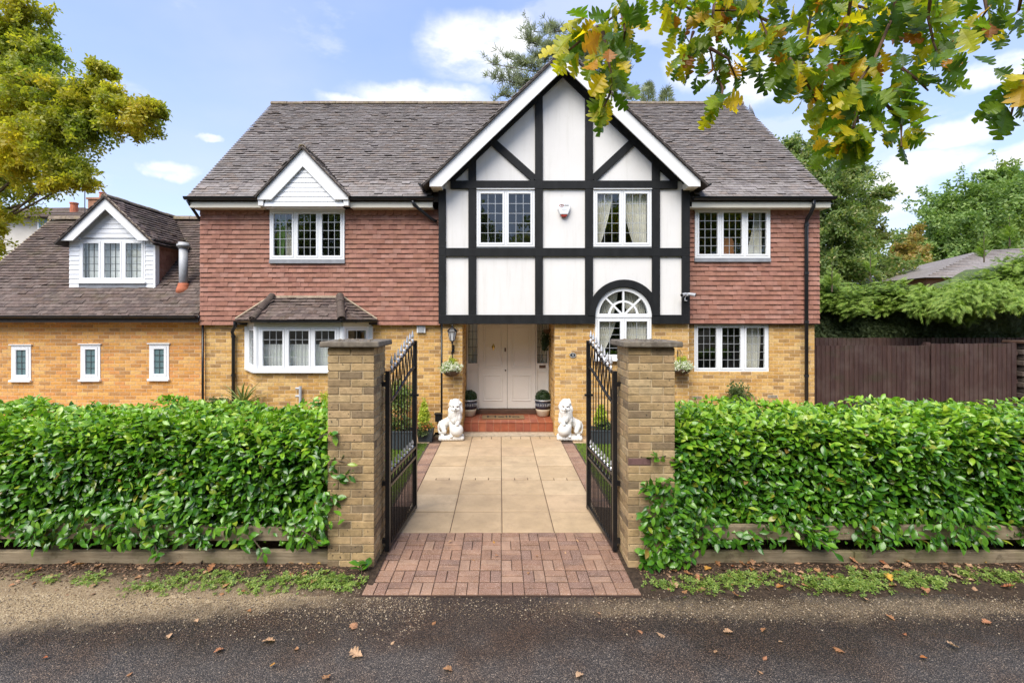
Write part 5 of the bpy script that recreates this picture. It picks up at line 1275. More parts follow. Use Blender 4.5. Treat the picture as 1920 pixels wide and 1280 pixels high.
# potted clipped balls
def topiary(x, label):
    y, z0 = 10.42, .2225; t = thing('topiary_pot', label, 'potted plant', (x, y, z0), 'pair of clipped balls in glazed pots')
    p = MB().lathe([(.105, 0), (.125, .03), (.15, .12), (.165, .17)], (x, y, z0), 24).build('pot_foot', 'pot_cream', t)
    q_ = MB().lathe([(.166, .171), (.175, .25), (.178, .32), (.172, .345)], (x, y, z0), 24).build('pot_band', 'pot_navy', t)
    r_ = MB().lathe([(.175, .346), (.195, .352), (.195, .375), (.17, .378), (.155, .36)], (x, y, z0), 24).build('rim', 'galvanised', t)
    for o in (p, q_, r_):
        for f in o.data.polygons: f.use_smooth = len(f.vertices) == 4
    for k in range(13):
        a = math.pi * (1.08 + .84 * k / 12); r0 = .1785
        for e in (-1, 1):
            a2 = a + .035; p0 = (x + r0 * math.cos(a), y + r0 * math.sin(a), z0 + .27); p1 = (x + r0 * math.cos(a2), y + r0 * math.sin(a2), z0 + .27 + e * .028); MB().tube([p0, p1], .0045, 4).build('chevron', 'pale_ink', q_)
    MB().ball((x, y, z0 + .40), .14, 10).build('core', 'laurel_core', t)
    d = unit(rng.normal(size=(1100, 3))); d = d[d[:, 2] > -.45]; clump('foliage', 'box_leaf', t, np.array((x, y, z0 + .41)) + d * rng.uniform(.148, .165, (len(d), 1)), .022)
topiary(PX(880, 10.42), 'clipped ball plant in patterned pot by the door knocker side'); topiary(PX(1018, 10.42), 'clipped ball plant in patterned pot below the letter plate')
# doormat
dm = thing('doormat', 'brown coir doormat with black lettering before the front doors', 'mat', (.05, 10.25, .2225))
box('mat', 'doormat', dm, -.40, .52, 10.10, 10.46, .2225, .242, .004)
def text(s, size, mat, parent, M, ext=.001, name='lettering'):
    c = bpy.data.curves.new(name, 'FONT'); c.body = s; c.size = size; c.extrude = ext; c.align_x = 'CENTER'; c.align_y = 'CENTER'; c.materials.append(MATS[mat])
    tmp = link(bpy.data.objects.new(name, c)); dg = bpy.context.evaluated_depsgraph_get(); me = bpy.data.meshes.new_from_object(tmp.evaluated_get(dg))
    bpy.data.objects.remove(tmp); bpy.data.curves.remove(c); me.name = name
    o = link(bpy.data.objects.new(name, me)); o.matrix_basis = M; setparent(o, parent); return o
FRONT = Matrix.Rotation(R(90), 4, 'X')
text('Hello', .26, 'ink', dm, Matrix.Translation((.06, 10.27, .2435)) @ Matrix.Scale(1.3, 4, (1, 0, 0)))
# wall lantern
lx, lz = PX(848, 9.4), PZ(628, 9.4); ly = 9.40
lt = thing('wall_lantern', 'black six sided lantern on the porch pier above the flower basket', 'lantern', (lx, 9.55, lz))
MB().lathe([(.045, -.11), (.085, .07)], (lx, ly, lz), 6).build('glass', 'glass_milk', lt)
cage = MB()
for k in range(6):
    a = 2 * math.pi * k / 6; cage.tube([(lx + .047 * math.cos(a), ly + .047 * math.sin(a), lz - .11), (lx + .087 * math.cos(a), ly + .087 * math.sin(a), lz + .07)], .007, 5)
cage.build('cage', 'dark_metal', lt)
MB().lathe([(.11, .07), (.10, .085), (.07, .12), (.03, .15), (.012, .16), (.012, .18), (.018, .19), (.002, .21)], (lx, ly, lz), 6).build('roof', 'dark_metal', lt)
MB().lathe([(.01, -.18), (.025, -.16), (.02, -.14), (.05, -.11)], (lx, ly, lz), 8).build('base', 'dark_metal', lt)
MB().tube([(lx, ly, lz - .16), (lx, ly + .03, lz - .24), (lx, ly + .10, lz - .28), (lx, 9.547, lz - .27)], .011, 6).build('arm', 'dark_metal', lt); box('back_plate', 'dark_metal', lt, lx - .025, lx + .025, 9.53, 9.548, lz - .36, lz - .20, .004)
# hanging flower baskets
def basket(x, z, label):
    y = 9.36; t = thing('flower_basket', label, 'hanging basket', (x, y, z), 'wall hung flower baskets')
    o = MB().lathe([(.03, -.13), (.10, -.105), (.16, -.05), (.185, .0), (.17, .0), (.1, -.06)], (x, y, z), 20).build('bowl', 'wicker', t)
    MB().tube([(x, 9.548, z + .34), (x, 9.45, z + .36), (x, y, z + .33)], .008, 5).build('bracket', 'dark_metal', t); MB().tube([(x, 9.54, z + .12), (x, 9.54, z + .36)], .009, 5).build('bracket', 'dark_metal', t)
    for a in (0, 2.1, 4.2): MB().tube([(x, y, z + .33), (x + .17 * math.cos(a), y + .17 * math.sin(a), z)], .003, 4).build('chain', 'wire', t)
    P, _ = blob_points(650, (x, y - .02, z + .05), (.23, .20, .13), .4); P = P[P[:, 1] < 9.52]; clump('flowers', 'flower_white', t, P, .032, SPRAY4)
    P, _ = blob_points(160, (x + .02, y, z + .14), (.10, .10, .13), .2); clump('foliage', 'gold_leaf', t, P, .035)
basket(PX(846, 9.36), PZ(694, 9.36), 'basket of white flowers hanging below the lantern'); basket(PX(1277, 9.36), PZ(691, 9.36), 'basket of white flowers half hidden behind a gate pillar')
# house number
hx, hz = PX(1074, 9.54), PZ(665.5, 9.54)
hn = thing('number_plaque', 'small oval dark house number plaque on the brick pier', 'plaque', (hx, 9.545, hz))
MB().prism([(.068 * math.cos(2 * math.pi * k / 24), .047 * math.sin(2 * math.pi * k / 24)) for k in range(24)], lambda u, v, w: (hx + u, w, hz + v), 9.53, 9.548).build('plate', 'dark_metal', hn)
MB().tube([(hx + .062 * math.cos(2 * math.pi * k / 24), 9.529, hz + .042 * math.sin(2 * math.pi * k / 24)) for k in range(25)], .004, 5, False).build('border', 'pale_ink', hn)
text('30', .05, 'pale_ink', hn, Matrix.Translation((hx, 9.528, hz)) @ FRONT)
# alarm box
ax_, az_ = PX(1057, 9.49), PZ(394, 9.49); Ya = 9.42
al = thing('alarm_box', 'white alarm box with dark red base on the white gable', 'alarm box', (ax_, 9.5, az_))
poly = [(-.125, .10), (-.085, .135), (.085, .135), (.125, .10), (.125, .02), (.075, -.10), (-.075, -.10), (-.125, .02)]
MB().prism(poly, lambda u, v, w: (ax_ + u, w, az_ + v), Ya, 9.498).build('cover', 'upvc', al, bevel=.014)
MB().prism([(-.07, -.102), (.07, -.102), (.045, -.145), (-.045, -.145)], lambda u, v, w: (ax_ + u, w, az_ + v), Ya + .01, 9.498).build('strobe', 'red_plastic', al, bevel=.008)
MB().tube([(ax_ - .055 + .042 * math.cos(2 * math.pi * k / 16), Ya - .001, az_ + .075 + .022 * math.sin(2 * math.pi * k / 16)) for k in range(17)], .005, 4, False).build('emblem', 'red_ink', al)
text('PULSAR', .045, 'ink', al, Matrix.Translation((ax_ + .015, Ya - .002, az_ + .075)) @ FRONT)
for k, w in enumerate((.07, .05, .025)): box('print_line', 'grey_plastic', al, ax_ - w, ax_ + w, Ya - .0015, Ya - .0003, az_ + .018 - .03 * k, az_ + .026 - .03 * k)
# security cameras on the corner post
kx, kz = PX(1287, 9.4), PZ(552, 9.4)
sc = thing('security_camera', 'twin grey security cameras on the black corner post', 'camera', (kx, 9.45, kz))
for e, pitch_ in ((-1, -.05), (1, -.04)):
    a = Vector((kx + e * .03, 9.37, kz + .01)); b_ = Vector((kx + e * .135, 9.28, kz - .02)); MB().tube([a, a * .25 + b_ * .75, b_], [.026, .034, .036], 12).build('camera_head', 'grey_plastic', sc); MB().tube([b_, b_ + (b_ - a).normalized() * .004], .03, 12).build('lens', 'dark_metal', sc)
box('mount', 'grey_plastic', sc, kx - .03, kx + .03, 9.36, 9.448, kz - .03, kz + .03, .008); MB().tube([(kx + .005, 9.42, kz - .03), (kx - .02, 9.42, kz - .06), (kx - .02, 9.42, kz - .12), (kx + .02, 9.42, kz - .125)], .008, 6).build('cable', 'upvc', sc)
# white pipe on the bay
px_, pz_ = PX(563, 9.19), PZ(724, 9.19)
wp = thing('waste_pipe', 'short pale waste pipe with two side spurs below bay window', 'pipe', (px_, 9.2, 0))
MB().tube([(px_, 9.19, pz_), (px_, 9.19, .02)], .026, 10).build('pipe', 'grey_plastic', wp); 
for dz in (.02, .17): MB().tube([(px_, 9.19, pz_ - dz - .02), (px_ - .09, 9.19, pz_ - dz - .02)], .02, 8).build('spur', 'grey_plastic', wp)
# air bricks
for (a, b_) in ((1307, 745), (1449, 743)):
    p = P3(a, b_, 9.84); t = thing('air_brick', 'pale air brick low in the wall ' + ('near the gable' if a < 1400 else 'near the downpipe'), 'air brick', tuple(p), 'air bricks')
    box('frame', 'pot_cream', t, p.x - .105, p.x + .105, 9.838, 9.849, p.z - .03, p.z + .03)
    for k in range(7): box('slot', 'ink', t, p.x - .09 + .027 * k, p.x - .078 + .027 * k, 9.836, 9.8378, p.z - .02, p.z + .02)
# plant by the front door sidelight
cr = thing('climbing_plant', 'dark trailing plant in a hanging pot beside the porch window', 'plant', (PX(1030, 10.3), 10.3, 1.9))
p = P3(1027, 640, 10.35); MB().lathe([(.03, -.05), (.07, 0), (.08, .05)], (1.02, 10.35, PZ(622, 10.35)), 12).build('pot', 'wicker', cr)
P, _ = blob_points(260, (.985, 10.35, PZ(640, 10.35)), (.09, .09, .24), .1); clump('foliage', 'box_leaf', cr, P, .05)

# curtains -------------------------------------------------------------------
def curtain(label, mat, pts_top, pts_bot, folds=9, depth=.03, n=48):
    """hanging cloth between an upper and a lower edge, each ((x, y, z), (x, y, z))"""
    t0, t1 = map(np.array, pts_top); b0, b1 = map(np.array, pts_bot); V = []; m = 12
    for j in range(m + 1):
        v = j / m; v2 = v ** 1.5
        for i in range(n + 1):
            u = i / n; p = (t0 * (1 - u) + t1 * u) * (1 - v2) + (b0 * (1 - u) + b1 * u) * v2; p[2] = (t0[2] * (1 - v) + b0[2] * v)
            V.append((p[0], p[1] + depth * math.sin(u * folds * 2 * math.pi + .8 * math.sin(v * 3)) * (.6 + .4 * math.sin(5 * u)), p[2]))
    w = n + 1; Fc = [(j * w + i, j * w + i + 1, (j + 1) * w + i + 1, (j + 1) * w + i) for j in range(m) for i in range(n)]
    o = link(bpy.data.objects.new('curtain', fast_mesh('curtain', V, Fc, mat, True))); setparent(o, None); return tag(o, label, 'curtain', 'window curtains')
def cpair(op, y, lab, xs, mat='linen', zt=None, zb=None):
    z1, z0 = zt or op[3] - .03, zb or op[2] + .03
    for (a, b_, c, d, w) in xs: curtain(lab + w, mat, ((a, y, z1), (b_, y, z1)), ((c, y, z0), (d, y, z0)))
g = W_GR; cpair(g, 9.62, 'pale tied back curtain in gable window ', [(g[0] + .06, g[0] + .42, g[0] + .05, g[0] + .16, 'on the alarm box side'), (g[0] + .62, g[1] - .06, g[1] - .32, g[1] - .06, 'on the outer side')])
g = opA; cpair(g, 9.64, 'striped pale curtain in arched window ', [(g[0] + .06, g[0] + .45, g[0] + .05, g[0] + .14, 'on the door side'), (g[0] + .55, g[1] - .06, g[1] - .38, g[1] - .06, 'on the wing side')])
cpair((g[0], g[1], ARC_Z + .02, ARC_Z + .5), 9.70, 'curtain head inside the fan light ', [(g[0] + .08, g[0] + .5, g[0] + .06, g[0] + .42, 'nearer the door'), (g[0] + .60, g[1] - .08, g[0] + .70, g[1] - .06, 'nearer the wing')])
g = W_LR; cpair(g, 10.05, 'white curtain at one end of the ground floor wing window', [(g[1] - .50, g[1] - .06, g[1] - .46, g[1] - .1, '')])
g = W_UR; cpair(g, 9.92, 'beige curtain at one end of the upper wing window', [(g[1] - .22, g[1] - .06, g[1] - .40, g[1] - .06, '')])
g = W_UL; cpair(g, 9.9, 'green curtain edge in the window under the small gablet', [(g[0] + .06, g[0] + .24, g[0] + .06, g[0] + .20, '')], 'green_curtain'); cpair(g, 9.93, 'cream blind end beside the green curtain', [(g[0] + .27, g[0] + .33, g[0] + .22, g[0] + .42, '')], 'linen', zt=g[3] - .3)
curtain('white half height net curtain across the bay window front', 'net_curtain', ((BF0 + .06, BYF + .16, 1.86), (BF1 - .06, BYF + .16, 1.86)), ((BF0 + .06, BYF + .16, 1.36), (BF1 - .06, BYF + .16, 1.36)), 22, .018, 150)
curtain('white net curtain in the narrow side of the bay', 'net_curtain', ((BAYX0 + .14, YW - .0, 1.86), (BF0 + .06, BYF + .18, 1.86)), ((BAYX0 + .14, YW - .0, 1.36), (BF0 + .06, BYF + .18, 1.36)), 7, .012)
for (a, b_, w_) in ((-.735, -.52, 'on the lantern side'), (.835, 1.07, 'on the letter plate side')): curtain('pale slatted blind in the porch sidelight ' + w_, 'linen', ((a, DY + .14, 2.28), (b_, DY + .14, 2.28)), ((a, DY + .14, 1.36), (b_, DY + .14, 1.36)), 5, .014)
curtain('grey white cloth added behind the dormer window to lighten its panes', 'net_curtain', ((dop[0] + .05, DYF + .12, dop[3] - .04), (dop[1] - .05, DYF + .12, dop[3] - .04)), ((dop[0] + .05, DYF + .12, dop[2] + .04), (dop[1] - .05, DYF + .12, dop[2] + .04)), 12, .012, 100)  # pale cloth added so that the dormer panes do not look dark
# chair seen through the upper wing window
chx, chz = PX(1366, 10.1), PZ(449, 10.1)
ch = thing('wooden_chair', 'tan rounded chair back behind the upper wing window', 'chair', (chx, 10.15, chz - .9))
MB().prism([(-.125, -.34), (.125, -.34), (.125, -.03), (.09, .02), (0, .045), (-.09, .02), (-.125, -.03)], lambda u, v, w: (chx + u, w, chz + v), 10.12, 10.16).build('backrest', 'chair_back', ch, bevel=.01)
box('seat', 'chair_back', ch, chx - .2, chx + .2, 9.93, 10.2, chz - .42, chz - .38, .01)
for (a, c) in ((-.18, 9.95), (.15, 9.95), (-.18, 10.15), (.15, 10.15)): box('leg', 'chair_back', ch, chx + a, chx + a + .03, c, c + .03, chz - .6, chz - .42)

# ================================================================== laurel hedges
def laurel(x0, x1, y0, y1, h, label, nleaf, extra, side):
    t = thing('laurel_hedge', label, 'hedge', ((x0 + x1) / 2, (y0 + y1) / 2, 0), 'clipped laurel hedges')
    def lump(x, z): return .05 * np.sin(x * 3.1 + 1.2 * np.sin(z * 4.0)) + .035 * np.sin(x * 7.7 + z * 5.1) + .02 * np.sin(x * 15 + z * 11)
    # dark leafy heart
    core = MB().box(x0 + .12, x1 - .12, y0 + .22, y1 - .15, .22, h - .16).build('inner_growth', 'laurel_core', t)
    P, D, Nn, Sz = [], [], [], []
    n1 = int(nleaf * .56); n2 = int(nleaf * .34)
    # front face leaves
    x = rng.uniform(x0 - .02, x1 + .02, n1); z = .21 + (h - .23) * rng.random(n1) ** 1.02; dep = rng.random(n1) ** 1.6 * .26
    low = np.clip((.45 - z) / .35, 0, 1); keep = rng.random(n1) > low * (.15 + .6 * (np.sin(x * 4.2) * np.sin(x * 1.7 + 1) > .15)); x, z, dep = x[keep], z[keep], dep[keep]; m = len(x)
    rnd_top = .12 * np.clip((z - (h - .25)) / .25, 0, 1) ** 2
    y = y0 + dep + lump(x, z) + rnd_top + .10 * np.clip((.5 - z) / .5, 0, 1) * 0
    P.append(np.c_[x, y, z]); dd = np.c_[rng.normal(0, .75, m), -rng.uniform(.25, 1.1, m), rng.normal(-.12, .6, m) + .45 * np.clip((z - h * .6) / (h * .4), 0, 1)]
    D.append(dd); Nn.append(np.c_[rng.normal(0, .45, m), -rng.uniform(.2, 1.0, m), rng.uniform(.45, 1.2, m)]); Sz.append(rng.uniform(.052, .102, m))
    # top leaves
    x = rng.uniform(x0 - .02, x1 + .02, n2); y = rng.uniform(y0 + .02, y1, n2); dep = rng.random(n2) ** 1.8 * .16
    z = h - dep + lump(x, y * 2) * .9 - .09 * np.clip((y0 + .2 - y) / .2, 0, 1) ** 2
    P.append(np.c_[x, y, z]); D.append(np.c_[rng.normal(0, .8, n2), rng.normal(-.2, .7, n2), rng.uniform(.05, .9, n2)]); Nn.append(np.c_[rng.normal(0, .5, n2), rng.normal(-.3, .5, n2), rng.uniform(.5, 1.2, n2)]); Sz.append(rng.uniform(.05, .10, n2))
    # end face
    n3 = 700; xe = x1 if side < 0 else x0; s = 1 if side < 0 else -1
    y = rng.uniform(y0, y1, n3); z = rng.uniform(.25, h, n3); x = xe + s * (rng.normal(0, .04, n3) + lump(y, z)) 
    P.append(np.c_[x, y, z]); D.append(np.c_[s * rng.uniform(.2, 1, n3), rng.normal(-.2, .7, n3), rng.normal(0, .6, n3)]); Nn.append(np.c_[s * rng.uniform(0, 1, n3), rng.normal(-.3, .4, n3), rng.uniform(.4, 1, n3)]); Sz.append(rng.uniform(.05, .10, n3))
    # shoots hanging over the rails in patches
    n4 = 1500; x = rng.uniform(x0, x1, n4); z = .22 + rng.random(n4) * .36; msk = np.sin(x * 2.9 + (0 if side < 0 else 2.2)) + .6 * np.sin(x * 7.3 + 1) + rng.normal(0, .45, n4) > (-.05 if side < 0 else .35); x, z = x[msk], z[msk]; m4 = len(x)
    P.append(np.c_[x, rng.uniform(4.42, 4.52, m4), z]); D.append(np.c_[rng.normal(0, .6, m4), -rng.uniform(.1, .6, m4), rng.normal(-.5, .5, m4)]); Nn.append(np.c_[rng.normal(0, .4, m4), -rng.uniform(.4, 1, m4), rng.uniform(.3, 1, m4)]); Sz.append(rng.uniform(.055, .10, m4))
    # a skirt of growth pushing out over the pillar foot
    n5, bx = (130, (-1.80, -1.50, .42, 1.1)) if side < 0 else (420, (1.30, 1.80, .06, .85))
    x = rng.uniform(bx[0], bx[1], n5); z = bx[2] + (bx[3] - bx[2]) * rng.random(n5) ** 1.2; ok = rng.random(n5) < (np.clip(((x - bx[0]) / .3 + .35 if side > 0 else (bx[1] - x) / .3 + .2), 0, 1)); x, z = x[ok], z[ok]; m5 = len(x)
    P.append(np.c_[x, rng.uniform(4.36, 4.46, m5), z]); D.append(np.c_[rng.normal(-.2 if side > 0 else .2, .7, m5), -rng.uniform(.1, .7, m5), rng.normal(-.1, .6, m5)]); Nn.append(np.c_[rng.normal(0, .4, m5), -rng.uniform(.4, 1, m5), rng.uniform(.3, 1, m5)]); Sz.append(rng.uniform(.055, .10, m5))
    # straggling sprigs
    st = MB()
    for (a, b_, k) in extra:
        a, b_ = np.array(a, float), np.array(b_, float); mid = (a + b_) / 2 + (0, -.02, .03); st.tube([a, mid, b_], [.008, .006, .004], 5)
        u = rng.random(k); p = a[None] * (1 - u[:, None]) + b_[None] * u[:, None] + rng.normal(0, .012, (k, 3)); ax = unit((b_ - a)[None])
        P.append(p); D.append(ax * .6 + rng.normal(0, .7, (k, 3)) + np.array((0, -.25, .05))); Nn.append(np.c_[rng.normal(0, .4, k), -rng.uniform(.3, 1, k), rng.uniform(.5, 1, k)]); Sz.append(rng.uniform(.075, .115, k))
    for k in range(26):
        xx = random.uniform(x0 + .1, x1 - .1); st.tube([(xx, random.uniform(y0 + .3, y1 - .2), 0), (xx + random.uniform(-.15, .15), y0 + .35, .5), (xx + random.uniform(-.3, .3), y0 + .3, 1.0)], [.018, .014, .008], 5)
    struct(st.build('stems', 'bark', t), 'stuff')
    P, D, Nn, Sz = np.concatenate(P), np.concatenate(D), np.concatenate(Nn), np.concatenate(Sz)
    Ms = leaf_mats(P, D, Nn, Sz, rng.uniform(.85, 1.2, (len(P), 1)), .25)
    px = CX + F * P[:, 0] / P[:, 1]; pr = np.where((px > 0) & (px < 1920), Sz / P[:, 1] - np.maximum(0, P[:, 1] - y0 - .12) * .1, -1) + rng.random(len(P)) * .012
    young_lit = (P[:, 2] > h - .17 + rng.normal(0, .10, len(P))) & (rng.random(len(P)) < .8) | (rng.random(len(P)) < .02 + .22 * np.clip((P[:, 2] - h * .62) / (h * .3), 0, 1))  # paler leaves gather towards the top, where light from above is painted in
    lay('leaf', 'leaves', LAUREL, Ms[~young_lit], 'laurel_leaf', t, 220, pr[~young_lit], True); lay('leaf', 'leaves', LAUREL, Ms[young_lit], 'laurel_young_lit', t, 80, pr[young_lit], True)
    return t
laurel(-6.6, -1.66, 4.55, 5.62, 1.34, 'glossy laurel hedge in front of the garage wing', 23000,
       [((-1.7, 4.62, .95), (-1.42, 4.40, 1.02), 9), ((-1.72, 4.60, .78), (-1.40, 4.40, .90), 16), ((-1.72, 4.55, .55), (-1.5, 4.40, .72), 14), ((-1.75, 4.55, 1.2), (-1.55, 4.42, 1.28), 8), ((-1.9, 4.5, .35), (-1.66, 4.4, .25), 12), ((-2.4, 4.5, .3), (-2.2, 4.42, .16), 10), ((-3.3, 4.5, .32), (-3.2, 4.42, .14), 10)], -1)
laurel(1.68, 6.9, 4.55, 5.62, 1.35, 'glossy laurel hedge in front of the brown fence', 24000,
       [((1.75, 4.6, 1.02), (1.42, 4.4, 1.05), 12), ((1.75, 4.58, .75), (1.38, 4.4, .78), 26), ((1.7, 4.55, .5), (1.34, 4.38, .42), 30), ((1.7, 4.55, .4), (1.40, 4.36, .12), 34), ((1.6, 4.5, .6), (1.32, 4.38, .2), 30), ((1.72, 4.52, .35), (1.62, 4.38, .30), 20), ((2.9, 4.5, .32), (3.1, 4.4, .2), 12), ((2.3, 4.5, .36), (2.4, 4.42, .24), 10)], 1)
sp = thing('laurel_seedling', 'small laurel seedling at the foot of a gate pillar', 'plant', (-1.27, 4.33, 0))
k = 9; P = np.array((-1.27, 4.33, .03)) + rng.normal(0, .025, (k, 3)); P[:, 2] = rng.uniform(.02, .09, k); a = rng.uniform(0, 6.28, k)
lay('leaf', 'leaves', LAUREL, leaf_mats(P, np.c_[np.cos(a), np.sin(a), rng.uniform(.2, .8, k)], np.c_[rng.normal(0, .3, (k, 2)), np.ones(k)], rng.uniform(.07, .11, k), 1.2), 'laurel_leaf', sp, 300, np.ones(k), True); MB().tube([(-1.27, 4.33, -.02), (-1.27, 4.33, .08)], .005, 5).build('stem', 'twig', sp)

# ================================================================== foreground oak: trunk beside the camera, boughs hanging into view
oak = thing('oak_tree', 'overhanging oak branches with green and yellow lobed leaves', 'tree', (7.6, -1.2, 0))
MB().tube([(7.6, -1.2, -.1), (7.58, -1.15, .5), (7.5, -1.1, 2.2), (7.3, -1.0, 4.2), (7.1, -.8, 6.5)], [.42, .33, .28, .24, .15], 14).build('trunk', 'bark', oak)
def branch(pts, r0, r1, name='branch'):
    m = len(pts); return MB().tube(pts, [r0 + (r1 - r0) * i / (m - 1) for i in range(m)], 6).build(name, 'twig', oak)
branch([(7.4, -1.0, 3.4), (5.2, -.3, 4.2), (3.2, .6, 4.35), (1.6, 1.5, 4.0)], .10, .03); branch([(3.2, .6, 4.35), (1.5, 1.2, 4.15), (.55, 1.65, 3.75)], .035, .012); branch([(5.2, -.3, 4.2), (3.4, .9, 4.0), (2.4, 1.8, 3.8)], .05, .012)
LP, LD, LS = [], [], []
oakstems = [  # hanging twigs: photo pixels and distance, leaf count, spread in pixels
    ([(1180, -40), (1165, 20), (1120, 55)], 1.75, 14, 34), ([(1120, 50), (1085, 80), (1060, 100)], 1.74, 9, 24), ([(1130, 60), (1140, 110), (1150, 160)], 1.72, 15, 22), ([(1150, 150), (1142, 180), (1132, 200)], 1.72, 6, 8), ([(1165, 20), (1172, 60), (1165, 110)], 1.78, 8, 18),
    ([(1345, -40), (1335, 40), (1330, 90), (1345, 150)], 1.9, 14, 22), ([(1300, 60), (1290, 90), (1278, 118)], 1.95, 9, 12), ([(1340, 140), (1355, 165), (1352, 200)], 1.9, 6, 12), ([(1330, 90), (1365, 110), (1385, 160)], 1.9, 6, 14),
    ([(1230, -40), (1260, 0), (1300, 20), (1380, 20)], 2.0, 22, 34), ([(1400, -40), (1420, 20), (1440, 70), (1450, 110)], 1.9, 20, 34), ([(1500, -40), (1520, 30), (1510, 90), (1500, 140)], 1.85, 24, 38), ([(1600, -40), (1590, 40), (1580, 100), (1560, 150)], 1.8, 30, 44),
    ([(1690, -40), (1670, 40), (1640, 110), (1600, 170), (1610, 230)], 1.75, 40, 44), ([(1610, 190), (1600, 240), (1575, 285)], 1.7, 22, 26), ([(1640, 170), (1690, 230), (1690, 275)], 1.7, 12, 22), ([(1750, -40), (1740, 30), (1750, 80), (1770, 130)], 1.72, 26, 40), ([(1840, -40), (1850, 20), (1830, 50)], 1.8, 12, 26),
    ([(1920, -30), (1910, 20), (1890, 40)], 1.8, 8, 20), ([(1960, 100), (1925, 130), (1905, 175), (1895, 220)], 1.55, 14, 20), ([(1680, 120), (1720, 150), (1740, 170)], 1.7, 12, 26), ([(1440, 40), (1400, 20), (1350, 0)], 2.0, 14, 30), ([(1560, 0), (1640, 20), (1720, 10)], 1.95, 24, 40), ([(1280, -30), (1330, -10), (1420, -10)], 2.05, 16, 26), ([(1480, 110), (1510, 150), (1530, 190)], 1.82, 9, 22)]
for (pts, Y, k, spr) in oakstems:
    w = [np.array(P3(a, b_, Y + .06 * math.sin(i * 2.1 + a))) for i, (a, b_) in enumerate(pts)]
    branch([tuple(p) for p in w], .007, .0028, 'twig')
    for _ in range(int(k * 2.1)):
        s = random.random() ** .8 * (len(w) - 1); i = min(int(s), len(w) - 2); f = s - i; p = w[i] * (1 - f) + w[i + 1] * f; tang = w[i + 1] - w[i]; tang /= np.linalg.norm(tang)
        off = rng.normal(0, spr / F * Y * .62, 3) * np.array((1, 1.5, .8)); LP.append(p + off * .75); d = unit((off / (np.linalg.norm(off) + 1e-6) * .7 + tang * .5 + rng.normal(0, .35, 3) + np.array((0, 0, -.45)))[None])[0]; LD.append(d); LS.append(random.uniform(.055, .10))
LP, LD, LS = np.array(LP), np.array(LD), np.array(LS)
NN = np.c_[rng.normal(0, .5, len(LP)), -rng.uniform(.1, 1.0, len(LP)) * np.sign(rng.random(len(LP)) - .25), rng.uniform(-.1, 1, len(LP))]
Ms = leaf_mats(LP, LD, NN, LS, 1.0, .3)
k3 = len(Ms) // 4
OAKS = [oak_proto(.1, .2, 1), oak_proto(.35, .45, 2), oak_proto(.2, -.25, 3), oak_proto(.5, .3, 5)]
lay('leaf', 'leaves', OAKS, Ms, 'oak_leaf', oak, 420, np.ones(len(Ms)))
# the rest of the crown, above and behind the camera
CP = []
for (c, r, n) in (((7.4, -1.4, 7.2), (2.8, 2.4, 1.6), 1500), ((6.2, -3.0, 6.6), (1.8, 1.6, 1.0), 600), ((9.2, -1.0, 6.0), (1.8, 1.8, 1.3), 700)):
    p, _ = blob_points(n, c, r, .3); CP.append(p)
CP = np.concatenate(CP); join('crown', SPRAY5, leaf_mats(CP, rng.normal(size=CP.shape), rng.normal(size=CP.shape) + (0, 0, 1.0), rng.uniform(.12, .2, len(CP))), 'oak_leaf', oak)
for k in range(6): branch([(7.3, -1.0, 4.0), (7.3 + random.uniform(-2, 2), -1.4 + random.uniform(-1.5, 1), 6.0), (7.3 + random.uniform(-2.6, 3), -1.6 + random.uniform(-2, 1.5), 7.4)], .09, .02)

# ================================================================== trees
def tree(name, label, cat, base, trunk_pts, trunk_r, blobs, leaf_n, leaf_size, leaf_mat, group=None, proto=SPRAY3, shell=.45, up=.35, limbs=True, twig_n=30, droop=0.0):
    t = thing(name, label, cat, base, group)
    mb = MB().tube(trunk_pts, trunk_r, 10); hub = np.array(trunk_pts[-1])
    mb.build('trunk', 'bark', t)
    if limbs:
        lm = MB()
        for (c, r) in blobs:
            c = np.array(c); j = np.array(trunk_pts[random.randint(max(0, len(trunk_pts) - 2), len(trunk_pts) - 1)]); mid = (j + c) / 2 + rng.normal(0, .25, 3); rad = trunk_r[-1] * .27
            lm.tube([j, mid, c], [rad, rad * .6, rad * .25], 6)
            for _ in range(4):
                d = unit(rng.normal(size=(1, 3)))[0]; lm.tube([c * .6 + mid * .4, c + d * np.array(r) * .75], [rad * .3, rad * .08], 5)
        lm.build('limbs', 'bark', t)
    vol = np.array([r[0] * r[1] + r[0] * r[2] + r[1] * r[2] for _, r in blobs]); cnt = np.maximum(leaf_n * vol / vol.sum(), leaf_n / len(blobs) * .45).astype(int); P = []; O = []
    for (c, r), n in zip(blobs, cnt):
        # each blob is itself made of small clumps, so that gaps and light and dark masses show
        nt = max(10, n // twig_n); dd = unit(rng.normal(size=(nt, 3)) * (1, 1, .8)); ln = dd * np.array(r) * rng.uniform(.55, 1.32, (nt, 1)); st_ = np.array(c) + rng.normal(0, .22, (nt, 3)) * np.array(r)
        w = rng.integers(0, nt, n); u = rng.random((n, 1)) ** .7; q = rng.normal(0, 1, (n, 3)) * (.05 + .055 * max(r)) * (1.15 - .5 * u)
        P.append(st_[w] + ln[w] * u + q - np.array((0, 0, .14 * max(r))) * u ** 2); O.append(dd[w])
    P, O = np.concatenate(P), np.concatenate(O); n = len(P)
    D = unit(rng.normal(size=(n, 3)) + O * .8 + np.array((0, 0, -droop))); Nn = unit(rng.normal(size=(n, 3)) * .8 + O * .5 + np.array((0, 0, up)))
    join('crown', proto, leaf_mats(P, D, Nn, leaf_size * rng.uniform(.7, 1.35, n)), leaf_mat, t)
    return t
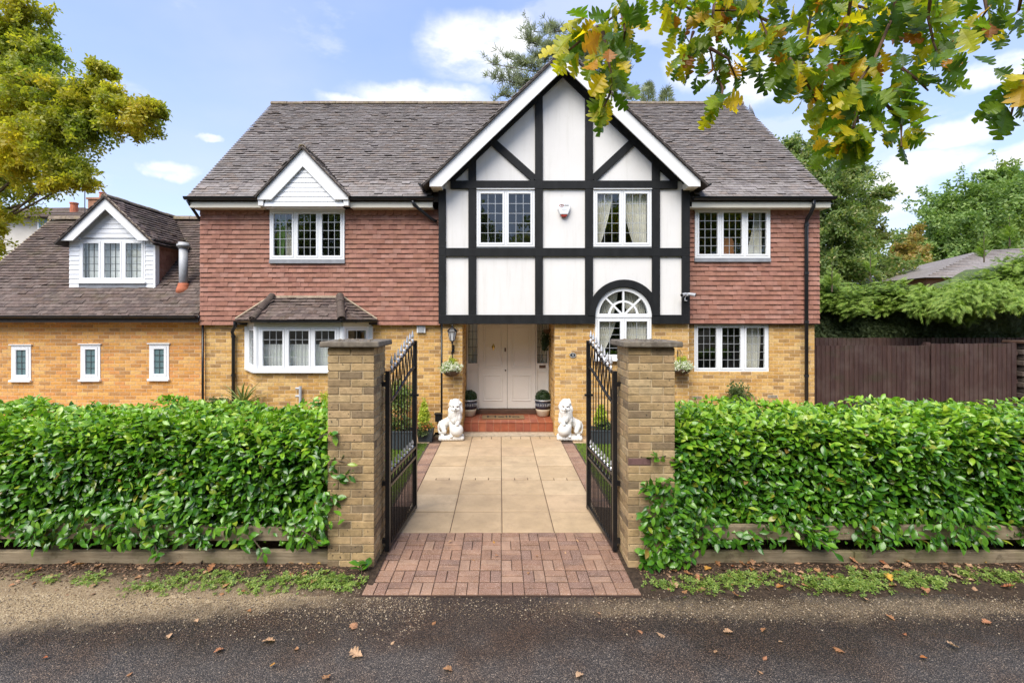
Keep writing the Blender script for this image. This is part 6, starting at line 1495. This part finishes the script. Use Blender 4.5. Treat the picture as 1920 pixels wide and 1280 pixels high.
def blob(px, py, rp, Y, flat_=1.0, depth=None): c = P3(px, py, Y); r = rp / F * Y; return ((c.x, c.y, c.z), (r, depth or r, r * flat_))
# autumn tree beside the garage
bl = [blob(*a) for a in ((30, 60, 55, 13.6), (-60, 100, 110, 14), (70, 140, 55, 13.4, .7), (30, 210, 85, 13.4), (-95, 300, 120, 14), (115, 165, 52, 13.0, .6), (165, 165, 48, 12.8, .55), (160, 210, 50, 12.8, .6), (215, 190, 48, 12.7, .6), (258, 212, 40, 12.6, .65), (235, 235, 40, 12.6, .5), (285, 205, 18, 12.5, .7), (190, 130, 22, 12.7, .5), (90, 265, 60, 13.2), (130, 305, 42, 13.0), (35, 308, 46, 13.2), (110, 235, 55, 13.0), (165, 245, 40, 12.9, .6), (-30, 395, 45, 13.3), (150, 335, 26, 12.9, .7), (-25, 450, 38, 13.3), (105, 340, 26, 13.0), (85, 90, 25, 13.2, .6), (50, 20, 30, 13.4), (-30, 475, 40, 13.3))]
tree('autumn_tree', 'tall tree with green and yellow leaves reaching over the garage', 'tree', (-17.5, 14.2, 0), [(-17.5, 14.2, -.1), (-17.4, 14.1, 2.5), (-16.9, 14.0, 5.0), (-16.2, 13.8, 7.5)], [.4, .33, .28, .2], bl, 34000, .11, 'tree_leaf')
# sycamore beside the house, trees beyond
bl = [blob(*a) for a in ((1500, 310, 52, 21), (1540, 350, 58, 20.5), (1480, 280, 34, 21), (1590, 330, 45, 21, .9), (1620, 400, 45, 21), (1560, 420, 60, 20.5), (1640, 450, 36, 21), (1590, 490, 60, 20.6), (1545, 500, 52, 20.6), (1660, 505, 34, 21, .8), (1530, 270, 18, 20.8), (1655, 360, 16, 20.9, .6), (1470, 350, 60, 21.5), (1540, 560, 60, 21))]
tree('sycamore_tree', 'broad tree with grey green leaves directly beside the house gable end', 'tree', (14.5, 21.5, 0), [(14.5, 21.5, -.1), (14.5, 21.4, 2.5), (14.6, 21.3, 4.5)], [.35, .28, .22], bl, 22000, .155, 'sycamore_leaf', 'trees behind the fence')
bl = [blob(*a) for a in ((1790, 400, 62, 29), (1850, 375, 60, 29), (1910, 370, 62, 29), (1760, 440, 48, 28.5), (1830, 450, 70, 28), (1900, 450, 70, 28), (1980, 400, 80, 29), (1730, 470, 32, 28.5), (1870, 335, 24, 29), (1780, 500, 60, 28))]
tree('round_tree', 'rounded green and yellow tree rising behind the neighbouring roof', 'tree', (29, 29, 0), [(29, 29, -.1), (29, 29, 3), (29, 28.8, 6)], [.4, .32, .25], bl, 17000, .22, 'round_leaf', 'trees behind the fence')
bl = [blob(*a) for a in ((1695, 465, 26, 26), (1715, 440, 14, 26), (1725, 490, 24, 25), (1680, 500, 24, 25))]
tree('yellow_shrub', 'pale yellow shrub in the gap between the two broad trees', 'shrub', (22, 25.5, 0), [(22, 25.5, -.1), (22, 25.5, 2.5), (22.1, 25.5, 4)], [.12, .09, .06], bl, 2600, .16, 'yellow_leaf', shell=.1)
bl = [blob(*a) for a in ((1660, 560, 60, 24), (1760, 545, 70, 24), (1870, 540, 80, 24), (1580, 580, 60, 24))]
tree('dark_shrub', 'dense green shrubbery low behind the conifer hedge', 'shrub', (20.5, 24, 0), [(20.5, 24, -.1), (20.5, 24, 1.5), (20.6, 24, 3)], [.2, .15, .1], bl, 5000, .2, 'sycamore_leaf')
# pine behind the ridge
pt = thing('pine_tree', 'grey green pine rising behind the roof ridge and front gable', 'tree', (P3(1075, 300, 24).x, 24, 0))
pxs = P3(1075, 300, 24).x
MB().tube([(pxs, 24, -.1), (pxs, 24, 8), (pxs + .1, 24, 13), (pxs + .2, 24, 17.2)], [.4, .3, .2, .06], 9).build('trunk', 'bark', pt)
pl = MB(); PP, PD = [], []
def pine_branch(a, b_, n, sz=.42):
    a, b_ = np.array(a), np.array(b_); mid = (a + b_) / 2 + (0, 0, -.15); pl.tube([a, mid, b_], [.06, .04, .012], 5)
    for _ in range(n // 7):
        u = random.uniform(.3, 1.05); c = a * (1 - u) + b_ * u; tip = c + rng.normal(0, .38, 3) * (1, 1, .6) + (0, 0, .12); pl.tube([c, tip], [.016, .006], 4)
        m = 14; w = rng.random((m, 1)); PP.append(c * (1 - w) + tip * w + rng.normal(0, .05, (m, 3))); PD.append(unit((tip - c)[None] * .6 + rng.normal(0, .35, (m, 3)) + (0, 0, .35)))
for (x, y, n) in ((985, 75, 90), (1000, 110, 80), (955, 110, 80), (930, 145, 90), (960, 160, 90), (940, 175, 60), (1010, 140, 90), (1000, 60, 50), (1030, 90, 70), (1170, 80, 70), (1180, 130, 70), (1165, 160, 70), (1190, 165, 50), (1150, 110, 60), (975, 180, 70), (1090, 70, 60), (1180, 185, 60), (1020, 170, 80), (920, 120, 30), (1100, 100, 60)):
    yy = 24 + random.uniform(-1.2, 1.2); c = P3(x, y, yy); pine_branch((pxs + .1, 24, max(7, c.z - random.uniform(.2, 1.2))), (c.x, c.y, c.z), n * 2)
pl.build('limbs', 'bark', pt); PP, PD = np.concatenate(PP), np.concatenate(PD)
NEED = leaf_proto([.02, .035, .03, .01], .2, .05)
NEEDLE3 = (np.concatenate([NEED[0], NEED[0] @ np.array([[.9, .4, 0], [-.4, .9, 0], [0, 0, 1.]]).T, NEED[0] @ np.array([[.9, -.4, .1], [.4, .9, 0], [0, 0, 1.]]).T]), np.concatenate([NEED[1], NEED[1] + len(NEED[0]), NEED[1] + 2 * len(NEED[0])]))
join('needles', NEEDLE3, leaf_mats(PP, PD, rng.normal(size=PP.shape), rng.uniform(.18, .32, len(PP)), 2.0), 'pine_needle', pt)
for k, (x, y, w) in enumerate(((1215, 190, 14), (1250, 196, 10))):
    c = P3(x, y, 30); t = thing('conifer_tip', 'tiny conifer top showing over the ridge ' + ('nearer the gable' if k == 0 else 'farther from the gable'), 'tree', (c.x, 30, 0))
    MB().tube([(c.x, 30, -.1), (c.x, 30, c.z + .9)], [.25, .03], 6).build('trunk', 'bark', t)
    n = 500; u = rng.random(n); r_ = (1 - u) * 1.2 + .1; a = rng.uniform(0, 6.28, n); P = np.c_[c.x + r_ * np.cos(a) * rng.random(n), 30 + r_ * np.sin(a) * rng.random(n), c.z - 2.2 + 3.2 * u]; join('needles', NEEDLE3, leaf_mats(P, np.c_[np.cos(a), np.sin(a), np.full(n, .6)], rng.normal(size=P.shape), .35, 1.5), 'pine_needle', t)

# ================================================================== conifer hedge behind the fence
def conifer_hedge():
    t = thing('conifer_hedge', 'tall conifer hedge with bright feathery fronds above the brown fence', 'hedge', (11, 14, 0))
    top = lambda x: 3.42 + .10 * np.sin(x * 2.3) + .06 * np.sin(x * 6.1) + np.clip((x - 12.9) / 2.0, 0, 1) * .75 - .28 * np.exp(-((x - 12.3) / .9) ** 2)
    yf = lambda x: 13.7 - np.clip((x - 11.0) / 3.0, 0, 1) * 1.0
    xs = np.linspace(7.9, 17, 40); V = []; 
    for x in xs: V += [(x, yf(x) + .25, .0), (x, yf(x) + .30, top(x) - .35), (x, yf(x) + 2.2, top(x) - .3), (x, yf(x) + 2.2, 0)]
    Fc = [(4 * i + j, 4 * i + 4 + j, 4 * i + 5 + j, 4 * i + 1 + j) for i in range(39) for j in range(3)]
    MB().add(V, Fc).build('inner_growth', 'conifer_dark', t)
    # clipped dark face
    n = 9000; x = rng.uniform(7.8, 16.5, n); z = 1.4 + rng.random(n) * (top(x) - 1.5); y = yf(x) + .12 + rng.normal(0, .05, n) + .06 * np.sin(x * 5 + z * 4)
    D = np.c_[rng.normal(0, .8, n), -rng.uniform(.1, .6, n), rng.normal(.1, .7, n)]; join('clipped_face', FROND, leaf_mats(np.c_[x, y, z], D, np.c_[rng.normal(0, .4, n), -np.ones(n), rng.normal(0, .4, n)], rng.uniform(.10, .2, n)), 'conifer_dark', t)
    # fresh fronds along the top, drooping forward
    n = 9500; x = rng.uniform(7.8, 16.5, n); u = rng.random(n); z = top(x) - .70 + .64 * u + rng.normal(0, .07, n); y = yf(x) - .18 + u * 1.5 * rng.random(n) + rng.normal(0, .1, n) + .14 * np.sin(x * 3)
    lean = np.where(rng.random(n) < .85, -1.0, 1.0); D = np.c_[lean * rng.uniform(.5, 1.1, n), -rng.uniform(.2, .8, n), rng.normal(-.16, .2, n) + .25 * u]
    Ms = leaf_mats(np.c_[x, y, z], D, np.c_[rng.normal(0, .3, n), -rng.uniform(.1, .6, n), np.ones(n)], rng.uniform(.2, .46, n), .7, .3)
    # heavy boughs hanging towards the camera where the hedge is uncut
    n = 6500; w = rng.integers(0, 44, n); bx = rng.uniform(10.4, 14.6, 44); bz = np.where(bx < 12.6, rng.uniform(2.65, 2.98, 44), rng.uniform(2.72, 3.75, 44)); by = rng.uniform(10.9, 12.4, 44); u = rng.random(n)
    base = np.c_[bx + 1.4, by + 1.0, bz + .25]; tip = np.c_[bx, by, bz - .12]; p = base[w] * (1 - u[:, None]) + tip[w] * u[:, None] + rng.normal(0, .10, (n, 3)) * (1, 1, .6); p[:, 2] += .18 * np.sin(u * 3)
    D2 = (tip - base)[w] * .5 + rng.normal(0, .35, (n, 3)) + (0, 0, -.12); M2 = leaf_mats(p, D2, np.c_[rng.normal(0, .3, n), -rng.uniform(.1, .6, n), np.ones(n)], rng.uniform(.18, .42, n), .7, .3)
    join('fronds', FROND, np.concatenate([Ms, M2]), 'conifer_light', t)
    lm = MB()
    for b_, q in zip(base, tip): lm.tube([b_ + (.8, .6, .1), (b_ + q) / 2 + (0, 0, .1), q], [.03, .02, .006], 5)
    lm.build('boughs', 'bark', t)
    # upright leaders
    for (px, py) in ((1845, 445), (1893, 415), (1632, 480), (1560, 500)):
        c = P3(px, py, 13.2); MB().tube([(c.x, 13.2, c.z - .7), (c.x, 13.2, c.z + .15)], [.02, .006], 5).build('leader', 'bark', t)
        n = 46; u = rng.random(n); a = rng.uniform(0, 6.28, n); P = np.c_[np.full(n, c.x), np.full(n, 13.2), c.z - .6 + .75 * u]; join('leader_fronds', FROND, leaf_mats(P, np.c_[np.cos(a), np.sin(a), np.full(n, .9)], rng.normal(size=P.shape), .34 * (1.1 - u)), 'conifer_light', t)
conifer_hedge()

# ================================================================== garden plants
def spiky(x, y, z0, label):
    t = thing('spiky_palm', label, 'plant', (x, y, 0)); MB().tube([(x, y, 0), (x, y, z0)], [.05, .045], 8).build('trunk', 'bark', t)
    n = 70; a = rng.uniform(0, 6.28, n); e = rng.uniform(.05, 1.4, n); D = np.c_[np.cos(a) * np.cos(e), np.sin(a) * np.cos(e), np.sin(e)]; proto = leaf_proto([.018, .03, .03, .026, .016, .003], .6, .45)
    lay('leaf', 'leaves', proto, leaf_mats(np.tile((x, y, z0), (n, 1)) + rng.normal(0, .015, (n, 3)), D, np.c_[-np.cos(a) * .3, -np.sin(a) * .3, np.ones(n)], rng.uniform(.36, .62, n), 1.0), 'spike_leaf', t, 300, np.ones(n))
spiky(PX(455, 9.1), 9.1, .66, 'spiky green palm growing against the bay window wall')
def bushy(name, label, px, py, Y, r, n, mat, size, proto=SPRAY3, h=None):
    c = P3(px, py, Y); t = thing(name, label, 'shrub', (c.x, Y, 0)); st = MB()
    for _ in range(9): e = np.array((c.x, Y, c.z)) + rng.normal(0, .5, 3) * r; st.tube([(c.x, Y, 0), (c.x * .5 + e[0] * .5, Y, c.z * .6), e], [.012, .009, .004], 5)
    struct(st.build('stems', 'bark', t), 'stuff'); P, _ = blob_points(n, (c.x, Y, c.z), r, .1); clump('foliage', mat, t, P, size, proto, .5)
bushy('wall_shrub', 'wispy shrub against the brick below the ground floor wing window', 1384, 745, 9.5, (.26, .2, .30), 420, 'herb_leaf', .07)
bushy('heather_shrub', 'low fine leaved shrub beside the spiky palm', 408, 762, 9.2, (.32, .25, .18), 500, 'herb_leaf', .06)
bushy('bay_shrub', 'dark shrub beneath the bay window behind the gate', 742, 745, 9.3, (.40, .28, .34), 700, 'sycamore_leaf', .07)
bushy('corner_shrub', 'yellowish shrub at the hedge end near the gate pillar', 630, 752, 8.6, (.3, .25, .25), 300, 'gold_leaf', .07)
def planter(label, x0, x1, y0, y1, h, plants):
    t = thing('planter', label, 'planter', ((x0 + x1) / 2, (y0 + y1) / 2, 0), 'dark grey planters'); mb = MB(); w = .02; e = .03
    V = []
    for (z, i) in ((0, e), (h, 0), (h, w), (.06, w + e)): V += [(x0 + i, y0 + i, z), (x1 - i, y0 + i, z), (x1 - i, y1 - i, z), (x0 + i, y1 - i, z)]
    mb.add(V, [(3, 2, 1, 0)] + [(4 * k + j, 4 * k + (j + 1) % 4, 4 * k + 4 + (j + 1) % 4, 4 * k + 4 + j) for k in range(3) for j in range(4)] + [(12, 13, 14, 15)]); mb.build('box', 'planter_grey', t)
    box('rim', 'planter_grey', t, x0 - .006, x1 + .006, y0 - .006, y0 + .02, h - .03, h + .002, .003); box('soil', 'soil', t, x0 + .03, x1 - .03, y0 + .03, y1 - .03, h - .06, h - .03)
    for (mat, c, r, n, s, cone) in plants:
        P, _ = blob_points(n, c, r, .2)
        if cone:
            u = np.clip((P[:, 2] - c[2] + r[2]) / (2 * r[2]), 0, 1); P[:, 0] = c[0] + (P[:, 0] - c[0]) * (1.15 - u); P[:, 1] = c[1] + (P[:, 1] - c[1]) * (1.15 - u)
        clump('foliage', mat, t, P, s, SPRAY3, .9 if cone else .4)
px0 = PX(797, 9.2)
planter('small planter with lime cone shrub and flowers beside the lantern lion', px0 - .14, px0 + .17, 9.05, 9.35, .26, [('gold_leaf', (px0 - .02, 9.2, .52), (.13, .13, .27), 700, .05, True), ('flower_red', (px0 + .04, 9.08, .30), (.17, .12, .08), 170, .05, False), ('herb_leaf', (px0 - .02, 9.06, .22), (.14, .08, .1), 90, .05, False)])
px1 = PX(1128, 9.0)
planter('planter with tall green shrub behind the gate before the arched window', px1 - .22, px1 + .22, 8.88, 9.25, .27, [('gold_leaf', (px1, 9.05, .50), (.17, .15, .25), 420, .055, True), ('box_leaf', (px1 + .05, 9.0, .34), (.2, .14, .1), 200, .05, False)])
px2 = PX(745, 8.6)
planter('long planter on the lawn behind the gate nearer the bay window', px2 - .30, px2 + .32, 8.5, 8.85, .34, [('herb_leaf', (px2, 8.65, .46), (.3, .17, .16), 420, .05, False), ('flower_red', (px2 - .05, 8.6, .46), (.28, .15, .12), 90, .045, False)])
vb = thing('meter_box', 'small dark box on the wall behind the lantern lion', 'box', (PX(822, 9.75), 9.75, .6)); box('casing', 'dark_metal', vb, PX(816, 9.75), PX(829, 9.75), 9.72, 9.845, PZ(790, 9.75), PZ(777, 9.75), .006); box('lid', 'dark_metal', vb, PX(815, 9.75), PX(830, 9.75), 9.70, 9.849, PZ(777, 9.75) + .001, PZ(774, 9.75), .004)
# lawn
for s in (-1, 1):
    n = 14000; x0, x1 = (-2.6, -1.38) if s < 0 else (1.42, 2.6); x = rng.uniform(x0, x1, n); y = rng.uniform(5.9, 8.98, n)
    a = rng.uniform(0, 6.28, n); D = np.c_[np.cos(a) * .5, np.sin(a) * .5, np.ones(n)]; BL = leaf_proto([.06, .05, .03, .004], .2, .1)
    o = join('grass', BL, leaf_mats(np.c_[x, y, np.full(n, -.02)], D, np.c_[np.cos(a + 1.5), np.sin(a + 1.5), np.zeros(n)], rng.uniform(.035, .06, n), 1.2), 'lawn_blade', None); tag(o, 'short lawn grass ' + ('on the bay window side of the path' if s < 0 else 'on the arched window side of the path'), 'grass')

# ================================================================== verge: weeds, fallen leaves, grit
def weeds(label, cs, x0, x1):
    P, A = [], []
    for (x, y, r, n) in cs:
        y = y + random.uniform(-.05, .09); q = np.c_[x + rng.normal(0, r * 1.25, n), y + rng.normal(0, r * .6, n)]; q = q[(q[:, 1] < 4.52) & (q[:, 1] > 4.02) & (q[:, 0] > x0) & (q[:, 0] < x1)]; z = np.array([verge_z(a, b_) for a, b_ in q]) + rng.uniform(.0, .035, len(q)); P.append(np.c_[q, z])
    P = np.concatenate(P); n = len(P); D = np.c_[rng.normal(0, 1, n), rng.normal(0, 1, n), rng.uniform(.1, .8, n)]
    o = join('weeds', SPRAY5, leaf_mats(P, D, np.c_[rng.normal(0, .4, n), rng.normal(-.2, .4, n), np.ones(n)], rng.uniform(.014, .034, n)), 'weed_leaf', None); tag(o, label, 'weeds')
weeds('low green weeds on the verge before the garage side hedge', [(PX(a, 4.25), b_, r, n) for a, b_, r, n in ((600, 4.24, .10, 127), (640, 4.20, .08, 112), (500, 4.20, .12, 82), (420, 4.18, .10, 127), (340, 4.18, .12, 112), (290, 4.16, .08, 60), (170, 4.24, .06, 60), (100, 4.22, .03, 16), (560, 4.18, .10, 67), (40, 4.26, .06, 12), (690, 4.26, .03, 22))], -9, -1.2)
weeds('low green weeds on the verge before the fence side hedge', [(PX(a, 4.27), b_, r, n) for a, b_, r, n in ((1240, 4.16, .08, 52), (1300, 4.22, .08, 82), (1390, 4.20, .09, 150), (1330, 4.20, .12, 60), (1460, 4.25, .06, 30), (1530, 4.22, .11, 180), (1590, 4.2, .10, 180), (1640, 4.22, .08, 67), (1700, 4.2, .10, 150), (1740, 4.25, .06, 52), (1850, 4.25, .10, 112), (1900, 4.27, .06, 45))], 1.25, 9)
n = 3200; # loose grit on road edge and verge
x = np.concatenate([rng.uniform(-5, -.6, 13000), rng.uniform(.8, 5.2, 6500), rng.uniform(-1.2, 1.2, 1500)]); y = np.where(x < -.6, rng.normal(3.95, .2, len(x)), rng.normal(3.88, .10, len(x))); y = np.clip(y, 3.2, 4.45)
z = np.array([max(verge_z(a, b_) if abs(a) > 1.2 and b_ > 4 else -9, -.018) for a, b_ in zip(x, y)]); n = len(x)
PEB = MB().ball((0, 0, 0), 1, 3, (1, .8, .6)); PEBP = (np.array(PEB.v), np.array(PEB.f)); s_ = np.clip(rng.lognormal(-5.75, .40, n), .0018, .009)
a = rng.uniform(0, 6.28, n); o = join('grit', PEBP, leaf_mats(np.c_[x, y, z], np.c_[np.cos(a), np.sin(a), rng.normal(0, .2, n)], np.c_[rng.normal(0, .2, (n, 2)), np.ones(n)], s_), 'pebble', None); tag(o, 'loose grit scattered along the road edge', 'grit')
# crumbled leaf litter and bark bits on the verge soil
n = 7000; x = np.where(rng.random(n) < .5, rng.uniform(-5.2, -1.25, n), rng.uniform(1.28, 5.4, n)); y = np.clip(4.52 - np.abs(rng.normal(0, .16, n)), 4.06, 4.53); z = np.array([verge_z(a, b_) for a, b_ in zip(x, y)]) + rng.uniform(.0, .008, n); a = rng.uniform(0, 6.28, n)
o = join('leaf_litter', leaf_proto([.1, .3, .25, .05], .5, .3), leaf_mats(np.c_[x, y, z], np.c_[np.cos(a), np.sin(a), rng.normal(0, .35, n)], np.c_[rng.normal(0, .4, (n, 2)), np.ones(n)], np.clip(rng.lognormal(-4.1, .45, n), .006, .05)), 'litter', None); tag(o, 'crumbled brown leaf litter along the hedge foot', 'leaf litter')
# fallen leaves, each one a thing
fl_me = [fast_mesh('fallen_leaf', V, Fc, 'dead_leaf') for V, Fc in (oak_proto(.15, .5, 11), oak_proto(-.3, .6, 12), oak_proto(.3, -.5, 13))]
known = [(660, 1178, .16), (490, 1201, .12), (680, 1228, .13), (400, 1222, .09), (320, 1185, .07), (470, 1145, .07), (365, 1160, .06), (1195, 1180, .07), (1230, 1183, .09), (1375, 1183, .09), (1435, 1175, .07), (1800, 1212, .1), (1585, 1222, .1), (1345, 1220, .05), (1465, 1202, .05), (1438, 1228, .05), (818, 1163, .05), (505, 1247, .05), (620, 1262, .09), (830, 1252, .1), (250, 1258, .05), (1080, 1268, .09), (1125, 1150, .05), (1310, 1092, .08), (1260, 1092, .12), (1350, 1065, .09), (1450, 1070, .12), (1470, 1098, .1), (1560, 1090, .1), (1505, 1060, .1), (1730, 1100, .11), (1780, 1080, .12), (1850, 1060, .1), (1690, 1060, .1), (1900, 1085, .1), (1875, 1100, .12), (1610, 1062, .1), (1770, 1045, .1), (1625, 1120, .07), (1820, 1050, .08), (60, 1075, .1), (120, 1062, .12), (180, 1095, .08), (310, 1057, .07), (390, 1078, .12), (270, 1070, .07), (450, 1108, .06), (530, 1092, .08), (575, 1080, .07), (605, 1078, .06), (420, 1112, .09), (30, 1098, .06), (150, 1060, .1), (840, 1018, .05), (925, 1015, .06), (1080, 1012, .05), (1060, 1035, .04), (935, 1043, .05), (885, 1050, .05), (1145, 1017, .06), (990, 1078, .05), (1008, 1045, .04), (1700, 1190, .05), (1660, 1150, .08), (1860, 1165, .09), (1740, 1232, .06), (1420, 1255, .05), (90, 1230, .05), (560, 1215, .06), (740, 1200, .04)]
known += [(random.uniform(1230, 1915), random.triangular(1045, 1125, 1062), random.uniform(.06, .12)) for _ in range(60)] + [(random.uniform(5, 620), random.triangular(1050, 1110, 1062), random.uniform(.05, .1)) for _ in range(26)]
for (px, py, s) in known:
    Y = F * H / (py - CY); x = PX(px, Y); z = -.016 if Y < 4.1 else (verge_z(x, Y) if abs(x) > 1.2 else .0); z += .012
    a = random.uniform(0, 6.28); tx, ty = random.gauss(0, .12), random.gauss(0, .12)
    o = link(bpy.data.objects.new('fallen_leaf', random.choice(fl_me))); o.matrix_basis = Matrix.Translation((x, Y, z)) @ Matrix.Rotation(a, 4, 'Z') @ Matrix.Rotation(tx, 4, 'X') @ Matrix.Rotation(ty, 4, 'Y') @ Matrix.Scale(s * .75, 4)
    setparent(o, None)
    where = 'on the block paving' if abs(x) < 1.15 and Y > 4.1 else ('on the dark road ' if Y < 4.05 else 'on the verge soil ') + ('towards the garage side' if x < -1.1 else 'towards the brown fence side' if x > 1.1 else 'in front of the gateway')
    tag(o, ('large' if s > .085 else 'small') + ' curled brown fallen oak leaf lying ' + where, 'leaf', 'fallen leaves ' + where)
# wood across the road, behind the camera: what the windows reflect
n = 26000; cc = []
for k in range(52): cc.append(((-27 + 1.05 * k + random.uniform(-1, 1), -13 - random.uniform(0, 5), random.uniform(2, 6.5) + (4.2 if k % 2 else 0)), (random.uniform(1.8, 3.0),) * 3))
P = np.concatenate([blob_points(n // 52, c, r, .3)[0] for c, r in cc]); o = join('woodland', SPRAY5, leaf_mats(P, rng.normal(size=P.shape), rng.normal(size=P.shape), rng.uniform(.25, .5, len(P))), 'sycamore_leaf', None); tag(o, 'belt of trees across the road mirrored in the windows', 'woodland')
struct(MB().add([(-40, -5.5, -.01), (40, -5.5, -.01), (40, -40, .3), (-40, -40, .3)], [(3, 2, 1, 0)]).build('far_bank', 'earth'))
